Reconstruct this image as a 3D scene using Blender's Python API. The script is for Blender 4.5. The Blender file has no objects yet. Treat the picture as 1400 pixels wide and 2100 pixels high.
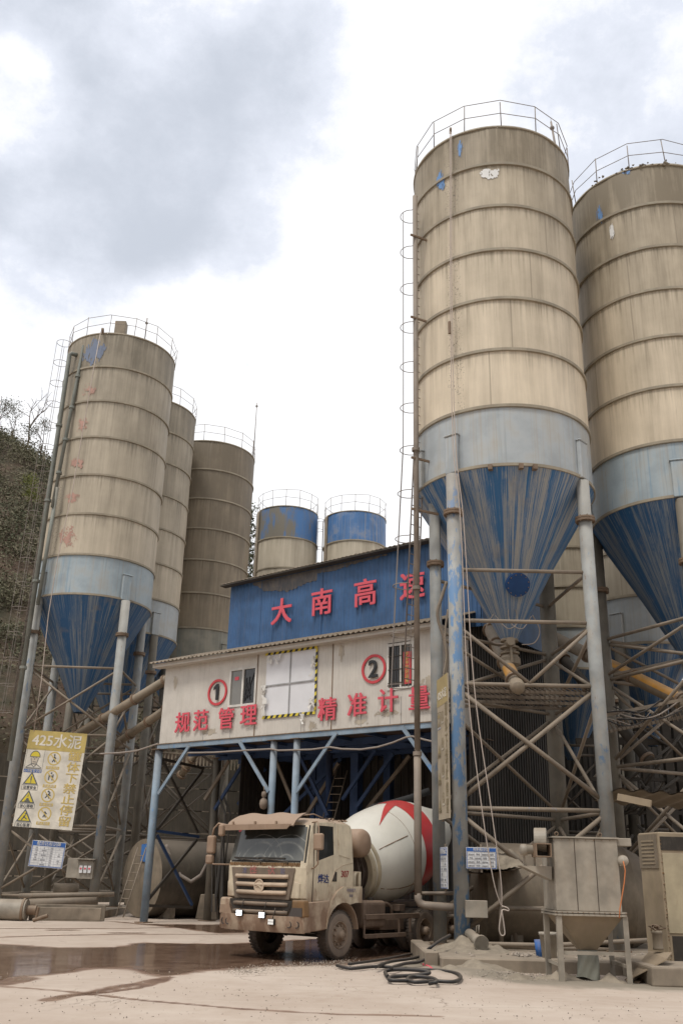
import bpy, bmesh, math, random
from mathutils import Vector, Matrix, noise

random.seed(11)
R = math.radians
SC = bpy.context.scene
COL = SC.collection

# ------------------------------------------------------------------ camera
FPX, PITCH, ROLL, EYE = 1935.0, R(21.05), 0.025, 1.8
fwd = Vector((0, math.cos(PITCH), math.sin(PITCH)))
up0 = Vector((0, -math.sin(PITCH), math.cos(PITCH)))
r0 = Vector((1, 0, 0))
RT = r0 * math.cos(ROLL) + up0 * math.sin(ROLL)
UP = -r0 * math.sin(ROLL) + up0 * math.cos(ROLL)
EYEP = Vector((0, 0, EYE))
cam_d = bpy.data.cameras.new("camera")
cam = bpy.data.objects.new("camera", cam_d)
COL.objects.link(cam)
m3 = Matrix((RT, UP, -fwd)).transposed()
cam.matrix_world = Matrix.Translation(EYEP) @ m3.to_4x4()
cam_d.sensor_fit = 'VERTICAL'
cam_d.sensor_height = 36.0
cam_d.lens = 36.0 * FPX / 2100.0
cam_d.clip_start = 0.1
cam_d.clip_end = 3000
SC.camera = cam

# ------------------------------------------------------------------ sky and sun
SUN_EL, SUN_AZ = R(62), R(215)          # azimuth clockwise from +Y
W = bpy.data.worlds.new("World")
SC.world = W
W.use_nodes = True
nt = W.node_tree
nt.nodes.clear()
N = nt.nodes.new
L = nt.links.new
wo = N('ShaderNodeOutputWorld')
bg = N('ShaderNodeBackground')
bg.inputs[1].default_value = 0.1
sky = N('ShaderNodeTexSky')
sky.sky_type = 'NISHITA'
sky.sun_disc = False
sky.sun_elevation = SUN_EL
sky.sun_rotation = SUN_AZ
tc = N('ShaderNodeTexCoord')


def wmath(op, a, b=None):
    n = N('ShaderNodeMath')
    n.operation = op
    for i, v in enumerate((a, b)):
        if v is None:
            continue
        if isinstance(v, (int, float)):
            n.inputs[i].default_value = v
        else:
            L(v, n.inputs[i])
    return n.outputs[0]


def wnoise(scale, detail, rough=0.55, off=(0, 0, 0)):
    mp = N('ShaderNodeMapping')
    mp.inputs['Location'].default_value = off
    mp.inputs['Scale'].default_value = (1, 1, 1.35)
    L(tc.outputs['Generated'], mp.inputs[0])
    n = N('ShaderNodeTexNoise')
    n.inputs['Scale'].default_value = scale
    n.inputs['Detail'].default_value = detail
    n.inputs['Roughness'].default_value = rough
    L(mp.outputs[0], n.inputs['Vector'])
    return n.outputs[0]


def wdir(d, inner, outer):
    d = Vector(d).normalized()
    n = N('ShaderNodeVectorMath')
    n.operation = 'DOT_PRODUCT'
    L(tc.outputs['Generated'], n.inputs[0])
    n.inputs[1].default_value = d
    mr = N('ShaderNodeMapRange')
    mr.interpolation_type = 'SMOOTHSTEP'
    mr.inputs[1].default_value = math.cos(R(outer))
    mr.inputs[2].default_value = math.cos(R(inner))
    L(n.outputs['Value'], mr.inputs[0])
    return mr.outputs[0]


big = wnoise(3.1, 8, 0.55, (0.3, 0.1, 0.7))
med = wnoise(7.0, 10, 0.68, (1.3, 2.1, 0.2))


def ray(x, y):
    return fwd + RT * ((x - 700) / FPX) + UP * ((1050 - y) / FPX)


cl = wmath('ADD', wdir(ray(90, 270), 1, 11.5), wmath('MULTIPLY', wdir(ray(330, 180), 1, 13), 0.9))
cl = wmath('MINIMUM', cl, 1.0)
for hx_, hy_2, hr_, ha_ in ((0, 215, 5, .5), (310, 30, 5, .4), (60, 60, 3, .3), (120, 480, 4, .35)):
    cl = wmath('SUBTRACT', cl, wmath('MULTIPLY', wdir(ray(hx_, hy_2), 0.5, hr_), ha_))
cl2 = wmath('MULTIPLY', wdir(ray(1180, 60), 2, 18), 0.35)
cl = wmath('ADD', cl, cl2)
nz = wmath('ADD', wmath('MULTIPLY', big, 1.15), wmath('MULTIPLY', med, 0.75))
dark = wmath('SUBTRACT', wmath('ADD', wmath('MULTIPLY', cl, 0.62), nz), 1.04)
mr = N('ShaderNodeMapRange')
mr.interpolation_type = 'SMOOTHERSTEP'
mr.inputs[1].default_value = -0.12
mr.inputs[2].default_value = 0.62
L(dark, mr.inputs[0])
cr = N('ShaderNodeValToRGB')
cr.color_ramp.elements[0].color = (10.2, 10.2, 10.3, 1)
cr.color_ramp.elements[1].color = (5.65, 6.05, 6.8, 1)
e = cr.color_ramp.elements.new(0.3)
e.color = (7.7, 8.05, 8.9, 1)
L(mr.outputs[0], cr.inputs[0])
mx = N('ShaderNodeMix')
mx.data_type = 'RGBA'
mx.inputs[0].default_value = 0.93
L(sky.outputs[0], mx.inputs[6])
L(cr.outputs[0], mx.inputs[7])
L(mx.outputs[2], bg.inputs[0])
L(bg.outputs[0], wo.inputs[0])

sd = bpy.data.lights.new("sun", 'SUN')
sd.energy = 2.0
sd.angle = R(14)
sd.color = (1.0, 0.95, 0.87)
sun = bpy.data.objects.new("sun", sd)
COL.objects.link(sun)
sv = Vector((math.sin(SUN_AZ) * math.cos(SUN_EL), math.cos(SUN_AZ) * math.cos(SUN_EL), math.sin(SUN_EL)))
sun.rotation_euler = sv.to_track_quat('Z', 'Y').to_euler()
sun.location = (-20, -20, 60)

SC.view_settings.view_transform = 'Standard'
SC.view_settings.look = 'None'
SC.view_settings.exposure = 0.2
SC.view_settings.gamma = 1.0
SC.render.engine = 'CYCLES'
SC.cycles.max_bounces = 6
SC.cycles.diffuse_bounces = 3
SC.cycles.use_denoising = True


# ------------------------------------------------------------------ placing helpers
def G(x, y, z=0.0):
    d = ray(x, y)
    return EYEP + d * ((z - EYE) / d.z)


def P(x, y, Y):
    d = ray(x, y)
    return EYEP + d * (Y / d.y)


def proj(p):
    q = Vector(p) - EYEP
    return 700 + FPX * q.dot(RT) / q.dot(fwd), 1050 - FPX * q.dot(UP) / q.dot(fwd)


def zat(y, X, Y):
    lo, hi = -3.0, 90.0
    for _ in range(50):
        m = (lo + hi) / 2
        if proj((X, Y, m))[1] > y:
            lo = m
        else:
            hi = m
    return lo


def onpl(x, y, A, e1):
    """point where a photo ray meets the vertical plane through A along e1"""
    d = ray(x, y)
    n = Vector((-e1[1], e1[0], 0))
    t = n.dot(Vector((A[0], A[1], EYE)) - EYEP) / n.dot(d)
    return EYEP + d * t


# ------------------------------------------------------------------ mesh builder
WM = {}


class MB:
    def __init__(s):
        s.v = []
        s.f = []
        s.s = []
        s.att = None

    def add(s, vs, fs, smooth=False):
        b = len(s.v)
        s.v += [tuple(p) for p in vs]
        s.f += [tuple(i + b for i in f) for f in fs]
        s.s += [smooth] * len(fs)
        return s

    def par(s, o, a, b, c):
        """parallelepiped from corner o with edge vectors a b c"""
        o, a, b, c = map(Vector, (o, a, b, c))
        vs = [o, o + a, o + a + b, o + b, o + c, o + a + c, o + a + b + c, o + b + c]
        fs = [(0, 3, 2, 1), (4, 5, 6, 7), (0, 1, 5, 4), (1, 2, 6, 5), (2, 3, 7, 6), (3, 0, 4, 7)]
        if a.cross(b).dot(c) < 0:
            fs = [f[::-1] for f in fs]
        return s.add(vs, fs)

    def box(s, x0, x1, y0, y1, z0, z1):
        return s.par((x0, y0, z0), (x1 - x0, 0, 0), (0, y1 - y0, 0), (0, 0, z1 - z0))

    def bar(s, a, b, w, h, up=(0, 0, 1)):
        a, b = Vector(a), Vector(b)
        d = (b - a)
        x = d.cross(Vector(up))
        if x.length < 1e-6:
            x = Vector((1, 0, 0))
        x.normalize()
        u = x.cross(d).normalized()
        return s.par(a - x * w / 2 - u * h / 2, x * w, u * h, d)

    def tube(s, pts, r, n=10, caps=True, closed=False):
        pts = [Vector(p) for p in pts]
        k = len(pts)
        rs = r if isinstance(r, (list, tuple)) else [r] * k
        tg = []
        for i in range(k):
            if closed:
                t = pts[(i + 1) % k] - pts[i - 1]
            else:
                t = pts[min(i + 1, k - 1)] - pts[max(i - 1, 0)]
            tg.append(t.normalized() if t.length > 1e-9 else Vector((0, 0, 1)))
        x = tg[0].orthogonal().normalized()
        vs = []
        for i in range(k):
            x = x - tg[i] * x.dot(tg[i])
            if x.length < 1e-6:
                x = tg[i].orthogonal()
            x.normalize()
            y = tg[i].cross(x)
            for j in range(n):
                a = 2 * math.pi * j / n
                vs.append(pts[i] + (x * math.cos(a) + y * math.sin(a)) * rs[i])
        fs = []
        for i in range(k if closed else k - 1):
            i2 = (i + 1) % k
            for j in range(n):
                j2 = (j + 1) % n
                fs.append((i * n + j, i * n + j2, i2 * n + j2, i2 * n + j))
        s.add(vs, fs, True)
        if caps and not closed:
            b = len(s.v) - len(vs)
            s.f.append(tuple(b + j for j in reversed(range(n))))
            s.f.append(tuple(b + (k - 1) * n + j for j in range(n)))
            s.s += [False, False]
        return s

    def lathe(s, prof, n=32, o=(0, 0, 0), axis=(0, 0, 1), a0=0.0, a1=2 * math.pi, smooth=True, ref=None):
        """revolve (r, h) points about an axis through o"""
        o = Vector(o)
        ax = Vector(axis).normalized()
        x = Vector(ref) if ref is not None else (Vector((1, 0, 0)) if abs(ax.z) > 0.9 else ax.orthogonal())
        x = (x - ax * x.dot(ax)).normalized()
        y = ax.cross(x)
        full = abs(a1 - a0 - 2 * math.pi) < 1e-6
        m = n if full else n + 1
        vs = []
        for r, h in prof:
            for j in range(m):
                a = a0 + (a1 - a0) * j / n
                vs.append(o + ax * h + (x * math.cos(a) + y * math.sin(a)) * r)
        fs = []
        for i in range(len(prof) - 1):
            for j in range(n):
                j2 = (j + 1) % m if full else j + 1
                fs.append((i * m + j, i * m + j2, (i + 1) * m + j2, (i + 1) * m + j))
        return s.add(vs, fs, smooth)

    def cyl(s, a, b, r, n=20, r2=None):
        a, b = Vector(a), Vector(b)
        h = (b - a).length
        r2 = r if r2 is None else r2
        s.lathe([(r, 0), (r2, h)], n, a, b - a)
        s.lathe([(0.0001, 0), (r, 0)][::1], n, a, b - a, smooth=False)
        s.lathe([(r2, h), (0.0001, h)], n, a, b - a, smooth=False)
        return s

    def prism(s, poly, o, ex, ey, depth, dirv=None):
        """2-D polygon in the frame (ex, ey) at o, extruded by depth along ex x ey"""
        o, ex, ey = Vector(o), Vector(ex), Vector(ey)
        ez = Vector(dirv) if dirv is not None else ex.cross(ey).normalized()
        k = len(poly)
        f = [o + ex * p[0] + ey * p[1] + ez * depth for p in poly]
        b = [o + ex * p[0] + ey * p[1] for p in poly]
        fs = [tuple(range(k)), tuple(reversed(range(k, 2 * k)))]
        for i in range(k):
            j = (i + 1) % k
            fs.append((j, i, k + i, k + j))
        return s.add(f + b, fs)

    def grid(s, fn, nu, nv, smooth=True):
        vs = [fn(i / nu, j / nv) for j in range(nv + 1) for i in range(nu + 1)]
        fs = [(j * (nu + 1) + i, j * (nu + 1) + i + 1, (j + 1) * (nu + 1) + i + 1, (j + 1) * (nu + 1) + i)
              for j in range(nv) for i in range(nu)]
        return s.add(vs, fs, smooth)

    def text(s, body, o, ex, ey, size, depth=0.02, bold=0.02, align='LEFT', sx=1.0):
        vs, fs = text_mesh(body, depth / size, 0.0, align)
        if bold > 0:                    # heavier strokes: slightly shifted copies, each a hair further out
            v0, f0 = vs, fs
            vs, fs = [], []
            for k, (kx, ky) in enumerate(((-1, -.7), (1, -.7), (-1, .7), (1, .7), (0, 0))):
                b_ = len(vs)
                vs += [(x + kx * bold, y + ky * bold, z + k * 0.0012 / size) for x, y, z in v0]
                fs += [tuple(i + b_ for i in f) for f in f0]
        o = Vector(o)
        ex = Vector(ex).normalized() * size * sx
        ey = Vector(ey).normalized() * size
        ez = ex.cross(ey).normalized() * size
        return s.add([o + ex * p[0] + ey * p[1] + ez * p[2] for p in vs], fs)

    def build(s, name, mat, parent=None, label=None, local=False, bevel=0.0, att=None, seg=1):
        me = bpy.data.meshes.new(name)
        inv = None
        if parent is not None and not local:
            inv = WM[parent.name].inverted()
        vs = s.v if inv is None else [tuple(inv @ Vector(p)) for p in s.v]
        me.from_pydata(vs, [], s.f)
        me.polygons.foreach_set('use_smooth', s.s)
        me.materials.append(mat)
        if att:
            for k, vals in att.items():
                a = me.attributes.new(k, 'FLOAT', 'POINT')
                a.data.foreach_set('value', vals)
        me.update()
        ob = bpy.data.objects.new(name, me)
        COL.objects.link(ob)
        if parent is not None:
            ob.parent = parent
            WM[ob.name] = WM[parent.name]
        else:
            WM[ob.name] = Matrix.Identity(4)
        if label:
            ob['label'] = label
        if bevel:
            bv = ob.modifiers.new('edge', 'BEVEL')
            bv.width = bevel
            bv.segments = seg
            bv.limit_method = 'ANGLE'
            bv.angle_limit = R(40)
        return ob


_txt = {}


def text_mesh(body, depth, bold, align):
    key = (body, round(depth, 4), bold, align)
    if key not in _txt:
        c = bpy.data.curves.new('lettering', 'FONT')
        c.body = body
        c.size = 1
        c.offset = bold
        c.extrude = depth / 2
        c.align_x = align
        c.resolution_u = 3
        o = bpy.data.objects.new('lettering', c)
        COL.objects.link(o)
        dg = bpy.context.evaluated_depsgraph_get()
        me = bpy.data.meshes.new_from_object(o.evaluated_get(dg))
        _txt[key] = ([(v.co.x, v.co.y, v.co.z + depth / 2) for v in me.vertices],
                     [tuple(p.vertices) for p in me.polygons])
        bpy.data.objects.remove(o)
        bpy.data.curves.remove(c)
        bpy.data.meshes.remove(me)
    return _txt[key]


def spline(pp, k=6):
    pp = [Vector(q) for q in pp]
    n_ = len(pp)
    out = []
    for i in range(n_ - 1):
        a, b_, c_, d_ = pp[max(0, i - 1)], pp[i], pp[i + 1], pp[min(n_ - 1, i + 2)]
        for j in range(k):
            t = j / k
            out.append(0.5 * ((2 * b_) + (c_ - a) * t + (2 * a - 5 * b_ + 4 * c_ - d_) * t * t + (3 * b_ - a - 3 * c_ + d_) * t ** 3))
    return out + [pp[-1]]


def thing(name, label, cat, loc=(0, 0, 0), rz=0.0, group=None):
    o = bpy.data.objects.new(name, None)
    COL.objects.link(o)
    o.empty_display_size = 0.3
    o.location = loc
    o.rotation_euler = (0, 0, rz)
    WM[o.name] = Matrix.Translation(Vector(loc)) @ Matrix.Rotation(rz, 4, 'Z')
    tag(o, label, cat, group)
    return o


def tag(o, label=None, cat=None, group=None, kind=None):
    if label:
        o['label'] = label
    if cat:
        o['category'] = cat
    if group:
        o['group'] = group
    if kind:
        o['kind'] = kind
    return o


def copy_tree(o, parent=None):
    c = o.copy()
    COL.objects.link(c)
    if parent is not None:
        c.parent = parent
    for ch in [x for x in bpy.data.objects if x.parent == o]:
        copy_tree(ch, c)
    return c


# ------------------------------------------------------------------ materials
class Mat:
    def __init__(s, name):
        s.m = bpy.data.materials.new(name)
        s.m.use_nodes = True
        s.t = s.m.node_tree
        s.t.nodes.clear()
        s.o = s.t.nodes.new('ShaderNodeOutputMaterial')
        s.b = s.t.nodes.new('ShaderNodeBsdfPrincipled')
        s.t.links.new(s.b.outputs[0], s.o.inputs[0])
        s.c = s.t.nodes.new('ShaderNodeTexCoord')
        s.obj = s.c.outputs['Object']

    def set(s, sock, v):
        if isinstance(v, (int, float)):
            sock.default_value = v
        elif isinstance(v, (tuple, list)):
            sock.default_value = tuple(v) if len(sock.default_value) == len(v) else tuple(v) + (1,)
        else:
            s.t.links.new(v, sock)

    def map(s, vec, scale=(1, 1, 1), loc=(0, 0, 0), rot=(0, 0, 0)):
        n = s.t.nodes.new('ShaderNodeMapping')
        s.set(n.inputs[0], vec)
        n.inputs['Scale'].default_value = scale
        n.inputs['Location'].default_value = loc
        n.inputs['Rotation'].default_value = rot
        return n.outputs[0]

    def noise(s, vec, scale=1.0, detail=5, rough=0.55, dist=0.0):
        n = s.t.nodes.new('ShaderNodeTexNoise')
        s.set(n.inputs['Vector'], vec)
        n.inputs['Scale'].default_value = scale
        n.inputs['Detail'].default_value = detail
        n.inputs['Roughness'].default_value = rough
        n.inputs['Distortion'].default_value = dist
        return n.outputs[0]

    def voro(s, vec, scale, feature='F1'):
        n = s.t.nodes.new('ShaderNodeTexVoronoi')
        n.feature = feature
        s.set(n.inputs['Vector'], vec)
        n.inputs['Scale'].default_value = scale
        return n.outputs[0]

    def ramp(s, fac, stops):
        n = s.t.nodes.new('ShaderNodeValToRGB')
        s.set(n.inputs[0], fac)
        el = n.color_ramp.elements
        while len(el) < len(stops):
            el.new(0.5)
        for e_, (p, c) in zip(el, stops):
            e_.position = p
            e_.color = (c, c, c, 1) if isinstance(c, (int, float)) else tuple(c) + (1,)
        return n.outputs[0]

    def step(s, fac, a, b):
        n = s.t.nodes.new('ShaderNodeMapRange')
        n.interpolation_type = 'SMOOTHSTEP'
        s.set(n.inputs[0], fac)
        n.inputs[1].default_value = a
        n.inputs[2].default_value = b
        return n.outputs[0]

    def mix(s, f, a, b, mode='MIX'):
        n = s.t.nodes.new('ShaderNodeMix')
        n.data_type = 'RGBA'
        n.blend_type = mode
        s.set(n.inputs[0], f)
        s.set(n.inputs[6], a)
        s.set(n.inputs[7], b)
        return n.outputs[2]

    def math(s, op, a, b=None, clamp=False):
        n = s.t.nodes.new('ShaderNodeMath')
        n.operation = op
        n.use_clamp = clamp
        s.set(n.inputs[0], a)
        if b is not None:
            s.set(n.inputs[1], b)
        return n.outputs[0]

    def vmath(s, op, a, b=None, out=0):
        n = s.t.nodes.new('ShaderNodeVectorMath')
        n.operation = op
        s.set(n.inputs[0], a)
        if b is not None:
            s.set(n.inputs[1], b)
        return n.outputs[out]

    def sep(s, v):
        n = s.t.nodes.new('ShaderNodeSeparateXYZ')
        s.set(n.inputs[0], v)
        return n.outputs

    def comb(s, x, y, z):
        n = s.t.nodes.new('ShaderNodeCombineXYZ')
        for i, q in enumerate((x, y, z)):
            s.set(n.inputs[i], q)
        return n.outputs[0]

    def attr(s, name):
        n = s.t.nodes.new('ShaderNodeAttribute')
        n.attribute_name = name
        return n.outputs['Fac']

    def upness(s):
        g = s.t.nodes.new('ShaderNodeNewGeometry')
        return s.sep(g.outputs['Normal'])[2]

    def radial(s, k=1.0, kz=1.0):
        """unit direction about the object's own axis, with scaled height: streaks run down"""
        x, y, z = s.sep(s.obj)
        n = s.vmath('NORMALIZE', s.comb(x, y, 0.0))
        nx, ny, _ = s.sep(n)
        return s.comb(s.math('MULTIPLY', nx, k), s.math('MULTIPLY', ny, k), s.math('MULTIPLY', z, kz)), z

    def bump(s, h, strength=0.3, dist=0.02):
        n = s.t.nodes.new('ShaderNodeBump')
        n.inputs['Strength'].default_value = strength
        n.inputs['Distance'].default_value = dist
        s.set(n.inputs['Height'], h)
        s.t.links.new(n.outputs[0], s.b.inputs['Normal'])

    def done(s, col, rough=0.7, metal=0.0, spec=0.4, emit=None, estr=0.0):
        s.set(s.b.inputs['Base Color'], col)
        s.set(s.b.inputs['Roughness'], rough)
        s.set(s.b.inputs['Metallic'], metal)
        s.b.inputs['Specular IOR Level'].default_value = spec
        if emit is not None:
            s.set(s.b.inputs['Emission Color'], emit)
            s.b.inputs['Emission Strength'].default_value = estr
        return s.m


DUST = (0.262, 0.206, 0.152)


def weather(name, base, dust=0.4, chip=None, chip_at=0.58, rust=0.0, rough=0.65, var=0.18, sc=1.0, streak=0.0,
            dustcol=DUST, bump=0.15, updust=0.5):
    m = Mat(name)
    n1 = m.noise(m.obj, 1.7 * sc, 6)
    n2 = m.noise(m.map(m.obj, (1, 1, 0.35)), 7 * sc, 8, 0.65)
    lo = tuple(c * (1 - var) for c in base)
    hi = tuple(min(1, c * (1 + var)) for c in base)
    c = m.mix(m.step(n1, 0.3, 0.7), lo, hi)
    if chip:
        k = m.step(m.noise(m.map(m.obj, (1, 1, 0.4)), 3.4 * sc, 9, 0.7), chip_at, chip_at + 0.05)
        c = m.mix(k, c, chip)
    if rust:
        k = m.math('MULTIPLY', m.step(m.noise(m.map(m.obj, (1, 1, 0.3), (3, 1, 5)), 5 * sc, 8, 0.7), 0.62, 0.72), rust)
        c = m.mix(k, c, (0.16, 0.075, 0.035))
    if streak:
        k = m.math('MULTIPLY', m.step(m.noise(m.map(m.obj, (9, 9, 0.35)), 1.3, 4), 0.45, 0.75), streak)
        c = m.mix(k, c, (0.17, 0.135, 0.095))
    d = m.math('MULTIPLY', m.step(n2, 0.62 - 0.5 * dust, 0.95 - 0.4 * dust), min(1.0, dust * 1.2))
    if updust:
        d = m.math('MAXIMUM', d, m.math('MULTIPLY', m.step(m.upness(), 0.3, 0.85), updust))
    c = m.mix(d, c, dustcol)
    if bump:
        m.bump(n2, bump, 0.01)
    return m.done(c, rough)


def flat(name, col, rough=0.6, metal=0.0, spec=0.4):
    m = Mat(name)
    n = m.noise(m.obj, 6, 5)
    c = m.mix(n, tuple(x * 0.85 for x in col), tuple(min(1, x * 1.12) for x in col))
    return m.done(c, rough, metal, spec)


def silo_paint(name, cream=(0.66, 0.565, 0.43), grime=(0.195, 0.16, 0.11), speck=None):
    """cream paint: attribute seg = height inside its sheet (1 top), grim = grime of that sheet"""
    m = Mat(name)
    v, z = m.radial(7.0, 0.28)
    v2, _ = m.radial(26.0, 0.22)
    st = m.noise(v, 1.0, 6, 0.6)
    fine = m.noise(v2, 1.0, 5, 0.65)
    cloud = m.noise(m.obj, 0.55, 6, 0.6)
    seg = m.attr('seg')
    gr = m.attr('grim')
    g = m.math('ADD', m.math('MULTIPLY', m.math('SUBTRACT', st, 0.5), 0.9), gr)
    g = m.math('ADD', g, m.math('MULTIPLY', m.math('SUBTRACT', fine, 0.5), 0.45))
    g = m.math('ADD', g, m.math('MULTIPLY', m.math('SUBTRACT', cloud, 0.5), 0.7))
    # runs below each ring
    run = m.math('MULTIPLY', m.step(m.math('ADD', seg, m.math('MULTIPLY', m.math('SUBTRACT', fine, 0.5), 1.6)), 0.72, 1.2), 0.30)
    g = m.math('ADD', g, run, True)
    c = m.mix(g, cream, grime)
    # dark rusty runs
    k = m.math('MULTIPLY', m.step(m.noise(v2, 1.7, 3), 0.62, 0.76), m.math('MULTIPLY', m.step(seg, 0.1, 0.9), 0.5))
    c = m.mix(k, c, (0.14, 0.095, 0.055))
    pale = m.math('MULTIPLY', m.step(m.noise(v2, 0.8, 4, 0.6), 0.62, 0.75), 0.22)
    c = m.mix(pale, c, (0.58, 0.52, 0.42))
    sa_ = m.math('MULTIPLY', gr, 37.0)
    xx_, yy_, _q = m.sep(m.obj)
    nn_ = m.vmath('NORMALIZE', m.comb(xx_, yy_, 0.0))
    for sh_ in (0.0, 2.1, 4.2):
        ang = m.math('ADD', sa_, sh_)
        dt_ = m.vmath('DOT_PRODUCT', nn_, m.comb(m.math('COSINE', ang), m.math('SINE', ang), 0.0), out=1)
        c = m.mix(m.math('MULTIPLY', m.step(dt_, math.cos(.010), math.cos(.004)), 0.45), c, (0.15, 0.12, 0.085))
        c = m.mix(m.math('MULTIPLY', m.step(dt_, .985, .9999), 0.16), c, (0.2, 0.165, 0.12))
    if speck:
        x, y, zz = m.sep(m.obj)
        n = m.vmath('NORMALIZE', m.comb(x, y, 0.0))
        dt = m.vmath('DOT_PRODUCT', n, speck, out=1)
        band = m.step(dt, 0.9925, 0.9985)
        sp = m.step(m.noise(m.map(m.obj, (1, 1, 0.7)), 24, 3, 0.6), 0.575, 0.64)
        sp = m.math('MULTIPLY', sp, m.math('MULTIPLY', band, m.step(m.noise(m.obj, 0.6, 2), 0.4, 0.55)))
        c = m.mix(m.math('MULTIPLY', sp, .8), c, (0.09, 0.082, 0.068))
        # bright blue under-paint showing at the top left
    m.bump(m.math('ADD', cloud, m.math('MULTIPLY', fine, 0.2)), 0.25, 0.03)
    return m.done(c, 0.6, 0, 0.35)


def band_paint(name, base=(0.37, 0.40, 0.415), blue=(0.07, 0.20, 0.30), amt=0.3):
    m = Mat(name)
    v, z = m.radial(9.0, 0.2)
    v2, _ = m.radial(30.0, 0.2)
    st = m.noise(v, 1.0, 5, 0.6)
    fine = m.noise(v2, 1.0, 5, 0.6)
    cl_ = m.noise(m.obj, 1.1, 6)
    c = m.mix(m.step(cl_, 0.3, 0.7), tuple(x * 0.82 for x in base), tuple(x * 1.12 for x in base))
    c = m.mix(m.math('MULTIPLY', m.step(m.math('ADD', m.math('MULTIPLY', st, .6), m.math('MULTIPLY', fine, .45)), 0.55, 0.7), amt), c, blue)
    c = m.mix(m.math('MULTIPLY', m.step(fine, 0.47, 0.72), 0.5), c, (0.35, 0.305, 0.235))
    sp = m.step(m.noise(m.map(m.obj, (1, 1, 2.5)), 5, 6, 0.7), 0.69, 0.73)
    c = m.mix(m.math('MULTIPLY', m.step(cl_, .48, .7), .5), c, (0.31, 0.275, 0.215))
    c = m.mix(m.math('MULTIPLY', sp, 0.8), c, (0.12, 0.07, 0.045))
    m.bump(cl_, 0.2, 0.02)
    return m.done(c, 0.5, 0, 0.4)


def stained_top(name):
    m = Mat(name)
    v2, z = m.radial(22.0, 0.2)
    f = m.noise(v2, 1.0, 4, 0.6)
    a = m.noise(m.map(m.obj, (1, 1, .5), (2.1, .4, 0)), 0.55, 4, 0.6)
    k = m.step(m.math('ADD', a, m.math('MULTIPLY', m.math('SUBTRACT', f, .5), .35)), 0.44, 0.56)
    c = m.mix(k, (0.175, 0.16, 0.13), (0.065, 0.165, 0.36))
    c = m.mix(m.math('MULTIPLY', m.step(f, .5, .8), .4), c, (0.16, 0.14, 0.11))
    return m.done(c, .6)


def cone_paint(name, grey=(0.30, 0.29, 0.27), blue=(0.012, 0.075, 0.20), bias=0.0):
    m = Mat(name)
    warp = m.math('MULTIPLY', m.math('SUBTRACT', m.noise(m.obj, 2.4, 5, 0.6), 0.5), 0.55)

    def rad(k_, kz_):
        q, _z = m.radial(k_, kz_)
        return m.vmath('ADD', q, m.comb(warp, warp, 0.0))
    a = m.noise(rad(6.0, 0.16), 1.0, 4, 0.6)
    b = m.noise(rad(30.0, 0.42), 1.0, 5, 0.7)
    f = m.noise(rad(80.0, 0.5), 1.0, 4, 0.65)
    s_ = m.math('ADD', m.math('ADD', m.math('MULTIPLY', a, 1.0), m.math('MULTIPLY', b, 1.0)), m.math('MULTIPLY', f, 1.0))
    k = m.step(s_, 1.33 + bias, 1.72 + bias)
    c = m.mix(k, blue, grey)
    c = m.mix(m.math('MULTIPLY', m.step(b, 0.5, 0.7), 0.35), c, (0.035, 0.15, 0.29))
    sp = m.step(m.noise(m.map(m.obj, (1, 1, 1.4)), 4.5, 7, 0.72), 0.66, 0.72)
    c = m.mix(m.math('MULTIPLY', sp, 0.6), c, (0.19, 0.12, 0.075))
    d = m.noise(m.obj, 1.5, 6)
    c = m.mix(m.math('MULTIPLY', m.step(d, 0.55, 0.8), 0.55), c, (0.22, 0.19, 0.15))
    m.bump(d, 0.2, 0.02)
    return m.done(c, 0.5, 0, 0.4)


M = {}
M['cream'] = silo_paint('silo cream paint', speck=(-0.62, -0.785, 0))
M['cream3'] = silo_paint('silo cream paint unspotted')
M['cream2'] = silo_paint('silo dull cream paint', (0.56, 0.485, 0.375), (0.18, 0.155, 0.115), speck=(-0.55, -0.835, 0))
M['tan'] = silo_paint('silo tan paint', (0.42, 0.34, 0.24), (0.16, 0.13, 0.092))
M['pale'] = silo_paint('silo pale paint', (0.52, 0.46, 0.36), (0.20, 0.17, 0.125))
M['band'] = band_paint('silo grey blue band')
M['bandblue'] = band_paint('silo blue stained band', (0.325, 0.385, 0.42), (0.06, 0.215, 0.37), 0.8)
M['bandtan'] = band_paint('silo tan stained band', (0.225, 0.215, 0.175), (0.08, 0.20, 0.27), 0.6)
M['topblue'] = band_paint('silo bright blue band', (0.06, 0.165, 0.37), (0.17, 0.15, 0.12), 0.55)
M['topbluedirty'] = stained_top('silo dirty blue band')
M['cone'] = cone_paint('silo streaked cone', (0.33, 0.325, 0.30), (0.024, 0.115, 0.265), 0.0)
M['conedark'] = cone_paint('silo dark blue cone', (0.23, 0.25, 0.255), (0.018, 0.085, 0.205), 0.06)
M['hoop'] = weather('silo hoop steel', (0.30, 0.265, 0.20), 0.5, rust=0.5)
M['leg'] = weather('leg paint grey blue', (0.255, 0.265, 0.26), 0.45, chip=(0.12, 0.19, 0.29), chip_at=0.60, rust=0.9, dustcol=(0.34, 0.29, 0.23))
M['pipegreen'] = weather('grey green pipe paint', (0.165, 0.175, 0.155), 0.35, rust=0.6)
M['legblue'] = weather('leg paint blue', (0.29, 0.295, 0.285), 0.3, chip=(0.105, 0.205, 0.36), chip_at=0.50, rust=0.9)
M['legdustshade'] = weather('leg paint dusty shaded', (0.135, 0.123, 0.10), 0.45, rust=0.4, dustcol=(0.19, 0.155, 0.115))  # dusty, and darkened further for back legs standing in shade
M['brace'] = weather('brace steel dusty', (0.19, 0.156, 0.12), 0.5, chip=(0.10, 0.18, 0.34), chip_at=0.66, rust=0.6)
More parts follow.
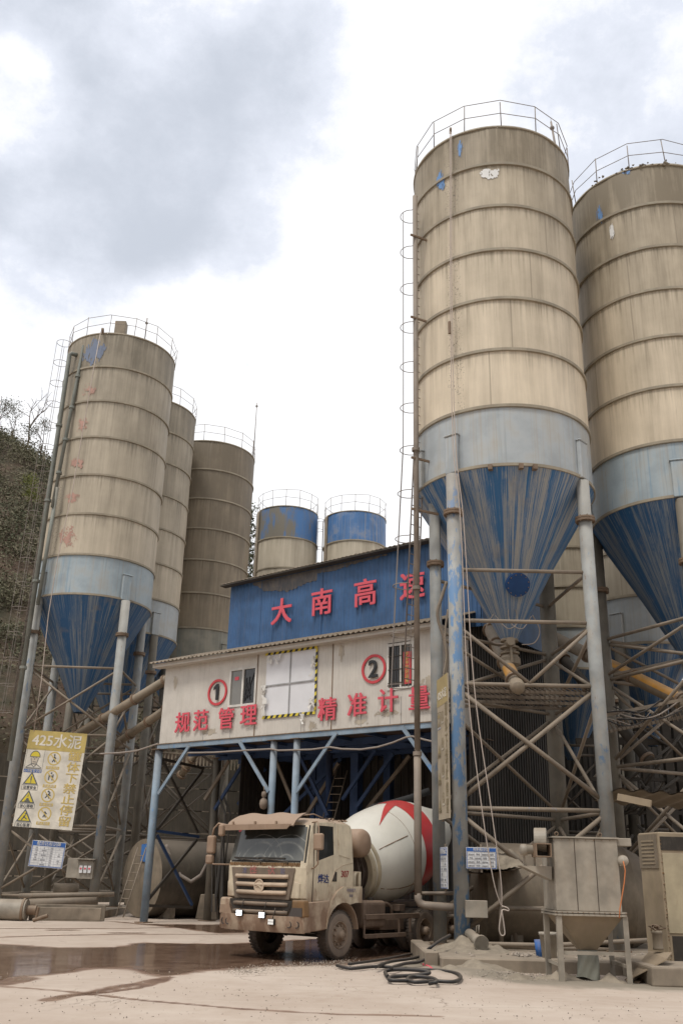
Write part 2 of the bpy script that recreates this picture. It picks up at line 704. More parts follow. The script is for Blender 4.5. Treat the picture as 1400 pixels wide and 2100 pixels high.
M['bracedark'] = weather('brace steel dark', (0.055, 0.047, 0.038), 0.2, rust=0.4, dustcol=(0.11, 0.088, 0.066), updust=.3)  # brace steel darkened for members in shade; also dark trim
M['braceshade'] = weather('brace steel dusty shaded', (0.115, 0.095, 0.074), 0.4, rust=0.5, dustcol=(0.18, 0.145, 0.108))  # darker copy of brace, shade among the back silos put into colour
M['rail'] = weather('guard rail', (0.22, 0.19, 0.17), 0.2, rust=0.6)
M['rusty'] = weather('rusty flange', (0.17, 0.115, 0.075), 0.4, rust=0.9)
M['orange'] = weather('conveyor orange paint', (0.46, 0.22, 0.03), 0.45, rust=0.3)
M['convey'] = weather('conveyor dusty tube', (0.20, 0.165, 0.12), 0.6, chip=(0.42, 0.21, 0.035), chip_at=0.64)
M['postblue'] = weather('building post blue', (0.20, 0.265, 0.33), 0.35, chip=(0.10, 0.22, 0.42), chip_at=0.6, rust=0.6)
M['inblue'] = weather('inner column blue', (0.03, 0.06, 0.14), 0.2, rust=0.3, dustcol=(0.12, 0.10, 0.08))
M['white'] = weather('white sandwich panel', (0.52, 0.485, 0.435), 0.14, streak=0.14, rust=0.0, rough=0.45, var=0.06, updust=0.2, bump=0.03)
M['bluewall'] = weather('blue profiled sheet', (0.038, 0.098, 0.215), 0.14, rough=0.5, streak=0.12, var=0.16, updust=0.3, bump=0.03)
M['roof'] = weather('profiled roof sheet', (0.20, 0.17, 0.13), 0.7, rust=0.6)
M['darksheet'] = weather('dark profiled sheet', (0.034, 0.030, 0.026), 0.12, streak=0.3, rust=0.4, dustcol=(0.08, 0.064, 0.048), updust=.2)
M['grating'] = weather('dark bar grating', (0.14, 0.112, 0.085), 0.3, rust=.5)
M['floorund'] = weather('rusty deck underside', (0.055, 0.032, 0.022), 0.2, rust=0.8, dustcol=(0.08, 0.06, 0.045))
M['red'] = flat('red lettering', (0.60, 0.085, 0.115), 0.55)
M['redside'] = flat('red plate', (0.50, 0.05, 0.06), 0.5)
M['black'] = flat('black lettering', (0.02, 0.02, 0.022), 0.5)
M['frame'] = weather('window frame aluminium', (0.55, 0.53, 0.49), 0.2, updust=0.3)
M['alu'] = weather('grey bars', (0.30, 0.30, 0.30), 0.2)
M['pane'] = flat('window pane grey', (0.17, 0.165, 0.15), 0.25, 0, 0.6)
M['panedark'] = flat('window pane dark', (0.02, 0.02, 0.02), 0.2, 0, 0.6)
M['board'] = weather('white boarding', (0.62, 0.62, 0.64), 0.02, var=.04, updust=0.1, bump=0.02)
M['film'] = flat('torn plastic film', (0.62, 0.60, 0.56), 0.4)
M['concrete'] = weather('dusty concrete', (0.23, 0.19, 0.145), 0.4, sc=0.8, rough=0.9, updust=0.5, var=.3, dustcol=(0.27, 0.22, 0.17))
M['wallconc'] = weather('retaining wall concrete', (0.068, 0.059, 0.046), 0.2, sc=0.5, rough=0.9, streak=0.3)
M['galv'] = weather('dusty galvanised box', (0.28, 0.25, 0.205), 0.35, chip=(0.40, 0.38, 0.34), chip_at=0.665, var=.25, rough=0.55, sc=1.2)
M['hopper'] = weather('dusty hopper cone', (0.27, 0.215, 0.145), 0.5)
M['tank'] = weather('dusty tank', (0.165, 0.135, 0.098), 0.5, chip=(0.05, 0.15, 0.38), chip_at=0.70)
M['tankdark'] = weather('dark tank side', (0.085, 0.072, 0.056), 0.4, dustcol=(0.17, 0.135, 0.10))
M['yellowpanel'] = weather('yellowed cabinet panel', (0.35, 0.30, 0.205), 0.3, rust=0.5)
M['rope'] = flat('pale rope', (0.45, 0.38, 0.33), 0.9)
M['cable'] = flat('grey cable', (0.26, 0.22, 0.19), 0.8)
M['cableorange'] = flat('orange cable', (0.50, 0.17, 0.06), 0.7)
M['hose'] = weather('black rubber hose', (0.018, 0.018, 0.02), 0.25, updust=0.25, rough=0.5)
M['rubber'] = flat('black rubber', (0.02, 0.02, 0.02), 0.9)
M['bag'] = weather('grey cloth sleeve', (0.21, 0.21, 0.175), 0.3, updust=0.3)
M['wood'] = weather('dusty board', (0.27, 0.21, 0.14), 0.5)
M['pile'] = weather('cement dust heap', (0.215, 0.185, 0.142), 0.3, sc=3, rough=1.0, var=.35, dustcol=(.26, .215, .165), bump=0.6)
M['signwhite'] = weather('sign board white', (0.62, 0.58, 0.50), 0.16, updust=0.1, bump=0.02)
M['signpaper'] = weather('small sign white', (0.62, 0.62, 0.62), 0.15, updust=0.1, bump=0.02)
M['signdust'] = weather('dust coated sign board', (0.36, 0.305, 0.225), 0.3, updust=0.1)
M['signdustyellow'] = weather('dust coated sign header', (0.36, 0.285, 0.14), 0.3, updust=0.1)
M['signdustprint'] = flat('dust dulled print', (0.26, 0.215, 0.14), 0.8)
M['signblue'] = flat('sign blue', (0.03, 0.11, 0.36), 0.5)
M['signyellow'] = weather('sign faded yellow', (0.44, 0.34, 0.115), 0.2, updust=0.1, bump=0.02)
M['signochre'] = flat('sign ochre lettering', (0.55, 0.41, 0.13), 0.6)
M['signink'] = flat('sign print', (0.10, 0.11, 0.12), 0.6)
M['signgrey'] = flat('sign faint print', (0.34, 0.35, 0.38), 0.6)
M['warnyellow'] = flat('warning yellow', (0.62, 0.50, 0.05), 0.6)
M['skin'] = flat('printed face', (0.50, 0.44, 0.36), 0.6)
M['lampshade'] = weather('lamp housing', (0.18, 0.14, 0.11), 0.5)
M['bucketblue'] = weather('dusty blue plastic', (0.03, 0.13, 0.40), 0.45)
M['bucket'] = weather('dirty white plastic', (0.40, 0.37, 0.32), 0.5)

# ================================================================== GROUND
E1 = Vector((math.cos(R(37)), -math.sin(R(37)), 0))      # along the building front, to the right
E2 = Vector((math.sin(R(37)), math.cos(R(37)), 0))       # into the building
P0 = G(294, 1892)


def pip(x, y, poly):
    ins = False
    j = len(poly) - 1
    for i in range(len(poly)):
        xi, yi = poly[i]
        xj, yj = poly[j]
        if (yi > y) != (yj > y) and x < (xj - xi) * (y - yi) / (yj - yi) + xi:
            ins = not ins
        j = i
    return ins


def dseg(px, py, a, b):
    ax, ay = a
    bx, by = b
    dx, dy = bx - ax, by - ay
    t = max(0, min(1, ((px - ax) * dx + (py - ay) * dy) / (dx * dx + dy * dy + 1e-9)))
    return math.hypot(px - ax - t * dx, py - ay - t * dy)


def gp(lst):
    return [tuple(G(x, y)[:2]) for x, y in lst]


def sdf(x, y, poly):
    d = min(dseg(x, y, poly[i - 1], poly[i]) for i in range(len(poly)))
    return -d if pip(x, y, poly) else d


PUD = [gp([(-60, 1932), (120, 1942), (235, 1941), (300, 1932), (420, 1934), (520, 1932), (640, 1925), (760, 1925),
           (905, 1930), (905, 1960), (760, 1972), (700, 1979), (560, 1982), (420, 1991), (382, 1999), (330, 2002),
           (290, 1997), (240, 1987), (190, 1985), (120, 1999), (60, 2004), (-60, 2022)]),
       gp([(215, 1888), (300, 1894), (450, 1896), (520, 1912), (440, 1914), (330, 1899), (255, 1893)])]
TRK = [(gp([(0, 2023), (120, 2032), (182, 2038), (300, 2052), (480, 2068), (700, 2079), (900, 2084)]), 0.085),
       (gp([(182, 2038), (235, 2025), (300, 2013), (345, 2004)]), 0.16), (gp([(215, 2036), (280, 2026), (345, 2008)]), 0.10),
       (gp([(96, 2050), (140, 2041), (182, 2038)]), 0.14),
       (gp([(0, 1904), (150, 1904), (270, 1903), (370, 1902)]), 0.20), (gp([(110, 1907), (150, 1907)]), 0.28),
       (gp([(0, 1922), (110, 1918), (240, 1916), (400, 1916), (520, 1914)]), 0.16), (gp([(238, 1913), (285, 1913)]), 0.3),
       (gp([(0, 1948), (100, 1946)]), 0.2), (gp([(0, 2018), (55, 2005)]), 0.25)]


def wetness(x, y):
    n = noise.noise(Vector((x * 0.9, y * 0.45, 0))) * 0.55 + noise.noise(Vector((x * 3.1, y * 1.6, 4))) * 0.28
    w = 0.0
    for pl in PUD:
        d = sdf(x, y, pl)
        w = max(w, max(0, min(1, 0.5 - (d + n * 0.55) / 0.5)))
    for ln, r in TRK:
        d = min(dseg(x, y, ln[i], ln[i + 1]) for i in range(len(ln) - 1))
        w = max(w, 0.8 * max(0, min(1, 1.5 - (d / r) + n * 0.5)))
    return w


def mound(x, y):
    """dust lying higher round the plinth and the hopper"""
    h = 0.0
    for cx, cy, r, a in ((2.2, 21.9, .9, 0.06), (3.4, 20.9, 0.8, 0.05), (4.4, 19.9, 0.8, 0.03), (2.9, 21.3, .8, 0.05), (5.3, 19.5, 0.7, 0.03)):
        d2 = ((x - cx) ** 2 + ((y - cy) * 0.8) ** 2) / (r * r)
        h += a * math.exp(-d2 * 1.6)
    if h > 0.01:
        h *= 1 + 0.5 * noise.noise(Vector((x * 4, y * 4, 2)))
    return h


gx0, gx1, gy0, gy1 = -18.0, 12.0, 7.0, 44.0
nx, ny = 250, 330
gm = MB()
wet = []
trk = []
gry = []
ARC = [gp(q) for q in ([(-80, 2075), (250, 2088), (600, 2062), (900, 2042), (1180, 2052), (1500, 2078)], [(-80, 2052), (300, 2060), (640, 2040), (900, 2026), (1150, 2034), (1500, 2050)],
                       [(420, 2120), (640, 2050), (790, 2010), (860, 1992)], [(560, 2120), (730, 2056), (850, 2020), (920, 2002)], [(-60, 1962), (250, 1958), (500, 1950), (640, 1944)])]


def greydust(x, y):
    """grey cement dust trodden out round the plinth, hopper and block"""
    d = dseg(x, y, (1.9, 22.6), (3.2, 20.9))
    d = min(d, dseg(x, y, (3.2, 20.9), (4.2, 19.6)), dseg(x, y, (4.2, 19.6), (6.2, 19.4)))
    n = noise.noise(Vector((x * 1.3, y * 1.3, 6))) * .6 + noise.noise(Vector((x * 4, y * 4, 6))) * .3
    k = max(0, min(1, 1.25 - (d - n * .5) / 1.0))
    if y > 22.2 and x > 1.9:
        k = 1
    return k


def tracks(x, y):
    d = min(dseg(x, y, l_[i], l_[i + 1]) for l_ in ARC for i in range(len(l_) - 1))
    k = max(0, 1 - abs(d - .16) / .14)
    return .55 * k * (.55 + .45 * math.sin((x + y) * 40)) * max(0, min(1, .6 + noise.noise(Vector((x * .5, y * .5, 9)))))


for j in range(ny + 1):
    y = gy0 + (gy1 - gy0) * j / ny
    for i in range(nx + 1):
        x = gx0 + (gx1 - gx0) * i / nx
        w = wetness(x, y)
        edge = min(x - gx0, gx1 - x, y - gy0, gy1 - y)
        k = max(0, min(1, edge / 2.0))
        z = k * (0.022 * noise.noise(Vector((x * 0.5, y * 0.5, 1))) + 0.006 * noise.noise(Vector((x * 3, y * 3, 1)))) - 0.02 * w
        z += mound(x, y)
        gm.v.append((x, y, z * (1 - 0.8 * w)))
        wet.append(w)
        trk.append(tracks(x, y))
        gry.append(greydust(x, y))
for j in range(ny):
    for i in range(nx):
        a = j * (nx + 1) + i
        gm.f.append((a, a + 1, a + nx + 2, a + nx + 1))
        gm.s.append(True)
b = len(gm.v)
ring = [(gx0, gy0), (gx1, gy0), (gx1, gy1), (gx0, gy1)]
far = [(-900, -300), (900, -300), (900, 1500), (-900, 1500)]
gm.v += [(x, y, 0) for x, y in ring] + [(x, y, 0) for x, y in far]
wet += [0] * 8
trk += [0] * 8
gry += [0] * 8
for i in range(4):
    k = (i + 1) % 4
    gm.f.append((b + i, b + k, b + 4 + k, b + 4 + i)[::-1])
    gm.s.append(False)

m = Mat('dusty yard concrete')
n1 = m.noise(m.obj, 0.35, 7, 0.6)
n2 = m.noise(m.map(m.obj, (1, 0.5, 1)), 2.6, 8, 0.65)
n3 = m.noise(m.obj, 45, 4, 0.7)
n4 = m.noise(m.map(m.obj, (0.35, 2.2, 1), rot=(0, 0, 0.12)), 1.4, 6, 0.6)
c = m.mix(m.step(n1, 0.3, 0.7), (0.375, 0.30, 0.243), (0.46, 0.385, 0.322))
c = m.mix(m.math('MULTIPLY', m.step(n2, 0.45, 0.72), 0.4), c, (0.35, 0.275, 0.215))
c = m.mix(m.math('MULTIPLY', m.step(n4, 0.5, 0.68), 0.35), c, (0.47, 0.405, 0.335))
c = m.mix(m.math('MULTIPLY', m.step(n3, 0.62, 0.75), 0.35), c, (0.20, 0.165, 0.13))
vc = m.t.nodes.new('ShaderNodeTexVoronoi')
vc.feature = 'DISTANCE_TO_EDGE'
vc.inputs['Scale'].default_value = 0.42
m.set(vc.inputs['Vector'], m.vmath('ADD', m.obj, m.comb(m.math('MULTIPLY', n2, 0.9), m.math('MULTIPLY', n1, 1.2), 0.0)))
crack = m.math('SUBTRACT', 1.0, m.step(vc.outputs['Distance'], 0.0, 0.012))
crack = m.math('MULTIPLY', crack, m.step(n1, 0.46, 0.6))
c = m.mix(m.math('MULTIPLY', crack, 0.55), c, (0.17, 0.125, 0.095))
gd_ = m.attr('grey')
c = m.mix(m.step(m.math('ADD', gd_, m.math('MULTIPLY', m.math('SUBTRACT', n2, .5), .7)), .25, .95), c, m.mix(n2, (0.165, 0.14, 0.105), (0.27, 0.23, 0.18)))
tr_ = m.attr('track')
c = m.mix(m.math('MULTIPLY', tr_, m.step(n2, 0.35, 0.65)), c, (0.31, 0.235, 0.18))
w = m.attr('wet')
wsoft = m.step(m.math('ADD', w, m.math('MULTIPLY', m.math('SUBTRACT', n2, 0.5), 0.8)), 0.2, 0.7)
mud = m.mix(m.step(m.math('ADD', m.math('MULTIPLY', n4, .6), m.math('MULTIPLY', n2, .5)), .4, .7), (0.115, 0.062, 0.040), (0.225, 0.145, 0.10))
c = m.mix(wsoft, c, mud)
pool = m.step(m.math('ADD', w, m.math('MULTIPLY', m.math('SUBTRACT', n1, 0.5), 0.8)), 0.62, 0.98)
rgh = m.math('SUBTRACT', 0.92, m.math('ADD', m.math('MULTIPLY', wsoft, 0.36), m.math('MULTIPLY', pool, 0.45)))
hb = m.math('MULTIPLY', m.math('ADD', m.math('MULTIPLY', n3, 0.3), n2), m.math('SUBTRACT', 1.0, pool))
m.bump(hb, 0.35, 0.02)
M['ground'] = m.done(c, rgh, 0, 0.45)
gnd = gm.build('ground', M['ground'], att={'wet': wet, 'track': trk, 'grey': gry})
tag(gnd, 'pale dusty yard with a brown puddle and wet tyre tracks', None, None, 'structure')

# gravel strewn at the puddle edge and loose stones
gv = MB()
ico = [(0, 0, 1), (0.9, 0, -0.2), (-0.5, 0.8, -0.2), (-0.5, -0.8, -0.2), (0.1, 0.3, -0.9)]
icf = [(0, 1, 2), (0, 2, 3), (0, 3, 1), (4, 2, 1), (4, 3, 2), (4, 1, 3)]


def stone(mb, p, r):
    q = Matrix.Rotation(random.random() * 6.3, 3, Vector((random.random(), random.random(), random.random() + .1)).normalized())
    s_ = Vector((r * random.uniform(.7, 1.4), r * random.uniform(.7, 1.2), r * random.uniform(.5, .9)))
    mb.add([Vector(p) + Vector([a * b_ for a, b_ in zip(q @ Vector(v), s_)]) for v in ico], icf)


for _ in range(1500):
    t = random.random()
    x = 470 + 250 * t + random.gauss(0, 12)
    y = 1995 - 22 * t + random.gauss(0, 6)
    p = G(x, y)
    stone(gv, (p.x, p.y, 0.0), random.uniform(0.006, 0.02))
for _ in range(700):
    p = G(random.uniform(0, 1400), random.uniform(1990, 2095))
    stone(gv, (p.x, p.y, 0.004), random.uniform(0.006, 0.018))
for _ in range(700):
    p = G(random.gauss(1110, 70), random.gauss(2003, 7))
    stone(gv, (p.x, p.y, mound(p.x, p.y)), random.uniform(0.008, 0.03))
M['stone'] = weather('gravel stones', (0.30, 0.26, 0.22), 0.2, var=0.5, sc=6)
tag(gv.build('gravel', M['stone']), 'grey gravel strewn along the puddle edge and by the hopper', None, None, 'stuff')

# ================================================================== HILL
WA, WB = Vector((-34, 49, 0)), Vector((-2, 66, 0))
wd = (WB - WA).normalized()
wn = Vector((wd.y, -wd.x, 0))


def hillz(x, y):
    """steep cutting beyond the wall, high on the left and sinking to the right"""
    d = -(Vector((x, y, 0)) - WA).dot(wn)
    if d < 0.6:
        return -0.5
    top = max(9.0, 33.5 - 0.62 * (x + 26))
    h = min(7.3 + d * 1.05, top + 0.1 * d)
    h += min(1, d / 6) * (1.6 * noise.noise(Vector((x * 0.09, y * 0.09, 0))) + 0.7 * noise.noise(Vector((x * 0.3, y * 0.3, 0))))
    return h


HX0, HX1, HY0, HY1 = -95, 70, 20, 135
hm = MB()
hm.grid(lambda u, v: (HX0 + (HX1 - HX0) * u, HY0 + (HY1 - HY0) * v, hillz(HX0 + (HX1 - HX0) * u, HY0 + (HY1 - HY0) * v)), 130, 90)
m = Mat('hillside earth')
n1 = m.noise(m.obj, 0.25, 8, 0.65)
n2 = m.noise(m.obj, 1.8, 8, 0.7)
c = m.mix(m.step(n1, 0.35, 0.65), (0.085, 0.055, 0.038), (0.05, 0.047, 0.028))
c = m.mix(m.step(n2, 0.5, 0.75), c, (0.12, 0.085, 0.058))
m.bump(n2, 0.8, 0.3)
M['earth'] = m.done(c, 0.95)
tag(hm.build('hill', M['earth']), 'steep brown cutting and scrub covered hillside', None, None, 'structure')
# unseen hillside added behind the camera to block low skylight
hm = MB()


def sky_blocker(u, v):
    x = -150 + 300 * u
    y = -16 - 70 * v
    h = 27 * min(1, v * 2.6) * (1 - .2 * math.sin(u * 5)) + min(1, v * 4) * 3 * noise.noise(Vector((x * .06, y * .06, 5)))
    return Vector((x, y, h - .3))


hm.grid(sky_blocker, 60, 24)
tag(hm.build('hill', M['earth']), 'unseen hillside added behind the camera to block low sky', None, None, 'structure')


def leafmat(name, a, b_):
    m = Mat(name)
    n = m.noise(m.obj, 0.7, 4)
    n2_ = m.noise(m.obj, 7, 3)
    c_ = m.mix(m.step(n, 0.3, 0.7), a, b_)
    c_ = m.mix(m.math('MULTIPLY', n2_, 0.6), c_, tuple(x * 0.45 for x in a))
    return m.done(c_, 0.7, 0, 0.2)


M['scrub'] = leafmat('hillside scrub', (0.125, 0.12, 0.07), (0.185, 0.155, 0.105))
M['scrub2'] = leafmat('dark scrub', (0.07, 0.08, 0.042), (0.11, 0.105, 0.065))
M['yellowgreen'] = leafmat('yellow green bush', (0.15, 0.16, 0.035), (0.11, 0.12, 0.03))
M['bark'] = flat('bare bark', (0.13, 0.10, 0.08), 0.9)


def leafblob(mb, c_, r, n, s_):
    c_ = Vector(c_)
    for _ in range(n):
        d = Vector((random.gauss(0, 1), random.gauss(0, 1), random.gauss(0, 0.8)))
        d = d.normalized() * r * random.random() ** 0.45
        p = c_ + d
        a = Vector((random.gauss(0, 1), random.gauss(0, 1), random.gauss(0, 1))).normalized()
        b2 = a.orthogonal().normalized()
        q = s_ * random.uniform(0.5, 1.3)
        mb.add([p - a * q, p + b2 * q * 0.5, p + a * q, p - b2 * q * 0.5], [(0, 1, 2, 3)])


def z_cut(x, y):
    return hillz(x, y) < 17 + 4 * noise.noise(Vector((x * .1, y * .1, 3)))


random.seed(5)
sa, sb = MB(), MB()
for _ in range(4300):
    x = random.uniform(-80, -10)
    y = random.uniform(50, 112)
    if hillz(x, y) < 1:
        continue
    px, py = proj((x, y, hillz(x, y)))
    if px > 560 or (px < -120 and random.random() < .5) or px < -900:
        continue
    z = hillz(x, y)
    if z_cut(x, y) and random.random() < .75:
        continue
    r = random.uniform(0.7, 1.9)
    leafblob(sa if random.random() < 0.6 else sb, (x, y, z + r * 0.35), r, int(105 * r), 0.125)
tag(sa.build('hillside_scrub', M['scrub']), 'dry olive brown scrub covering the hillside', None, None, 'stuff')
tag(sb.build('hillside_undergrowth', M['scrub2']), 'darker green undergrowth among the hillside scrub', None, None, 'stuff')


def bare_tree(px, py, Y, h, label, leaves=0, lm='scrub2', name='bare_tree'):
    base = P(px, py, Y)
    t = thing(name, label, 'tree', base)
    tr = MB()
    cr_ = MB()
    tips = []

    def limb(a, d, ln, r, lev):
        b_ = a + d * ln
        tr.tube([a, (a + b_) / 2 + Vector((random.gauss(0, .04), random.gauss(0, .04), 0)) * ln, b_], [r, r * .8, r * .55], 5, False)
        if lev == 0:
            tips.append(b_)
            return
        for _ in range(3 if lev > 1 else 4):
            nd = (d + Vector((random.gauss(0, .5), random.gauss(0, .5), random.gauss(.15, .25)))).normalized()
            limb(b_ if random.random() < .6 else a + (b_ - a) * .65, nd, ln * random.uniform(.55, .8), r * .55, lev - 1)
    limb(base - Vector((0, 0, 1.5)), Vector((0, 0, 1)), h * .42, h * .018, 3)
    tr.build('trunk', M['bark'], t)
    if leaves:
        for p in tips:
            leafblob(cr_, p, h * .12, leaves * 4, 0.08)
        cr_.build('crown', M[lm], t)
    return t


bare_tree(57, 902, 92, 7.0, 'bare thin tree on the hilltop, taller of the two against the sky')
bare_tree(26, 895, 92, 5.0, 'short twiggy tree on the hilltop nearest the left edge', 3)
bare_tree(88, 915, 88, 4.5, 'small leafy tree on the ridge beside the caged ladder', 6)
bare_tree(-20, 900, 84, 6.0, 'dark bushy tree where the ridge meets the left edge', 10)
yb = thing('yellow_green_bush', 'bright yellow green bush on the hillside left of the ladder', 'bush', P(66, 1020, 70))
fb = MB()
for k in range(9):
    leafblob(fb, P(66 + random.gauss(0, 7), 1010 + random.gauss(0, 16), 70), 0.55, 70, 0.09)
fb.build('foliage', M['yellowgreen'], yb)
st = MB()
st.tube([P(66, 1045, 70), P(66, 1005, 70)], 0.04, 5)
st.build('stem', M['bark'], yb)
hb_ = thing('hanging_vine', 'dark leafy vine growing in the gap between tan silos', 'plant', P(514, 1120, 72))
fb = MB()
for k in range(26):
    leafblob(fb, P(513 + random.gauss(0, 3), 1040 + 6 * k, 72), 0.55, 26, 0.17)
fb.build('foliage', M['scrub2'], hb_)

# retaining wall behind the left silos
wl = thing('retaining_wall', 'tall stained concrete retaining wall with pale lift lines behind the left silos', 'wall', WA)
mb = MB()
ln = (WB - WA).length
for k in range(6):
    z0, z1 = k * 1.35, (k + 1) * 1.35 - 0.05
    mb.par(WA + Vector((0, 0, z0)) - wn * (0.06 * k), wd * ln, -wn * 1.0, (0, 0, z1 - z0))
mb.build('wall_face', M['wallconc'], wl)
mb = MB()
for k in range(1, 6):
    for q in range(46):
        if random.random() < 0.8:
            a = ln * q / 46
            mb.par(WA + wd * a + Vector((0, 0, k * 1.35 - 0.05)) + wn * (0.03 - 0.06 * k), wd * (ln / 46 * random.uniform(.3, 1)), -wn * 0.5, (0, 0, 0.05 + .02 * random.random()))
mb.build('lift_line', M['concrete'], wl)
fe = thing('wall_railing', 'pale baluster railing on top of the retaining wall', 'railing', WA + Vector((0, 0, 8.1)))
mb = MB()
for q in range(96, 150):
    a = WA + wd * (ln * q / 150) - wn * 0.8
    mb.bar(a + Vector((0, 0, 8.05)), a + Vector((0, 0, 8.85)), 0.09, 0.09, (0, 1, 0))
mb.bar(WA + wd * ln * .64 - wn * .8 + Vector((0, 0, 8.9)), WB - wn * .8 + Vector((0, 0, 8.9)), 0.14, 0.1)
mb.build('balustrade', M['concrete'], fe)


# ================================================================== SILOS
def leg_frame(pts, k):
    return pts[k], pts[(k + 1) % len(pts)]


def make_silo(name, label, c, r, zs, apex, grims, mats, legs=None, zbase=0.0, flange=None, legr=0.19, levels=(), group=None,
              legmats=None, rail=True, sleeves=True, nblue_top=0, nband=1, r_out=0.2, faces=None, bmat='brace', cone='cone', leg_top=None, extra_rail=1.05, braced=True):
    cx, cy = c
    t = thing(name, label, 'silo', (cx, cy, 0), 0, group)
    o = Vector((cx, cy, 0))
    n = 96
    ns = len(zs) - 1

    def shell_part(nm, i0, i1, mat):
        mb = MB()
        seg, gr = [], []
        for i in range(i0, i1):
            z1, z0 = zs[i], zs[i + 1]
            rows = 5
            bidx = len(mb.v)
            for k in range(rows + 1):
                f = k / rows
                z = z0 + (z1 - z0) * f
                for j in range(n):
                    a = 2 * math.pi * j / n
                    rr = r + 0.020 * noise.noise(Vector((math.cos(a) * 2.2, math.sin(a) * 2.2, z * 0.7 + cx)))
                    if i == 0 and f > 0.7:
                        rr += 0.03 * noise.noise(Vector((math.cos(a) * 4, math.sin(a) * 4, cx)))
                    mb.v.append((cx + rr * math.cos(a), cy + rr * math.sin(a), z))
                    seg.append(f)
                    gr.append(grims[i])
            for k in range(rows):
                for j in range(n):
                    j2 = (j + 1) % n
                    mb.f.append((bidx + k * n + j, bidx + k * n + j2, bidx + (k + 1) * n + j2, bidx + (k + 1) * n + j))
                    mb.s.append(True)
        return mb.build(nm, mat, t, att={'seg': seg, 'grim': gr})
    i0 = 0
    if nblue_top:
        shell_part('painted_top', 0, nblue_top, mats[2])
        i0 = nblue_top
    i1 = ns - nband
    if i1 > i0:
        shell_part('shell', i0, i1, mats[0])
    if nband:
        shell_part('lower_band', i1, ns, mats[1])
    rf = MB()
    rf.lathe([(r - 0.01, zs[0]), (0.3, zs[0] + 0.35), (0.001, zs[0] + 0.4)], 64, o)
    rf.build('roof', M['hoop'], t)
    for i, z in enumerate(zs):
        h = MB()
        if i == 0:
            h.lathe([(r - .03, z - .05), (r + .03, z - .05), (r + .035, z + .02), (r - .03, z + .02)], 96, o)
        else:
            h.lathe([(r - .02, z - .06), (r + .055, z - .05), (r + .06, z + .035), (r - .02, z + .05)], 96, o, smooth=False)
        h.build('hoop', M['hoop'], t)
    zb = zs[-1]
    if apex is not None:
        mb = MB()
        mb.lathe([(r_out, apex), (r * .5, apex + (zb - apex) * .47), (r + 0.02, zb - 0.05)], 96, o)
        mb.build('cone', M[cone], t)
    if rail:
        mb = MB()
        npst = 14
        rr = r + 0.02
        ph = 0.2
        pp = [o + Vector((rr * math.cos(2 * math.pi * k / npst + ph), rr * math.sin(2 * math.pi * k / npst + ph), zs[0])) for k in range(npst)]
        for q in pp:
            j = Vector((random.gauss(0, .03), random.gauss(0, .03), extra_rail + random.gauss(0, .02)))
            mb.tube([q, q + j], 0.017, 6)
        for hh in (extra_rail, extra_rail * .52):
            mb.tube([q + Vector((random.gauss(0, .02), random.gauss(0, .02), hh + random.gauss(0, .03))) for q in pp], 0.013, 6, closed=True)
        mb.build('guard_rail', M['rail'], t)
    if legs:
        for k, p in enumerate(legs):
            zt = leg_top if leg_top else zb - 0.1
            ps = [Vector((p[0], p[1], zbase)), Vector((p[0], p[1], zt))]
            mat = legmats[k] if legmats else M['leg']
            lr = legr[k] if isinstance(legr, (list, tuple)) else legr
            mb = MB()
            mb.tube(ps, lr, 20)
            lg = mb.build('leg', mat, t)
            if flange:
                fz = flange[k] if isinstance(flange, (list, tuple)) else flange
                mb = MB()
                mb.lathe([(lr, fz - .07), (lr + .085, fz - .07), (lr + .09, fz - .01), (lr + .07, fz), (lr + .085, fz + .01), (lr + .085, fz + .06), (lr, fz + .06)],
                         24, (p[0], p[1], 0), smooth=False)
                for q in range(8):
                    a = q * math.pi / 4
                    bx, by = p[0] + (lr + .06) * math.cos(a), p[1] + (lr + .06) * math.sin(a)
                    mb.cyl((bx, by, fz - .1), (bx, by, fz + .09), .016, 6)
                mb.build('flange', M['rusty'], lg)
            if sleeves:
                mb = MB()
                d = Vector((p[0] - cx, p[1] - cy, 0)).normalized()
                q = o + d * (r - 0.02)
                x = Vector((-d.y, d.x, 0))
                w = lr * 1.1
                mb.par(q - x * w + Vector((0, 0, zb - .05)), x * 2 * w, d * .13, (0, 0, 1.15))
                mb.par(q - x * (w + .03) + Vector((0, 0, zb + 1.10)), x * 2 * (w + .03), d * .16, (0, 0, .05))
                mb.build('sleeve', mats[1] if nband else mats[0], lg, bevel=.02)
            mb = MB()
            mb.par((p[0] - lr * 1.5, p[1] - lr * 1.5, zbase - .02), (lr * 3, 0, 0), (0, lr * 3, 0), (0, 0, .05))
            mb.build('base_plate', M['rusty'], lg)
        if braced and levels:
            nl = len(legs)
            for k in range(nl):
                if faces is not None and k not in faces:
                    continue
                A_, B_ = legs[k], legs[(k + 1) % nl]
                A_, B_ = Vector((A_[0], A_[1], 0)), Vector((B_[0], B_[1], 0))
                for i, z in enumerate(levels):
                    mb = MB()
                    mb.tube([A_ + Vector((0, 0, z)), B_ + Vector((0, 0, z + random.gauss(0, .03)))], 0.055, 8)
                    mb.build('brace', M[bmat], t)
                    if i + 1 < len(levels):
                        z2 = levels[i + 1]
                        for a, b_ in ((A_, B_), (B_, A_)):
                            dd = (b_ - a).normalized()
                            off = Vector((-dd.y, dd.x, 0)) * (0.05 if a is A_ else 0.05)
                            mb = MB()
                            mb.tube([a + off + Vector((0, 0, z - .12)), b_ + off + Vector((0, 0, z2 + .12))], 0.05, 8)
                            mb.build('brace', M[bmat], t)
    return t


def near_pt(c, r):
    d = Vector((c[0], c[1], 0))
    return d * (1 - r / d.length)


def ring_z(c, r, ys):
    q = near_pt(c, r)
    return [zat(y, q.x, q.y) for y in ys]


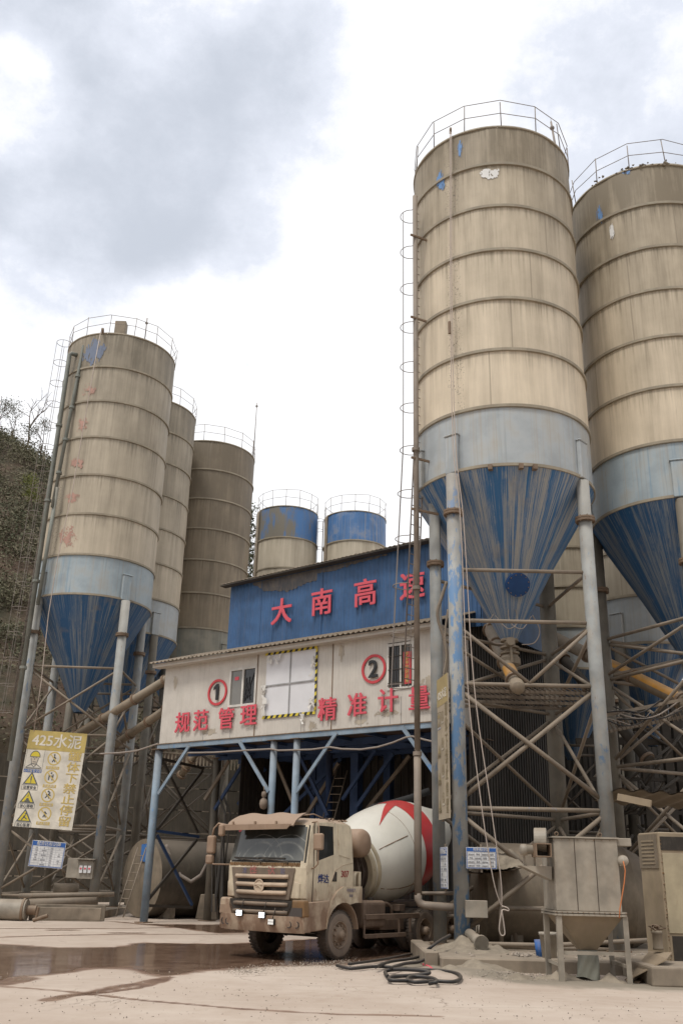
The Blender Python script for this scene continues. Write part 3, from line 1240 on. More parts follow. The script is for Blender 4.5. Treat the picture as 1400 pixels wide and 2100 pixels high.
GRI = [0.85, 0.62, 0.48, 0.36, 0.24, 0.12, 0.05, 0.3]
# ---- near right silo
SA, RA = (4.87, 26.4), 2.63
zA = ring_z(SA, RA, [261, 337, 423, 512, 612, 717, 832, 953])
NL, NR = Vector((3.10, 24.4, 0)), Vector((6.80, 24.63, 0))
NB, NW = Vector((6.45, 28.3, 0)), Vector((2.72, 25.75, 0))
lev_a = [zat(y, NL.x, NL.y) for y in (1168, 1272, 1402, 1657)]
flz = [zat(1052, NL.x, NL.y), zat(1066, NR.x, NR.y), zat(1070, NR.x, NR.y), zat(1157, NW.x, NW.y)]
silo_a = make_silo('cement_silo', 'tallest looking cream silo with pale streaked blue cone standing behind the small dust hopper',
                   SA, RA, zA, zat(1312, *SA), GRI, (M['cream'], M['band']), [NL, NR, NB, NW], 0.26, flz, (0.19, 0.185, 0.24, 0.165),
                   group=None, legmats=[M['legblue'], M['leg'], M['legdustshade'], M['leg']], r_out=0.24)


def brace(t, a, b_, r=0.05, mat='brace', name='brace'):
    mb = MB()
    mb.tube([a, b_], r, 8)
    return mb.build(name, M[mat], t)


def at(p, z):
    return Vector((p[0], p[1], z))


for y in (1168, 1272, 1402, 1657, 1937):
    z0, z1 = zat(y, *NL[:2]), zat(y + (6 if y < 1900 else 12), *NR[:2])
    brace(silo_a, at(NL, z0), at(NR, z1), 0.055)
fx = lambda x, y: onpl(x, y, NL, (NR - NL).normalized())
mid = fx(1085, 1402)
brace(silo_a, at(NL, zat(1280, *NL[:2])), mid)
brace(silo_a, at(NR, zat(1284, *NR[:2])), mid)
back = Vector((0.0, 0.06, 0))
brace(silo_a, at(NL, zat(1412, *NL[:2])), at(NR, zat(1646, *NR[:2])), 0.06)
brace(silo_a, at(NR, zat(1412, *NR[:2])) + back, at(NL, zat(1642, *NL[:2])) + back, 0.06)
brace(silo_a, at(NL, zat(1668, *NL[:2])), fx(1078, 1778), 0.055)
brace(silo_a, at(NL, zat(1914, *NL[:2])), at(NR, zat(1668, *NR[:2])), 0.06)
for (a, b_) in ((NR, NB), (NB, NW), (NW, NL)):
    lv = [lev_a[0] + .1, lev_a[1], lev_a[2] - .1, lev_a[3], 0.9]
    dd = (b_ - a).normalized()
    off = Vector((-dd.y, dd.x, 0)) * 0.07
    for i, z in enumerate(lv):
        if (a - b_).length > 2:
            brace(silo_a, at(a, z), at(b_, z), 0.05)
            if 0 < i < 4:
                brace(silo_a, at(a, z - .1), at(b_, lv[i + 1] + .1), 0.05)
                brace(silo_a, at(b_, z - .1) + off, at(a, lv[i + 1] + .1) + off, 0.05)
# hatch on the cone
d = (fx(1061, 1199) - EYEP).normalized()
ax_hit = None
az = zat(1312, *SA)
for k in range(4000):
    p = EYEP + d * (20 + k * 0.004)
    rr = 0.24 + (RA - 0.24) * (p.z - az) / (zA[-1] - az)
    if math.hypot(p.x - SA[0], p.y - SA[1]) <= rr:
        ax_hit = p
        break
rd = Vector((ax_hit.x - SA[0], ax_hit.y - SA[1], 0)).normalized()
sl = math.atan2(RA - 0.24, zA[-1] - az)
hn = (rd * math.cos(sl) - Vector((0, 0, 1)) * math.sin(sl)).normalized()
mb = MB()
mb.cyl(ax_hit - hn * .12, ax_hit + hn * .05, 0.34, 32)
M['hatch'] = weather('hatch blue', (0.012, 0.06, 0.19), 0.12, updust=0)
ht = mb.build('hatch', M['hatch'], silo_a)
mb = MB()
hx = hn.orthogonal().normalized()
hy = hn.cross(hx)
for k in range(12):
    q = ax_hit + (hx * math.cos(k * math.pi / 6) + hy * math.sin(k * math.pi / 6)) * .30
    mb.cyl(q + hn * .04, q + hn * .075, .017, 6)
mb.build('bolt', M['rusty'], ht)
# clips under the rim and vibrator brackets
for x_, y_ in ((1000, 968), (1062, 962), (1090, 965)):
    p = P(x_, y_, 23.8)
    d2 = Vector((p.x - SA[0], p.y - SA[1], 0)).normalized()
    p = Vector((SA[0], SA[1], zA[-1] - .16)) + d2 * (RA - .02)
    mb = MB()
    mb.par(p, Vector((-d2.y, d2.x, 0)) * .12, d2 * .16, (0, 0, .14))
    mb.build('bracket', M['rusty'], silo_a)
# outlet below the cone
sax = Vector((SA[0], SA[1], 0))
mb = MB()
mb.lathe([(.24, az + .02), (.26, az - .02), (.26, az - .06), (.17, az - .08), (.17, az - .2), (.27, az - .21), (.27, az - .26), (.18, az - .27),
          (.18, az - .36), (.27, az - .37), (.27, az - .42), (.21, az - .44), (.29, az - .55), (.29, az - .72), (.2, az - .8), (.17, az - 1.15)], 24, sax, smooth=False)
mb.cyl(sax + Vector((-.05, -.3, az - .16)), sax + Vector((-.05, -.52, az - .16)), .12, 12)
mb.cyl(sax + Vector((-.05, -.42, az - .1)), sax + Vector((-.02, -.44, az - .75)), .035, 8)
mb.build('outlet_valve', M['convey'], silo_a)
mb = MB()
for s_ in (-1, 1):
    mb.tube(spline([sax + Vector((s_ * .25, -.5, az - .25)), sax + Vector((s_ * .6, -.55, az - .2)), sax + Vector((s_ * .75, -.6, az + .15)), sax + Vector((s_ * .55, -.7, az + .55))]), .015, 6)
    mb.tube(spline([sax + Vector((s_ * .5, -.75, az + .5)), sax + Vector((s_ * .2, -.9, az + .1)), sax + Vector((s_ * -.1, -.8, az + .3)), sax + Vector((s_ * -.1, -.6, az + .75))]), .013, 6)
mb.build('air_line', M['cable'], silo_a)
# platform of round bars
zp = lev_a[2] - 0.02
mb = MB()
for k in range(28):
    f = k / 27.01
    a = NL + (NR - NL) * f
    b_ = Vector((min(NR.x, NL.x + (NR.x - NL.x) * f + 1.5), 27.3 - max(0, (NL.x + (NR.x - NL.x) * f + 1.5 - NR.x) / 1.5) * 2.8, 0))
    mb.tube([at(a, zp + random.gauss(0, .01)), at(b_, zp + random.gauss(0, .015))], .018, 5)
for yy in (24.9, 25.7, 26.5, 27.3):
    mb.bar((NL.x, yy, zp - .06), (NR.x, yy, zp - .06), .06, .08)
mb.build('platform', M['grating'], silo_a)
# fill pipe with elbow at its foot
q0 = P(857, 1850, 25.0)
q1 = P(847, 413, 25.35)
qb = Vector((q0.x, q0.y, 0))
mb = MB()
top = Vector((q0.x + .03, q0.y + .1, q1.z))
mb.tube([at(qb, q0.z + .16), at(qb, q0.z + 3.6)], .095, 14)
mb.tube([at(qb, q0.z + 3.5), top], .078, 14)
for z in [q0.z + 3.55, q0.z + 8, q0.z + 12.2]:
    mb.lathe([(.08, -.05), (.115, -.05), (.115, .05), (.08, .05)], 16, at(qb, z), smooth=False)
mb.tube([at(qb, q0.z + .2), at(qb, q0.z + .06), qb + Vector((.05, 0, q0.z - .03)), qb + Vector((.17, -.01, q0.z - .07)), qb + Vector((1.05, -.45, q0.z - .1))], .095, 14)
M['pipe'] = weather('fill pipe', (0.20, 0.165, 0.135), 0.35, rust=0.6)
fp = mb.build('fill_pipe', M['pipe'], silo_a)
mb = MB()
for y in (484, 652, 940, 1045):
    z = zat(y, q0.x, q0.y)
    dd = Vector((SA[0] - q0.x, SA[1] - q0.y, 0)).normalized()
    mb.bar(at(qb, z) - dd * .15, at(qb, z) + dd * 0.75, .05, .06)
mb.build('pipe_bracket', M['rusty'], fp)


# caged ladder
def caged_ladder(t, foot, top, out, hoops, r=0.34, mat='rail', bend=None, w=0.42, rung=0.3):
    """rails and rungs from foot to top, hoops bulging along 'out'"""
    foot, top = Vector(foot), Vector(top)
    pts = [foot] + ([Vector(bend)] if bend is not None else []) + [top]
    out = Vector(out).normalized()
    side = Vector((-out.y, out.x, 0))
    lad = MB()
    for s_ in (-1, 1):
        lad.tube([p + side * s_ * w / 2 for p in pts], 0.022, 6)
    segs = []
    tot = 0
    for i in range(len(pts) - 1):
        l_ = (pts[i + 1] - pts[i]).length
        segs.append((tot, l_, pts[i], pts[i + 1]))
        tot += l_

    def along(sv_):
        for s0, l_, a, b_ in segs:
            if sv_ <= s0 + l_ + 1e-6:
                return a + (b_ - a) * ((sv_ - s0) / l_)
        return pts[-1]
    k = 0.2
    while k < tot:
        p = along(k)
        lad.tube([p - side * w / 2, p + side * w / 2], 0.014, 5, False)
        k += rung
    lo = lad.build('ladder', M[mat], t)
    cage = MB()
    cols = {}
    for hz in hoops:
        p = along(max(0, min(tot, hz)))
        c_ = p + out * r
        arc = []
        for q in range(17):
            a = math.pi * (-0.78 + 1.56 * q / 16)
            arc.append(c_ + out * (math.cos(a) * r) + side * (math.sin(a) * r))
        cage.tube([p - side * w / 2] + arc + [p + side * w / 2], 0.013, 5, False)
        for q in (3, 8, 13):
            cols.setdefault(q, []).append(arc[q])
    for q, pl in cols.items():
        cage.tube(pl, 0.011, 5, False)
    cage.build('cage', M[mat], lo)
    return lo


lx = q0.x + .18
f0 = P(838, 1408, 25.6)
b0 = Vector((lx, 25.75, zat(900, lx, 25.75)))
t0 = Vector((lx, 25.75, zat(432, lx, 25.75)))
hs = [0.05, 1.1, 2.3, 3.6, 4.8]
tot_l = (b0 - f0).length + (t0 - b0).length
hs = [0.05 + k * (tot_l - .1) / 11 for k in range(12)]
caged_ladder(silo_a, f0, t0, (-0.66, 0.75, 0), hs, 0.34, bend=b0)
# bent air pipes beside the back left leg
mb = MB()
mb.tube(spline([P(x, y, 25.4) for x, y in ((915, 1193), (905, 1225), (897, 1252), (899, 1275), (910, 1310), (916, 1350), (912, 1392))]), .045, 8)
mb.tube(spline([P(x, y, 25.2) for x, y in ((918, 1250), (912, 1300), (915, 1345), (908, 1390))]), .03, 8)
mb.build('air_pipe', M['brace'], silo_a)
# lightning rod
mb = MB()
ra = Vector((SA[0] + RA * .98 + .05, SA[1] + .1, zA[0] - 2.6))
rod_top = P(1129, 250, ra.y)
rod_bot = P(1158, 412, ra.y)
mb.tube([rod_bot, rod_top], [0.06, 0.035], 8)
mb.lathe([(.001, -.12), (.07, -.05), (.085, 0), (.07, .05), (.001, .12)], 12, rod_top + (rod_bot - rod_top) * .08)
mb.tube([rod_top, rod_top + Vector((0, 0, .22))], [.012, .003], 6)
mb.build('lightning_rod', M['rail'], silo_a)
# bare patch where paint has peeled
M['peel'] = flat('peeled pale patch', (0.66, 0.65, 0.63), 0.6)
M['peelblue'] = flat('old blue paint patch', (0.12, 0.24, 0.46), 0.6)


def patch(t, c, r, x, y, w, h, mat, seed, name='paint_patch', n=26, drip=True, thr=0.0):
    """irregular flake of exposed paint lying on the round shell"""
    q = near_pt(c, r)
    p = P(x, y, q.y + 0.3)
    a0 = math.atan2(p.y - c[1], p.x - c[0])
    z0 = zat(y, c[0] + r * math.cos(a0), c[1] + r * math.sin(a0))
    mb = MB()
    nv = int(n * h / w) + 4
    for i in range(n):
        for j in range(nv):
            u, v = (i + .5) / n * 2 - 1, (j + .5) / nv * 2 - 1
            f = 1 - (u * u + v * v) + .75 * noise.noise(Vector((u * 9 + seed, v * (3 if drip else 9), seed))) + .8 * noise.noise(Vector((u * 2.2 + seed, v * (0.9 if drip else 2.2), seed * 1.7)))
            if f < 0.35 + thr:
                continue
            cs = []
            for du, dv in ((-1, -1), (1, -1), (1, 1), (-1, 1)):
                a = a0 + (u + du / n) * w / 2 / r
                z = z0 + (v + dv / nv) * h / 2
                cs.append((c[0] + (r + .016) * math.cos(a), c[1] + (r + .016) * math.sin(a), z))
            mb.add(cs, [(0, 1, 2, 3)])
    if mb.v:
        mb.build(name, mat, t)


patch(silo_a, SA, RA, 1003, 357, .75, .42, M['peel'], 3.3, n=40)
patch(silo_a, SA, RA, 873, 372, .6, 1.0, M['peelblue'], 7.1, thr=.25)
patch(silo_a, SA, RA, 943, 305, .25, .8, M['peelblue'], 2.2, thr=.2)
M['faded'] = flat('faded red paint', (0.42, 0.25, 0.20), 0.6)

# ---- right silo at the frame edge
SB, RB = (10.75, 28.2), 2.63
zB = ring_z(SB, RB, [343, 421, 508, 595, 691, 793, 905, 1018])
bl = [Vector((SB[0] + a, SB[1] + b_, 0)) for a, b_ in ((-.75, -2.45), (2.45, -.75), (.75, 2.45), (-2.45, .75))]
silo_b = make_silo('cement_silo', 'cream silo with torn rim and dark blue cone cut off by the right edge', SB, RB, zB, zat(1368, *SB),
                   [0.95, 0.75, 0.62, 0.45, 0.32, 0.25, 0.08, .2], (M['cream3'], M['bandblue']), bl, 0.1, zB[-1] - 2.0, 0.19,
                   [zB[-1] - 3.6, 7.6, 5.0, 2.2, 0.4], cone='conedark', legmats=[M['legdustshade']] * 4)
patch(silo_b, SB, RB, 1243, 475, .16, .62, M['peel'], 1.3, n=14, thr=-.2)
patch(silo_b, SB, RB, 1285, 352, .5, .3, M['peelblue'], 4.4)
patch(silo_b, SB, RB, 1195, 440, .3, .8, M['peelblue'], 8.4, thr=.1)
mb = MB()
for k in range(34):          # crusted spill along the rim
    a = math.pi * (1.18 + .36 * random.random())
    q = Vector((SB[0] + (RB + .02) * math.cos(a), SB[1] + (RB + .02) * math.sin(a), zB[0] + random.gauss(0.04, .06)))
    stone(mb, q, random.uniform(.03, .10))
mb.build('crusted_spill', M['pile'], silo_b)

# ---- left row
SCc, RC = (-11.65, 43.3), 2.72
zC = ring_z(SCc, RC, [686, 754, 824, 898, 975, 1055, 1138, 1219])
lc = [Vector((-13.55, 41.25, 0)), Vector((-9.62, 41.3, 0)), Vector((-9.6, 45.2, 0)), Vector((-13.55, 45.2, 0))]
levc = [zat(1365, *lc[0][:2]), zat(1525, *lc[0][:2]) + .4, zat(1690, *lc[0][:2]), .75]
silo_c = make_silo('cement_silo', 'foremost silo of the left row with yellow sign board on its legs', SCc, RC, zC, zat(1462, *SCc),
                   [0.85, .62, .55, .5, .4, .28, .1, .2], (M['cream2'], M['bandblue']), lc, 0.28, zat(1297, *lc[0][:2]), (0.22, 0.2, .2, .2), levc, cone='conedark', r_out=.25)
M['oldblue'] = flat('old blue stain', (0.15, 0.18, 0.25), 0.6)
patch(silo_c, SCc, RC, 200, 722, 1.3, 1.7, M['oldblue'], 2.9, thr=.15, n=60)
for yy, xx, w_, h_ in ((800, 190, .9, .9), (870, 175, .8, 1.0), (950, 165, 1.0, .8), (1020, 155, .9, .8), (1100, 146, 1.1, 1.4)):
    patch(silo_c, SCc, RC, xx, yy, w_, h_, M['faded'], yy * .13, 'worn_lettering', 60, False, .4)
SD, RD = (-11.45, 49.9), 2.72
silo_d = make_silo('cement_silo', 'middle silo of the left row mostly hidden by its neighbour', SD, RD, zC, zC[-1] - 4.9,
                   [0.9, .7, .6, .5, .4, .35, .25, .4], (M['cream2'], M['band']), [Vector((SD[0] + a, SD[1] + b_, 0)) for a, b_ in ((-1.95, -1.95), (1.95, -1.95), (1.95, 1.95), (-1.95, 1.95))],
                   0.1, zC[-1] - 2, .2, [levc[0], levc[1], levc[2], .75], cone='conedark', legmats=[M['legdustshade']] * 4, r_out=.25, bmat='braceshade')
SE, RE = (-8.45, 55.2), 2.8
zE = ring_z(SE, RE, [904, 962, 1022, 1083, 1147, 1215, 1287])
zE += [zE[-1] - 1.9]
silo_e = make_silo('cement_silo', 'drab tan silo at the back of the left row beside a lightning rod', SE, RE, zE, zE[-1] - 4.5,
                   [1.0, .95, .85, .8, .75, .7, .7, .8], (M['tan'], M['bandtan']), [Vector((SE[0] + a, SE[1] + b_, 0)) for a, b_ in ((-2, -2), (2, -2), (2, 2), (-2, 2))],
                   0.1, zE[-1] - 2, .22, [levc[0], levc[1], levc[2], .75], cone='conedark', legmats=[M['legdustshade']] * 4, bmat='braceshade')
mb = MB()
rt, rb_ = P(527, 826, SE[1]), P(519, 945, SE[1])
mb.tube([rb_, rt], [.04, .02], 6)
mb.lathe([(.001, -.14), (.09, 0), (.001, .14)], 10, rt + (rb_ - rt) * .06)
mb.build('lightning_rod', M['rail'], silo_e)
# the box, pipes, mast and ladder of the foremost left silo
mb = MB()
bp = P(239, 686, SCc[1] - 1.8)
mb.box(bp.x, bp.x + .55, bp.y - .5, bp.y - .05, zC[0] + .12, zC[0] + 1.0)
mb.build('dust_filter', M['convey'], silo_c, bevel=.02)
mb = MB()
b1 = P(300, 672, SCc[1] - 2.2)
mb.tube([at(b1, zC[0]), at(b1, zC[0] + 1.25)], .03, 6)
mb.lathe([(.001, -.1), (.09, 0), (.001, .1)], 10, at(b1, zC[0] + .95))
mb.build('lightning_rod', M['rail'], silo_c)
for (xt, yt, xb, yb_, rr) in ((143, 728, 20, 1560, .11), (172, 710, 108, 1040, .085)):
    a, b_ = P(xt, yt, SCc[1] - 2.3), P(xb, yb_, SCc[1] - 2.75)
    mb = MB()
    mb.tube([a + Vector((.3, .2, .12)), a + Vector((.08, .05, .12)), a, b_], rr, 10)
    for k in (.2, .4, .6, .8):
        mb.lathe([(rr, -.06), (rr + .05, -.06), (rr + .05, .06), (rr, .06)], 12, a + (b_ - a) * k, b_ - a, smooth=False)
    mb.build('fill_pipe', M['pipegreen'], silo_c)
mb = MB()
a, b_ = P(118, 1000, SCc[1] - 2.72), P(78, 1240, SCc[1] - 2.6)
mb.tube([a, b_], .085, 10)
mb.build('fill_pipe', M['pipegreen'], silo_c)
lt, lb = P(147, 706, SCc[1] - 1.2), P(24, 1460, SCc[1] - 1.4)
n_h = 16
tot_l = (lt - lb).length
caged_ladder(silo_c, lb, lt, (-.97, -.2, 0), [k * tot_l / n_h for k in range(n_h + 1)], 0.36)

# ---- two blue topped silos behind the building
for (c_, r_, ys, lab, mt, up_) in (((-3.75, 62), 2.1, [1037, 1101, 1163], 'blue topped cream silo beyond the shed roof, brown stained one on the left', 'topbluedirty', 1),
                                   ((0.98, 62), 2.15, [1047, 1107], 'clean bright blue topped silo beyond the shed roof on the right', 'topblue', 1)):
    zz = ring_z(c_, r_, ys)
    st_ = zz[0] - zz[1]
    while zz[-1] > 14:
        zz.append(zz[-1] - st_)
    lg_ = [Vector((c_[0] + a, c_[1] + b_, 0)) for a, b_ in ((-1.5, -1.5), (1.5, -1.5), (1.5, 1.5), (-1.5, 1.5))]
    s_ = make_silo('cement_silo', lab, c_, r_, zz, zz[-1] - 4, [.3] + [.25] * 12, (M['pale'], M['band'], M[mt]), lg_, 0, zz[-1] - 2, .2, [7, 4, 1], nblue_top=1,
                   group=None, legmats=[M['legdustshade']] * 4, extra_rail=1.2)
    mb = MB()
    a_ = Vector((c_[0] - r_ * .93, c_[1] - r_ * .45, 0))
    mb.tube([a_ + Vector((.5, .3, zz[0] - .02)), a_ + Vector((.1, .05, zz[0] - .02)), a_ + Vector((0, 0, zz[0] - .15)), at(a_, 3)], .12, 8)
    mb.build('fill_pipe', M['convey'], s_)
    l0 = Vector((c_[0] - r_ * 1.04, c_[1] - .1, 0))
    caged_ladder(s_, at(l0, 6), at(l0, zz[0]), (-1, -.1, 0), [k * 1.3 for k in range(3, 16)], .33)

# ---- silos half seen under and beyond the right cones
for (c_, r_, zz, ap, lab, cn) in (((9.9, 40.5), 2.3, None, None, 'pale silo glimpsed behind the right pair, further of the two', 'conedark'),
                                  ((11.35, 34.6), 1.75, None, None, 'pale silo with dark blue cone glimpsed under the right edge cone', 'conedark')):
    rim = zat(1375 if r_ > 2 else 1322, c_[0] - r_ * .7, c_[1] - r_ * .7)
    zz = [rim + 1.75 * k for k in range(8, -1, -1)]
    lg_ = [Vector((c_[0] + a * r_ * .7, c_[1] + b_ * r_ * .7, 0)) for a, b_ in ((-1, -1), (1, -1), (1, 1), (-1, 1))]
    make_silo('cement_silo', lab, c_, r_, zz, rim - 3.4, [.6] * 6 + [.45, .35, .6], (M['pale'], M['band']), lg_, 0, rim - 1.2, .2,
              [rim - 3, 3.6, 1], cone='conedark', legmats=[M['legdustshade']] * 4, bmat='braceshade')

# ================================================================== BUILDING
def BP(s_, d_, z_):
    return Vector((P0.x, P0.y, 0)) + E1 * s_ + E2 * d_ + Vector((0, 0, z_))


def FS(x, y, d_=0.0):
    """photo point -> (s, z) on the building plane at depth d_"""
    q = onpl(x, y, BP(0, d_, 0), E1)
    return (q - BP(0, d_, 0)).dot(E1), q.z


def FPt(x, y, d_=0.0):
    return onpl(x, y, BP(0, d_, 0), E1)


bld = thing('batching_plant_house', 'two storey shed with blue sheet top and white lettered front on blue posts', 'building', BP(0, 0, 0))
S1, ZB, ZE = 12.75, 6.45, 9.58
w1 = (*FS(474, 1374), *FS(523, 1444))
w2 = (*FS(796, 1324), *FS(848, 1409))
op = (*FS(549, 1345), *FS(645, 1459))
holes = [(w1[0], w1[3], w1[2], w1[1]), (w2[0], w2[3], w2[2], w2[1])]


def ribbed(mb, s0, s1, z0, z1, d, pitch, depth, prof=(0, 0, 1, 1), zf=None):
    """profiled sheet facing the yard; zf(s) gives the top edge"""
    s_ = s0
    pts = []
    k = 0
    q = len(prof)
    while s_ < s1 - 1e-6:
        pts.append((s_, prof[k % q] * depth))
        s_ += pitch / q
        k += 1
    pts.append((s1, prof[k % q] * depth))
    vs, fs = [], []
    for a, dp in pts:
        zt = zf(a) if zf else z1
        vs += [BP(a, d - dp, z0), BP(a, d - dp, zt)]
    for i in range(len(pts) - 1):
        fs.append((2 * i, 2 * i + 2, 2 * i + 3, 2 * i + 1))
    mb.add(vs, fs)


# white front wall in pieces round its two windows
mb = MB()
cuts = [0.0]
for h in sorted(holes):
    cuts += [h[0], h[2]]
cuts.append(S1)
for i in range(len(cuts) - 1):
    a, b_ = cuts[i], cuts[i + 1]
    if i % 2 == 0:
        ribbed(mb, a, b_, ZB, ZE, 0, .12, .006, (0, 0, 0, 1))
    else:
        h = sorted(holes)[i // 2]
        ribbed(mb, a, b_, ZB, h[1], 0, .12, .006, (0, 0, 0, 1))
        ribbed(mb, a, b_, h[3], ZE, 0, .12, .006, (0, 0, 0, 1))
mb.build('front_wall', M['white'], bld)
# panel seams
mb = MB()
for x in (526, 681):
    s_, _ = FS(x, 1420)
    mb.par(BP(s_ - .02, -.02, ZB), E1 * .04, E2 * .012, (0, 0, ZE - ZB))
mb.build('seam', M['rusty'], bld)
mb = MB()
for x in (378, 420, 475, 618, 740, 800, 822):
    s_, _ = FS(x, 1460)
    mb.par(BP(s_ - .008, -.012, ZB), E1 * .014, E2 * .006, (0, 0, .9 if x not in (475,) else 1.2))
mb.build('seam', M['alu'], bld)
# ends and rear of the house
DEP = 8.0
mb = MB()
mb.par(BP(.02, .02, ZB), E2 * DEP, -E1 * .06, (0, 0, ZE - ZB + .1))
mb.build('end_wall', M['white'], bld)
mb = MB()
mb.par(BP(S1, .02, ZB), E2 * 1.9, E1 * .06, (0, 0, ZE - ZB))
mb.build('end_wall', M['white'], bld)
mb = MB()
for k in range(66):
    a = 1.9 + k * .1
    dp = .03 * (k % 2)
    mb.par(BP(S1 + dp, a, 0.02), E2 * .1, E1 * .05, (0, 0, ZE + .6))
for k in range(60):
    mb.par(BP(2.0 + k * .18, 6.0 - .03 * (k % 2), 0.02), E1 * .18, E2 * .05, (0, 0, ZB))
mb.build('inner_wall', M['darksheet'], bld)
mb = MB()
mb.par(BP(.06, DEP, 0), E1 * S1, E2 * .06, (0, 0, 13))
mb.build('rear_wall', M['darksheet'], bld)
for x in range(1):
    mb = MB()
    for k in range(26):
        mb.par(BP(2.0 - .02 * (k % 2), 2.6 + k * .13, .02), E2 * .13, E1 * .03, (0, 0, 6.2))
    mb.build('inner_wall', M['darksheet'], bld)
# windows
for (s0, zt, s1, z0), dark in (((w1[0], w1[1], w1[2], w1[3]), 'right'), ((w2[0], w2[1], w2[2], w2[3]), 'both')):
    fr = MB()
    t_ = .055
    for a, b_, c_, d_ in ((s0 - .03, s1 + .03, z0 - .03, z0 + t_), (s0 - .03, s1 + .03, zt - t_, zt + .03)):
        fr.par(BP(a, -.035, c_), E1 * (b_ - a), E2 * .09, (0, 0, d_ - c_))
    mid_ = (s0 + s1) / 2 - .04
    for a in (s0 - .03, s1 - t_, mid_):
        fr.par(BP(a, -.033, z0 + t_), E1 * (t_ + .03), E2 * .086, (0, 0, zt - z0 - 2 * t_))
    wf = fr.build('window_frame', M['frame'], bld)
    for a, b_, mt in ((s0 + t_, mid_, 'pane' if dark == 'right' else 'panedark'), (mid_ + t_ + .03, s1 - t_, 'panedark' if dark == 'right' else 'pane')):
        pn = MB()
        pn.par(BP(a, .02, z0 + t_), E1 * (b_ - a), E2 * .02, (0, 0, zt - z0 - 2 * t_))
        pn.build('pane', M[mt], wf)
    if dark == 'right':
        g_ = MB()
        for k in range(7):
            a = BP(random.uniform(mid_ + .1, s1 - .06), -.0, z0 + random.uniform(.1, .5))
            b_ = BP(random.uniform(mid_ + .1, s1 - .06), -.0, zt - random.uniform(.1, .7))
            g_.bar(a, b_, .035, .01, E2)
        g_.build('tape_cross', M['black'], wf)
        g_ = MB()
        g_.par(BP(s0 + .22, .005, zt - .42), E1 * .2, E2 * .01, (0, 0, .13))
        g_.build('red_sticker', M['red'], wf)
    else:
        g_ = MB()
        for k in range(9):
            g_.tube([BP(s0 + .06 + k * .1, -.04, z0 + .05), BP(s0 + .06 + k * .1, -.04, zt - .05)], .012, 5)
        for k in range(4):
            g_.tube([BP(s0 + .02, -.045, z0 + .2 + k * .45), BP(s0 + .9, -.045, z0 + .2 + k * .45)], .012, 5)
        g_.build('grille', M['bracedark'], wf)
        a, zc = FS(829, 1338)
        b_, zd = FS(845, 1402)
        g_ = MB()
        g_.par(BP(a, -.075, zd), E1 * (b_ - a), E2 * .01, (0, 0, zc - zd))
        cp = g_.build('couplet_strip', M['redside'], wf)
        g_ = MB()
        hh = (zc - zd) / 7.2
        for k, ch in enumerate('岁岁平安好运来'):
            g_.text(ch, BP((a + b_) / 2, -.079, zc - hh * (k + 1) + .02), E1, (0, 0, 1), hh * .95, .004, .01, 'CENTER')
        g_.build('couplet_lettering', M['signochre'], cp)
# boarded opening with hazard tape
s0, zt, s1, z0 = op[0], op[1], op[2], op[3]
mb = MB()
mb.par(BP(s0, -.03, z0), E1 * (s1 - s0), E2 * .02, (0, 0, zt - z0))
bo = mb.build('boarded_opening', M['board'], bld)
mb = MB()
sm, zm = (s0 + s1) / 2, (z0 + zt) / 2 - .05
mb.par(BP(sm - .02, -.06, z0), E1 * .045, E2 * .025, (0, 0, zt - z0))
mb.par(BP(s0, -.062, zm), E1 * (s1 - s0), E2 * .025, (0, 0, .05))
mb.build('cross_bar', M['alu'], bo)
ty, tk = MB(), MB()
tw = .10
runs = [(BP(s0 - tw, -.045, z0 - tw), E1, s1 - s0 + 2 * tw), (BP(s0 - tw, -.045, zt), E1, s1 - s0 + 2 * tw)]
for o_, dr, ln_ in runs:
    k = 0
    a = 0
    while a < ln_ - .05:
        (tk if k % 2 else ty).par(o_ + dr * a, dr * min(.13, ln_ - a), Vector((0, 0, tw)) + dr * (.06 if a + .2 < ln_ else 0), -E2 * .006)
        a += .13
        k += 1
k = 0
a = 0
while a < zt - z0 - .02:
    (tk if k % 2 else ty).par(BP(s1 + .005, -.046, z0 + a), E1 * tw * .8 + Vector((0, 0, .05)), (0, 0, min(.13, zt - z0 - a)), -E2 * .006)
    a += .13
    k += 1
ty.build('hazard_tape', M['warnyellow'], bo)
tk.build('hazard_tape', M['black'], bo)
mb = MB()
random.seed(3)
for (s_, z_, n_) in ((s0 - .02, z0 + .9, 7), (s0 + .0, z0 + .3, 6), (s1 - .05, z0 + .25, 8), (s1 - .02, zt - .55, 7), (s0 + .25, zt - .08, 8), (s0 + .6, zt - .03, 6), (s1 - .45, z0 - .25, 4)):
    for q in range(n_):
        c_ = BP(s_ + random.gauss(0, .05), -.10, z_ + random.gauss(0, .16))
        mb.add([c_ + E1 * random.uniform(-.14, .14) + Vector((0, 0, random.uniform(-.2, .2))) - E2 * random.uniform(0, .06) for _ in range(4)], [(0, 1, 2), (0, 2, 3)])
mb.build('torn_film', M['film'], bo)
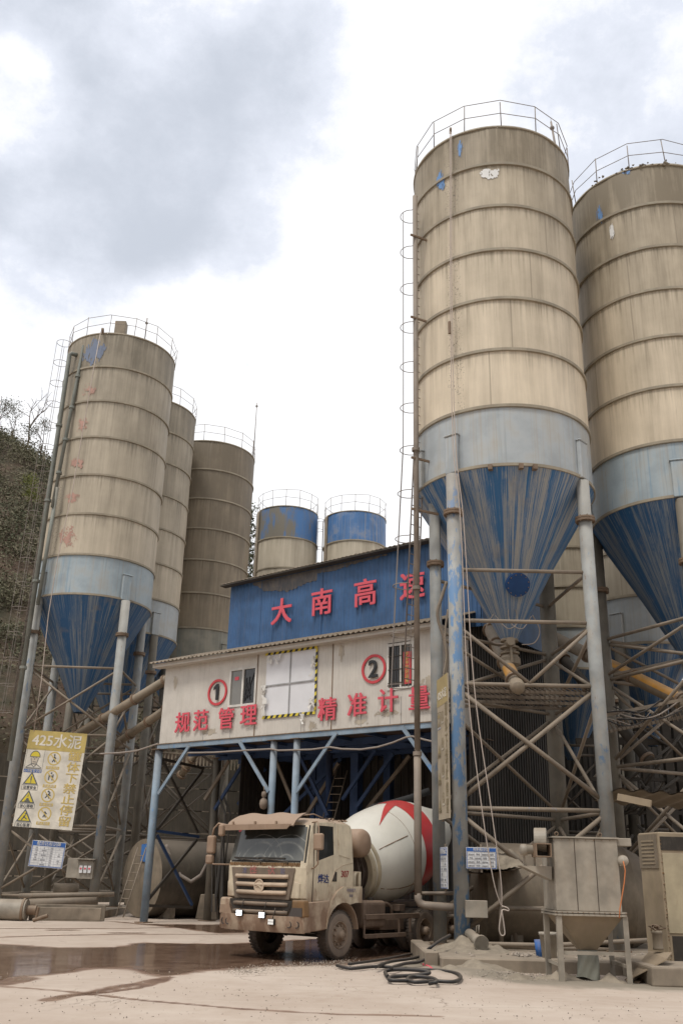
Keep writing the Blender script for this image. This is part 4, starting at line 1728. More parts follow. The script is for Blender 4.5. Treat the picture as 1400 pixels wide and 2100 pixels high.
# red characters, ring signs
for txt_, pts in (('规范管理', [(378, 1482), (415, 1478), (467, 1474), (513, 1467)]), ('精准计量', [(674, 1455), (735, 1446), (798, 1437), (862, 1432)])):
    for ch, (x, y) in zip(txt_, pts):
        s_, z_ = FS(x, y)
        mb = MB()
        size = .84
        mb.text(ch, BP(s_, -.07, z_ - .37 * size), E1, (0, 0, 1), size, .03, .018, 'CENTER')
        mb.build('character', M['red'], bld)
for ch, (x, y) in zip('大南高速', [(582, 1255), (664, 1236), (753, 1217), (849, 1202)]):
    s_, z_ = FS(x, y, 2.0)
    mb = MB()
    size = 1.12
    mb.text(ch, BP(s_, 1.88, z_ - .37 * size), E1, (0, 0, 1), size, .035, .020, 'CENTER')
    mb.build('character', M['red'], bld)
for ch, (x, y) in (('1', (447, 1420)), ('2', (767, 1372))):
    s_, z_ = FS(x, y)
    mb = MB()
    mb.lathe([(.50, 0), (.50, .035), (.41, .035), (.41, 0)], 48, BP(s_, -.012, z_), -E2, smooth=False)
    rg = mb.build('number_ring', M['redside'], bld)
    mb = MB()
    if ch == '1':
        mb.prism([(.085, -.30), (.085, .31), (-.03, .31), (-.17, .20), (-.17, .09), (-.04, .16), (-.04, -.30)][::-1], BP(s_, -.05, z_), E1, (0, 0, 1), .03, -E2)
    else:
        mb.text(ch, BP(s_, -.05, z_ - .29), E1, (0, 0, 1), .84, .03, .016, 'CENTER')
    mb.build('numeral', M['black'], rg)


# rust runs and grimy smears on the white wall
M['wallstain'] = weather('grimy smear', (0.40, 0.35, 0.28), 0.3, updust=0)
def smear(x, y, w_, h_, seed, mat):
    s_, z_ = FS(x, y)
    mb = MB()
    nu, nv = 24, int(24 * h_ / w_) + 3
    for i in range(nu):
        for j in range(nv):
            u, v = (i + .5) / nu * 2 - 1, (j + .5) / nv * 2 - 1
            f = 1 - (u * u + v * v) + .9 * noise.noise(Vector((u * 2 + seed, v * 1.4, seed))) + .5 * noise.noise(Vector((u * 8, v * 4, seed)))
            if f > .55:
                mb.par(BP(s_ + u * w_ / 2 - w_ / nu / 2, -.0095, z_ + v * h_ / 2 - h_ / nv / 2), E1 * (w_ / nu), E2 * .002, (0, 0, h_ / nv))
    if mb.v:
        mb.build('wall_stain', M[mat], bld)


for k_, (x, y, w_, h_) in enumerate(((795, 1462, 1.3, .3), (880, 1400, .7, .5), (430, 1500, .9, .3), (640, 1490, .5, .45), (700, 1340, .3, .8), (360, 1400, .25, .9), (740, 1480, .8, .25))):
    smear(x, y, w_, h_, k_ * 3.7 + 1, 'wallstain')



# roofs of profiled sheet
def sheet_roof(nm, s0, s1, d0, d1, z0, z1, mat, pitch=.22, h=.045, thick=.02, slope_s=0.0):
    mb = MB()
    n_ = int((s1 - s0) / (pitch / 4))
    vs, fs = [], []
    for i in range(n_ + 1):
        s_ = s0 + (s1 - s0) * i / n_
        wv = h * max(-.4, math.sin(2 * math.pi * (s_ - s0) / pitch))
        zz = slope_s * (s_ - s0)
        for d_, z_ in ((d0 + .02 * noise.noise(Vector((s_ * 2, 0, 0))), z0), (d1, z1)):
            vs += [BP(s_, d_, z_ + wv + zz), BP(s_, d_, z_ + wv - thick + zz)]
    for i in range(n_):
        a, b_ = 4 * i, 4 * i + 4
        fs += [(a, b_, b_ + 2, a + 2), (a + 1, a + 3, b_ + 3, b_ + 1), (a, a + 1, b_ + 1, b_), (a + 2, b_ + 2, b_ + 3, a + 3)]
    mb.add(vs, fs)
    return mb.build(nm, mat, bld)


sheet_roof('lower_roof', -.45, S1 + .35, -.55, 2.05, ZE + .02, 10.45, M['roof'])
mb = MB()
mb.par(BP(-.4, -.35, ZE - .13), E1 * (S1 + .7), E2 * .36, (0, 0, .05))
mb.par(BP(-.4, -.37, ZE - .13), E1 * (S1 + .7), E2 * .02, (0, 0, .14))
mb.build('eave_trim', M['white'], bld)
mb = MB()
for k in range(40):          # grit and leaves caught along the eave
    stone(mb, BP(random.uniform(-.3, S1), random.uniform(-.5, -.2), ZE + .09), random.uniform(.02, .06))
mb.build('eave_grit', M['pile'], bld)
ut = lambda s_: 13.16 + (s_ - 1.4) * .012
mb = MB()
ribbed(mb, 1.4, 13.3, 9.9, 13.2, 2.0, .19, .028, (0, 0, 1, 1), ut)
mb.build('blue_front_wall', M['bluewall'], bld)
mb = MB()
for x in (498, 537, 562, 590, 660, 706, 745):
    s_, _ = FS(x, 1220, 2.0)
    mb.par(BP(s_, 1.965, 9.95), E1 * .025, E2 * .01, (0, 0, random.choice([2.2, 3.2, 3.2])))
mb.build('sheet_lap', M['bluewall'], bld)
# dust stained patch along the top of the blue wall
mb = MB()
for i in range(190):
    s_ = 2.4 + i * .05
    h_ = .55 + .35 * noise.noise(Vector((s_ * .55, 1, 0))) + .16 * noise.noise(Vector((s_ * 5, 3, 0)))
    h_ *= max(0.0, min(1.0, (s_ - 2.4) * 1.2)) * max(0.0, min(1, (11 - s_) / 4))
    if s_ > 6.0:
        h_ *= .45
    if h_ > .1:
        mb.par(BP(s_, 1.968, ut(s_) - h_), E1 * .05, E2 * .006, (0, 0, h_ - .04))
M['bluestain'] = weather('dust stained blue sheet', (0.085, 0.088, 0.098), 0.45, streak=.4)
mb.build('dust_stain', M['bluestain'], bld)
mb = MB()
mb.par(BP(1.42, 2.01, 9.9), E2 * 6, E1 * -.05, (0, 0, 3.3))
mb.build('blue_end_wall', M['bluewall'], bld)
mb = MB()
mb.par(BP(13.3, 2.01, 9.9), E2 * 6, E1 * .05, (0, 0, 3.4))
mb.build('blue_end_wall', M['bluewall'], bld)
sheet_roof('upper_roof', 1.15, 13.65, 1.55, 8.2, 13.2, 14.6, M['roof'], .2, .02, .02, .012)
mb = MB()
mb.par(BP(1.15, 1.56, 13.12), E1 * 12.5 + Vector((0, 0, .15)), E2 * .35, (0, 0, .035))
mb.build('eave_trim', M['bracedark'], bld)
mb = MB()
q = FPt(730, 1141, 1.9)
mb.tube([q + Vector((0, 0, .1)), q, q - E2 * .2 - Vector((0, 0, .08))], .06, 8)
mb.build('drain_spout', M['bracedark'], bld)
# frame below
mb = MB()
mb.par(BP(-.05, -.06, ZB - .20), E1 * (S1 + .1), E2 * .14, (0, 0, .17))
mb.build('front_beam', M['postblue'], bld)
mb = MB()
mb.par(BP(-.05, -.09, ZB - .03), E1 * (S1 + .1), E2 * .12, (0, 0, .03))
mb.build('sill_plate', M['rusty'], bld)
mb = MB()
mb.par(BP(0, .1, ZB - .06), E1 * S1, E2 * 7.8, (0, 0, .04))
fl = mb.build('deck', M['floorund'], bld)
mb = MB()
for d_ in (1.6, 3.2, 4.6, 6.0):
    mb.par(BP(0, d_, ZB - .3), E1 * S1, E2 * .12, (0, 0, .23))
for k in range(9):
    mb.par(BP(.6 + k * 1.5, .12, ZB - .18), E1 * .08, E2 * 7.5, (0, 0, .11))
mb.build('deck_beam', M['inblue'], bld)
posts = [(0.0, 0.02, .15, 'postblue'), (FS(556, 1640)[0], .02, .125, 'postblue'), (FS(604, 1640)[0], .02, .125, 'postblue'),
         (0.05, 3.3, .16, 'legdustshade'), (S1 - .1, 3.2, .15, 'inblue'), (FS(556, 1640)[0], 3.3, .13, 'inblue')]
for s_, d_, r_, mt in posts:
    mb = MB()
    mb.tube([BP(s_, d_, 0), BP(s_, d_, ZB - .2)], r_, 14)
    po = mb.build('post', M[mt], bld)
    mb = MB()
    mb.par(BP(s_ - r_ * 1.5, d_ - r_ * 1.5, ZB - .222), E1 * r_ * 3, E2 * r_ * 3, (0, 0, .02))
    mb.par(BP(s_ - r_ * 1.6, d_ - r_ * 1.6, -.02), E1 * r_ * 3.2, E2 * r_ * 3.2, (0, 0, .05))
    mb.build('plate', M['rusty'], po)
for (xa, ya, xb, yb_) in ((325, 1628, 388, 1530), (551, 1624, 492, 1522), (608, 1624, 690, 1503), (895, 1592, 824, 1490)):
    mb = MB()
    mb.bar(FPt(xa, ya, -.1), FPt(xb, yb_, -.1), .12, .07, E2)
    mb.build('knee_brace', M['postblue'], bld)


def SPt(x, y, s_=0.05):
    return onpl(x, y, BP(s_, 0, 0), E2)


for i, (xa, ya, xb, yb_) in enumerate(((322, 1704, 408, 1716), (322, 1702, 416, 1580), (334, 1560, 406, 1708), (322, 1712, 394, 1856), (404, 1722, 300, 1850), (303, 1857, 395, 1861), (330, 1556, 418, 1576))):
    mb = MB()
    mb.bar(SPt(xa, ya), SPt(xb, yb_), .10, .08, E1)
    mb.build('side_brace', M['inblue' if i in (0, 3) else 'bracedark'], bld)
# frames of the mixer tower inside the bay
for (x, w_) in ((655, .34), (668, .28), (725, .34), (641, .22), (792, .3)):
    d_ = 4.6 if x != 725 else 3.6
    s_, _ = FS(x, 1620, d_)
    mb = MB()
    mb.par(BP(s_ - w_ / 2, d_, 0), E1 * w_, E2 * w_, (0, 0, ZB - .3))
    mb.build('inner_column', M['inblue'], bld)
for i, (xa, ya, xb, yb_, d_) in enumerate(((563, 1552, 618, 1690, 3.0), (612, 1545, 672, 1672, 3.0), (610, 1585, 650, 1650, 3.6), (694, 1565, 628, 1672, 3.4), (770, 1538, 702, 1640, 3.2),
                              (806, 1545, 730, 1656, 3.4), (840, 1550, 752, 1660, 3.8), (580, 1672, 700, 1555, 3.9), (440, 1660, 512, 1545, 3.0), (420, 1640, 470, 1560, 2.8), (488, 1650, 545, 1575, 4))):
    mb = MB()
    mb.bar(FPt(xa, ya, d_), FPt(xb, yb_, d_), .13, .08, E2)
    mb.build('inner_brace', M['inblue' if i % 3 else 'brace'], bld)
lad = thing('steel_ladder', 'dusty steel ladder leaning inside the dark mixing bay behind the truck cab', 'ladder', FPt(668, 1700, 3.0))
mb = MB()
a0_, a1_, b0_, b1_ = FPt(652, 1712, 2.9), FPt(690, 1580, 3.3), FPt(676, 1712, 2.9), FPt(712, 1580, 3.3)
mb.tube([a0_ + (a0_ - a1_) * 1.0, a1_], .025, 6)
mb.tube([b0_ + (b0_ - b1_) * 1.0, b1_], .025, 6)
mb.build('rail', M['brace'], lad)
mb = MB()
for k in range(16):
    f = k / 8 - 1
    mb.tube([a0_ + (a1_ - a0_) * f, b0_ + (b1_ - b0_) * f], .018, 5)
mb.build('rung', M['brace'], lad)
# loose sheets hanging by the bay's left edge
hs_ = thing('hanging_sheet', 'crumpled dark sheet strips hanging by the left edge of the bay', 'sheet', FPt(450, 1750, 1.5))
for (xa, ya, xb, yb_, w_) in ((452, 1635, 466, 1672, .3), (466, 1672, 446, 1840, .25), (460, 1690, 455, 1860, .2), (440, 1700, 438, 1870, .16)):
    mb = MB()
    a, b_ = FPt(xa, ya, 1.6), FPt(xb, yb_, 1.4)
    for k in range(3):
        o_ = E1 * (k - 1) * w_ / 3 + E2 * random.gauss(0, .05)
        mb.bar(a + o_, b_ + o_ * 1.1, w_ / 3.4, .02, E2)
    mb.build('strip', M['darksheet'], hs_)
bk = thing('concrete_footing', 'dusty concrete footing block beside the back post left of the truck', 'block', FPt(425, 1860, 2.4))
mb = MB()
q = G(425, 1885)
mb.prism([(-.45, 0), (.45, 0), (.3, .95), (-.3, .95)], (q.x, q.y + .4, 0), (1, 0, 0), (0, 0, 1), .7)
mb.build('block', M['concrete'], bk, bevel=.03)
hl = thing('hanging_lamp', 'small dusty lamp hanging at the foot of the knee brace', 'lamp', FPt(541, 1640, -.25))
mb = MB()
q = FPt(541, 1640, -.25)
mb.lathe([(.02, .28), (.08, .26), (.10, .12), (.04, .08), (.13, -.02), (.15, -.15), (.11, -.28), (.001, -.33)], 14, q)
mb.build('lamp_body', M['lampshade'], hl)
mb = MB()
mb.tube([q + Vector((0, 0, .28)), FPt(541, 1612, -.12)], .015, 5)
mb.build('hook', M['rusty'], hl)


def hang(name, label, cat, pts, r, mat):
    mb = MB()
    out = []
    for i in range(len(pts) - 1):
        a, b_ = Vector(pts[i]), Vector(pts[i + 1])
        for k in range(6):
            out.append(a + (b_ - a) * k / 6)
    out.append(Vector(pts[-1]))
    mb.tube(out, r, 6)
    o = mb.build(name, M[mat])
    return tag(o, label, cat)


hang('hanging_cable', 'pale cable slung along the front under the white lettered wall', 'cable',
     [FPt(x, y, -.12) for x, y in ((385, 1544), (440, 1543), (500, 1539), (556, 1536), (570, 1539), (605, 1538), (640, 1537), (662, 1534), (676, 1532), (700, 1536), (740, 1537), (775, 1532), (805, 1523), (832, 1512), (845, 1510), (870, 1517), (892, 1522))], .032, 'cable')
hang('overhead_cable', 'thin dusty cable running from the left silos to the lettered wall corner', 'cable',
     [P(205, 1546, 40.5), P(245, 1544, 40), P(280, 1540, 39), P(325, 1525, 38)], .035, 'cable')

# ================================================================== SCREW CONVEYORS
def conveyor(label, a, b_, r, mat, bands=(), group=None, drive=True):
    a, b_ = Vector(a), Vector(b_)
    t = thing('screw_conveyor', label, 'conveyor', a, 0, group)
    mb = MB()
    mb.tube([a, b_], r, 18)
    mb.build('tube', M[mat], t)
    for f in (0.02, .33, .66, .97):
        mb = MB()
        mb.lathe([(r, -.05), (r + .06, -.05), (r + .06, .05), (r, .05)], 18, a + (b_ - a) * f, b_ - a, smooth=False)
        mb.build('flange', M['rusty'], t)
    if bands:
        mb = MB()
        d_ = (b_ - a)
        x = d_.cross(Vector((0, 0, 1))).normalized()
        u = x.cross(d_).normalized()
        for f0, f1 in bands:
            mb.lathe([(r + .006, 0), (r + .006, (f1 - f0) * d_.length)], 12, a + d_ * f0, d_, math.pi * 1.05, math.pi * 1.75, ref=x)
        mb.build('orange_side', M['orange'], t)
    if drive:
        mb = MB()
        dn = (a - b_).normalized()
        mb.lathe([(r * .7, 0), (r * 1.02, .05), (r * 1.05, .35), (r * .9, .5), (r * .88, .52), (.001, .52)], 18, a, dn)
        mb.build('drive_motor', M['convey'], t)
    return t


conveyor('orange sided screw conveyor rising from the foremost left silo to the white wall', P(150, 1513, 42.6), P(345, 1392, 39.6), .19, 'convey', [(.0, .45), (.55, .62)])
conveyor('lower dusty screw conveyor passing behind the near left leg', P(232, 1530, 44.0), P(345, 1452, 40.5), .18, 'convey')
conveyor('short orange conveyor tube seen in the dark under the deck', P(372, 1590, 43), P(405, 1540, 42), .16, 'convey', [(.1, .9)], None, False)
mb = MB()
conveyor('screw conveyor with round dusty motor end under the near right cone', P(1056, 1400, 24.75), P(1003, 1290, 30.5), .19, 'convey', [(.05, .2)])
conveyor('long orange sided screw conveyor crossing behind the right leg', P(1400, 1440, 28.0), P(1120, 1300, 32.5), .21, 'convey', [(.02, .5)])
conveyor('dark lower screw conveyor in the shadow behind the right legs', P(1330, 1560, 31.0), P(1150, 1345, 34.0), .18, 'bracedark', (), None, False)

# ================================================================== SIGN BOARDS
def sign_frame(c0, ex, ey):
    """returns f(u, v, off): a point on the board, u right and v up in metres"""
    n_ = ex.cross(ey).normalized()
    return lambda u, v, o_=0.0: c0 + ex * u + ey * v + n_ * o_, n_


def ring2d(mb, pt, n_, u, v, r, t_, ex, ey, off=.004, seg=20):
    vs, fs = [], []
    for k in range(seg):
        a = 2 * math.pi * k / seg
        for q in (r, r - t_):
            vs.append(pt(u + q * math.cos(a), v + q * math.sin(a), off))
    for k in range(seg):
        k2 = (k + 1) % seg
        fs.append((2 * k, 2 * k2, 2 * k2 + 1, 2 * k + 1))
    mb.add(vs, [f[::-1] for f in fs])


def poly(mb, pt, pts, off=.004):
    mb.add([pt(u, v, off) for u, v in pts], [tuple(range(len(pts)))])


def safety_sign(label, c0, ex, ey, W_, H_, mats=('signwhite', 'signyellow', 'signochre', 'warnyellow', 'signink')):
    t = thing('safety_sign', label, 'sign', c0)
    pt0, n_ = sign_frame(c0, ex, ey)
    pt = pt0
    mb = MB()
    mb.par(pt(0, 0, -.03), ex * W_, ey * H_, n_ * .03)
    bd = mb.build('board', M[mats[0]], t)
    hh = H_ * .205
    mb = MB()
    mb.par(pt(.0, H_ - hh, .001), ex * W_, ey * hh, n_ * .004)
    mb.build('header', M[mats[1]], t)
    mb = MB()
    mb.text('425水泥', pt(W_ * .5, H_ - hh * .76, .006), ex, ey, W_ * .245, .004, .018, 'CENTER')
    mb.build('header_lettering', M['signwhite'], t)
    mb = MB()
    for k, ch in enumerate('罐体下禁止停留'):
        mb.text(ch, pt(W_ * .85, H_ * .71 - k * H_ * .111, .003), ex, ey, H_ * .108, .004, .014, 'CENTER', sx=min(1.35, W_ * .235 / (H_ * .108)))
    mb.build('column_lettering', M[mats[2]], t)
    wy, wb, ink, och = MB(), MB(), MB(), MB()
    # helmet picture
    u0, v0 = W_ * .17, H_ * .70
    s_ = W_ * .145
    for a in ((-1, -1.1), (1, -1.1), (1, 1.0), (-1, 1.0)):
        pass
    for (p, q) in (((-1.05, -1.15), (1.05, -1.15)), ((1.05, -1.15), (1.05, 1.15)), ((1.05, 1.15), (-1.05, 1.15)), ((-1.05, 1.15), (-1.05, -1.15))):
        ink.bar(pt(u0 + p[0] * s_, v0 + p[1] * s_, .004), pt(u0 + q[0] * s_, v0 + q[1] * s_, .004), .008, .004, n_)
    fc = MB()
    poly(fc, pt, [(u0 + s_ * .5 * math.cos(a) * .85, v0 - .05 * s_ + s_ * .62 * math.sin(a)) for a in [k * math.pi / 8 for k in range(16)]], .004)
    poly(wy, pt, [(u0 - .62 * s_, v0 + .22 * s_)] + [(u0 - s_ * .55 * math.cos(a), v0 + .3 * s_ + s_ * .6 * math.sin(a)) for a in [k * math.pi / 8 for k in range(9)]][0:0] +
         [(u0 + s_ * .62, v0 + .22 * s_)] + [(u0 + s_ * .55 * math.cos(a), v0 + .3 * s_ + s_ * .6 * math.sin(a)) for a in [k * math.pi / 8 for k in range(9)]], .007)
    for p in (((-.25, .12), (-.08, .12)), ((.08, .12), (.25, .12)), ((0, .1), (0, -.12)), ((-.18, -.35), (.18, -.35)), ((-.45, .1), (-.3, -.55)), ((.45, .1), (.3, -.55)), ((-.3, -.55), (.3, -.6)),
              ((-.9, -1.0), (-.3, -.6)), ((.9, -1.0), (.3, -.6)), ((-.3, -.62), (0, -.95)), ((.3, -.62), (0, -.95)), ((-.62, .24), (.62, .24)), ((-.9, -1.05), (.9, -1.05))):
        ink.bar(pt(u0 + p[0][0] * s_, v0 + p[0][1] * s_, .009), pt(u0 + p[1][0] * s_, v0 + p[1][1] * s_, .009), .014 * W_ / 1.0 * .55, .003, n_)
    for k in range(15):
        a, b_ = k * math.pi / 15, (k + 1) * math.pi / 15
        ink.bar(pt(u0 + s_ * .57 * math.cos(a), v0 + .26 * s_ + s_ * .62 * math.sin(a), .009), pt(u0 + s_ * .57 * math.cos(b_), v0 + .26 * s_ + s_ * .62 * math.sin(b_), .009), .012 * W_, .003, n_)
    bl_ = MB()
    poly(bl_, pt, [(u0 - 1.05 * s_, v0 - 1.58 * s_), (u0 + 1.05 * s_, v0 - 1.58 * s_), (u0 + 1.05 * s_, v0 - 1.22 * s_), (u0 - 1.05 * s_, v0 - 1.22 * s_)], .004)
    pw = MB()
    pw.text('必须戴安全帽', pt(u0, v0 - 1.52 * s_, .006), ex, ey, s_ * .34, .003, .0, 'CENTER')
    # three warning triangles with captions
    for k, (cap, sym) in enumerate((('注意安全', 0), ('当心落物', 1), ('当心坠落', 2))):
        u, v = W_ * .17, H_ * (.475 - .19 * k)
        r_ = W_ * .135
        tri = lambda q: [(u - q * .95, v - q * .5), (u + q * .95, v - q * .5), (u, v + q * 1.05)]
        poly(ink, pt, tri(r_), .004)
        poly(wy, pt, tri(r_ * .74), .007)
        if sym == 0:
            ink.bar(pt(u, v + r_ * .5, .01), pt(u, v - r_ * .05, .01), r_ * .14, .003, n_)
            ink.bar(pt(u, v - r_ * .15, .01), pt(u, v - r_ * .28, .01), r_ * .14, .003, n_)
        elif sym == 1:
            ink.bar(pt(u - .35 * r_, v - r_ * .28, .01), pt(u + .35 * r_, v - r_ * .28, .01), r_ * .14, .003, n_)
            poly(ink, pt, [(u - .22 * r_, v - .2 * r_), (u + .22 * r_, v - .2 * r_), (u + .12 * r_, v + .08 * r_), (u - .12 * r_, v + .08 * r_)], .01)
            ink.bar(pt(u, v + r_ * .5, .01), pt(u, v + r_ * .2, .01), r_ * .1, .003, n_)
        else:
            ink.bar(pt(u - .3 * r_, v - r_ * .3, .01), pt(u + .1 * r_, v + r_ * .3, .01), r_ * .14, .003, n_)
            ink.bar(pt(u - .1 * r_, v + r_ * .1, .01), pt(u + .35 * r_, v - r_ * .2, .01), r_ * .12, .003, n_)
            poly(ink, pt, [(u + .13 * r_ + .12 * r_ * math.cos(a), v + .45 * r_ + .12 * r_ * math.sin(a)) for a in [q * math.pi / 4 for q in range(8)]], .01)
        ink.text(cap, pt(u, v - r_ * 1.02, .004), ex, ey, r_ * .42, .003, .01, 'CENTER')
        for (p, q) in (((-1, -1.15), (1, -1.15)), ((1, -1.15), (1, -.58)), ((1, -.58), (-1, -.58)), ((-1, -.58), (-1, -1.15))):
            ink.bar(pt(u + p[0] * r_, v + p[1] * r_, .004), pt(u + q[0] * r_, v + q[1] * r_, .004), .012, .003, n_)
    # four prohibition rings with ochre captions
    for k, cap in enumerate(('禁止入内', '禁止攀登', '禁止跨越', '禁止烟火')):
        u, v = W_ * .50, H_ * (.715 - .19 * k)
        r_ = W_ * .115
        ring2d(och, pt, n_, u, v, r_, r_ * .18, ex, ey, .005)
        och.bar(pt(u - .62 * r_, v + .62 * r_, .008), pt(u + .62 * r_, v - .62 * r_, .008), r_ * .14, .003, n_)
        lim = (((0, .35), (0, -.1)), ((0, -.1), (-.2, -.5)), ((0, -.1), (.2, -.5)), ((0, .25), (.28, .0))) if k != 1 else (((-.3, .3), (-.3, -.5)), ((-.3, .1), (.3, .1)), ((.3, .1), (.2, -.5)), ((.2, .35), (.35, .2)))
        if k == 2:
            lim = (((-.35, -.4), (.3, .4)), ((-.3, .1), (.4, .0)), ((0, 0), (.25, -.45)), ((.1, .4), (.25, .5)))
        for p, q in lim:
            ink.bar(pt(u + p[0] * r_, v + p[1] * r_, .004), pt(u + q[0] * r_, v + q[1] * r_, .004), r_ * .17, .003, n_)
        if k != 3:
            poly(ink, pt, [(u + .14 * r_ * math.cos(a), v + .52 * r_ + .14 * r_ * math.sin(a)) for a in [q * math.pi / 4 for q in range(8)]], .005)
        poly(och, pt, [(u - r_ * .98, v - r_ * 1.55), (u + r_ * .98, v - r_ * 1.55), (u + r_ * .98, v - r_ * 1.12), (u - r_ * .98, v - r_ * 1.12)], .004)
        pw.text(cap, pt(u, v - r_ * 1.48, .006), ex, ey, r_ * .42, .003, .0, 'CENTER')
    fc.build('helmet_face', M['skin'], t)
    wy.build('warning_yellow', M[mats[3]], t)
    ink.build('pictogram_print', M[mats[4]], t)
    bl_.build('helmet_caption', M['signblue'], t)
    och.build('prohibition_print', M[mats[2]], t)
    pw.build('caption_lettering', M['signwhite'], t)
    mb = MB()
    for k in range(2):
        mb.bar(pt(W_ * (.2 + .6 * k), H_ + .05, -.06), pt(W_ * (.2 + .6 * k), -.05, -.06), .05, .04, n_)
    mb.build('back_batten', M['brace'], t)
    return t


YS = 40.95
a, b_, c_ = P(42, 1692, YS), P(165, 1701, YS), P(68, 1494, YS)
ex = (b_ - a).normalized()
exx = Vector((ex.x, 0, ex.z)).normalized()
eyy = Vector((-exx.z, 0, exx.x))
wS, hS = (b_ - a).length, (c_ - a).dot(eyy)
ct = P(105, 1598, YS)
safety_sign('tall yellow headed safety board fixed across the left silo legs', ct - exx * wS / 2 - eyy * hS / 2, exx, eyy, wS * .99, hS)


def table_sign(label, title, c0, ex, ey, W_, H_, rows, cols, name='notice_board', body=None):
    t = thing(name, label, 'sign', c0)
    pt, n_ = sign_frame(c0, ex, ey)
    mb = MB()
    mb.par(pt(0, 0, -.02), ex * W_, ey * H_, n_ * .02)
    mb.build('board', M['signpaper'], t)
    mb = MB()
    b2 = W_ * .02
    hd = H_ * .2
    poly(mb, pt, [(b2, H_ - hd), (W_ - b2, H_ - hd), (W_ - b2, H_ - b2), (b2, H_ - b2)], .003)
    for p, q in (((b2, b2), (W_ - b2, b2)), ((b2, b2), (b2, H_)), ((W_ - b2, b2), (W_ - b2, H_ - b2))):
        mb.bar(pt(*p, .002), pt(*q, .002), W_ * .018, .003, n_)
    mb.build('header', M['signblue'], t)
    mb = MB()
    mb.text(title, pt(W_ / 2, H_ - hd * .80, .005), ex, ey, hd * .82, .003, .012, 'CENTER')
    mb.build('header_lettering', M['signpaper'], t)
    mb = MB()
    for i in range(rows + 1):
        v = b2 * 2 + (H_ - hd - b2 * 3) * i / rows
        mb.bar(pt(b2 * 2.2, v, .002), pt(W_ - b2 * 2.2, v, .002), .008, .002, n_)
    for i in range(cols + 1):
        u = b2 * 2.2 + (W_ - b2 * 4.4) * i / cols
        mb.bar(pt(u, b2 * 2, .002), pt(u, H_ - hd - b2, .002), .008, .002, n_)
    ch_ = (H_ - hd - b2 * 3) / rows
    cw_ = (W_ - b2 * 4.4) / cols
    words = body or ['材料名称', '碎石', '规格型号', '合格', '产地', '进场日期', '数量', '检验状态', '报告编号', '已检', '使用部位', '待检']
    for i in range(rows):
        for j in range(cols):
            if random.random() < .85:
                wd_ = words[(i * cols + j) % len(words)]
                mb.text(wd_, pt(b2 * 2.2 + cw_ * (j + .5), H_ - hd - b2 - ch_ * (i + .72), .003), ex, ey, min(ch_ * .55, cw_ / (len(wd_) + .6)), .002, .006, 'CENTER')
    mb.build('table_print', M['signgrey'], t)
    mb = MB()
    mb.bar(pt(W_ * .5, H_ + .08, -.05), pt(W_ * .5, -.08, -.05), .05, .04, n_)
    mb.build('back_batten', M['brace'], t)
    return t


a, b_, c_ = P(58, 1776, YS), P(128, 1782, YS), P(65, 1722, YS)
ex = Vector(((b_ - a).x, 0, (b_ - a).z)).normalized()
ey = Vector((-ex.z, 0, ex.x))
table_sign('small white mix notice with blue header under the yellow headed board', '配合比标识牌', a, ex, ey, (b_ - a).length * .99, (c_ - a).dot(ey), 8, 4, body=['水泥', '砂', '碎石', '水', '外加剂', '强度等级', '施工', '部位'])
YM = 24.15
a, b_, c_ = P(956, 1781, YM), P(1018, 1780, YM), P(955, 1737, YM)
table_sign('small white material notice with blue header on the dusty shelf', '材料标识牌', a, Vector((1, 0, 0)), Vector((0, 0, 1)), (b_ - a).length, (c_ - a).z, 4, 4)
# oblique boards between the near leg and the leg behind it
pa, pb = P(899, 1682, 25.35), P(921, 1664, 24.25)
ex = Vector((pb.x - pa.x, pb.y - pa.y, 0))
wS2 = ex.length
ex.normalize()
zt_ = zat(1396, pa.x, pa.y)
safety_sign('tall dusty safety board seen nearly edge on beside the near right leg', Vector((pa.x, pa.y, pa.z)), ex, Vector((0, 0, 1)), wS2, zt_ - pa.z, ('signdust', 'signdustyellow', 'signdustprint', 'signdustyellow', 'signdustprint'))
pa, pb = P(903, 1822, 25.2), P(917, 1818, 24.5)
ex = Vector((pb.x - pa.x, pb.y - pa.y, 0))
w3 = ex.length
ex.normalize()
table_sign('narrow white notice seen edge on below the dusty safety board', '材料标识', Vector((pa.x, pa.y, pa.z)), ex, Vector((0, 0, 1)), w3, zat(1738, pa.x, pa.y) - pa.z, 6, 2)

# ================================================================== GEAR AMONG THE LEFT LEGS
tk_ = thing('storage_tank', 'big dusty horizontal tank with blue patches lying behind the corner post', 'tank', P(290, 1812, 41.5))
tc_ = Vector((P(290, 1812, 41.5).x, 41.5, 1.52))
ta = Vector((.74, .67, 0)).normalized()
mb = MB()
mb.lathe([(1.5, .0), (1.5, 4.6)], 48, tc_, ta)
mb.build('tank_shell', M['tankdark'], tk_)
mb = MB()
mb.lathe([(.001, -.16), (.7, -.12), (1.2, -.05), (1.5, .0)], 48, tc_, ta)
mb.build('tank_end', M['tank'], tk_)
mb = MB()
mb.lathe([(1.5, 4.6), (.9, 4.72), (.001, 4.76)], 48, tc_, ta)
mb.build('tank_end', M['tank'], tk_)
mb = MB()
for f in (.7, 3.8):
    q = tc_ + ta * f
    mb.par(Vector((q.x, q.y, 0)) - Vector((-ta.y, ta.x, 0)) * 1.2, Vector((-ta.y, ta.x, 0)) * 2.4, ta * .25, (0, 0, .5))
mb.build('saddle', M['concrete'], tk_)
pb_ = MB()
tx = Vector((-ta.y, ta.x, 0))
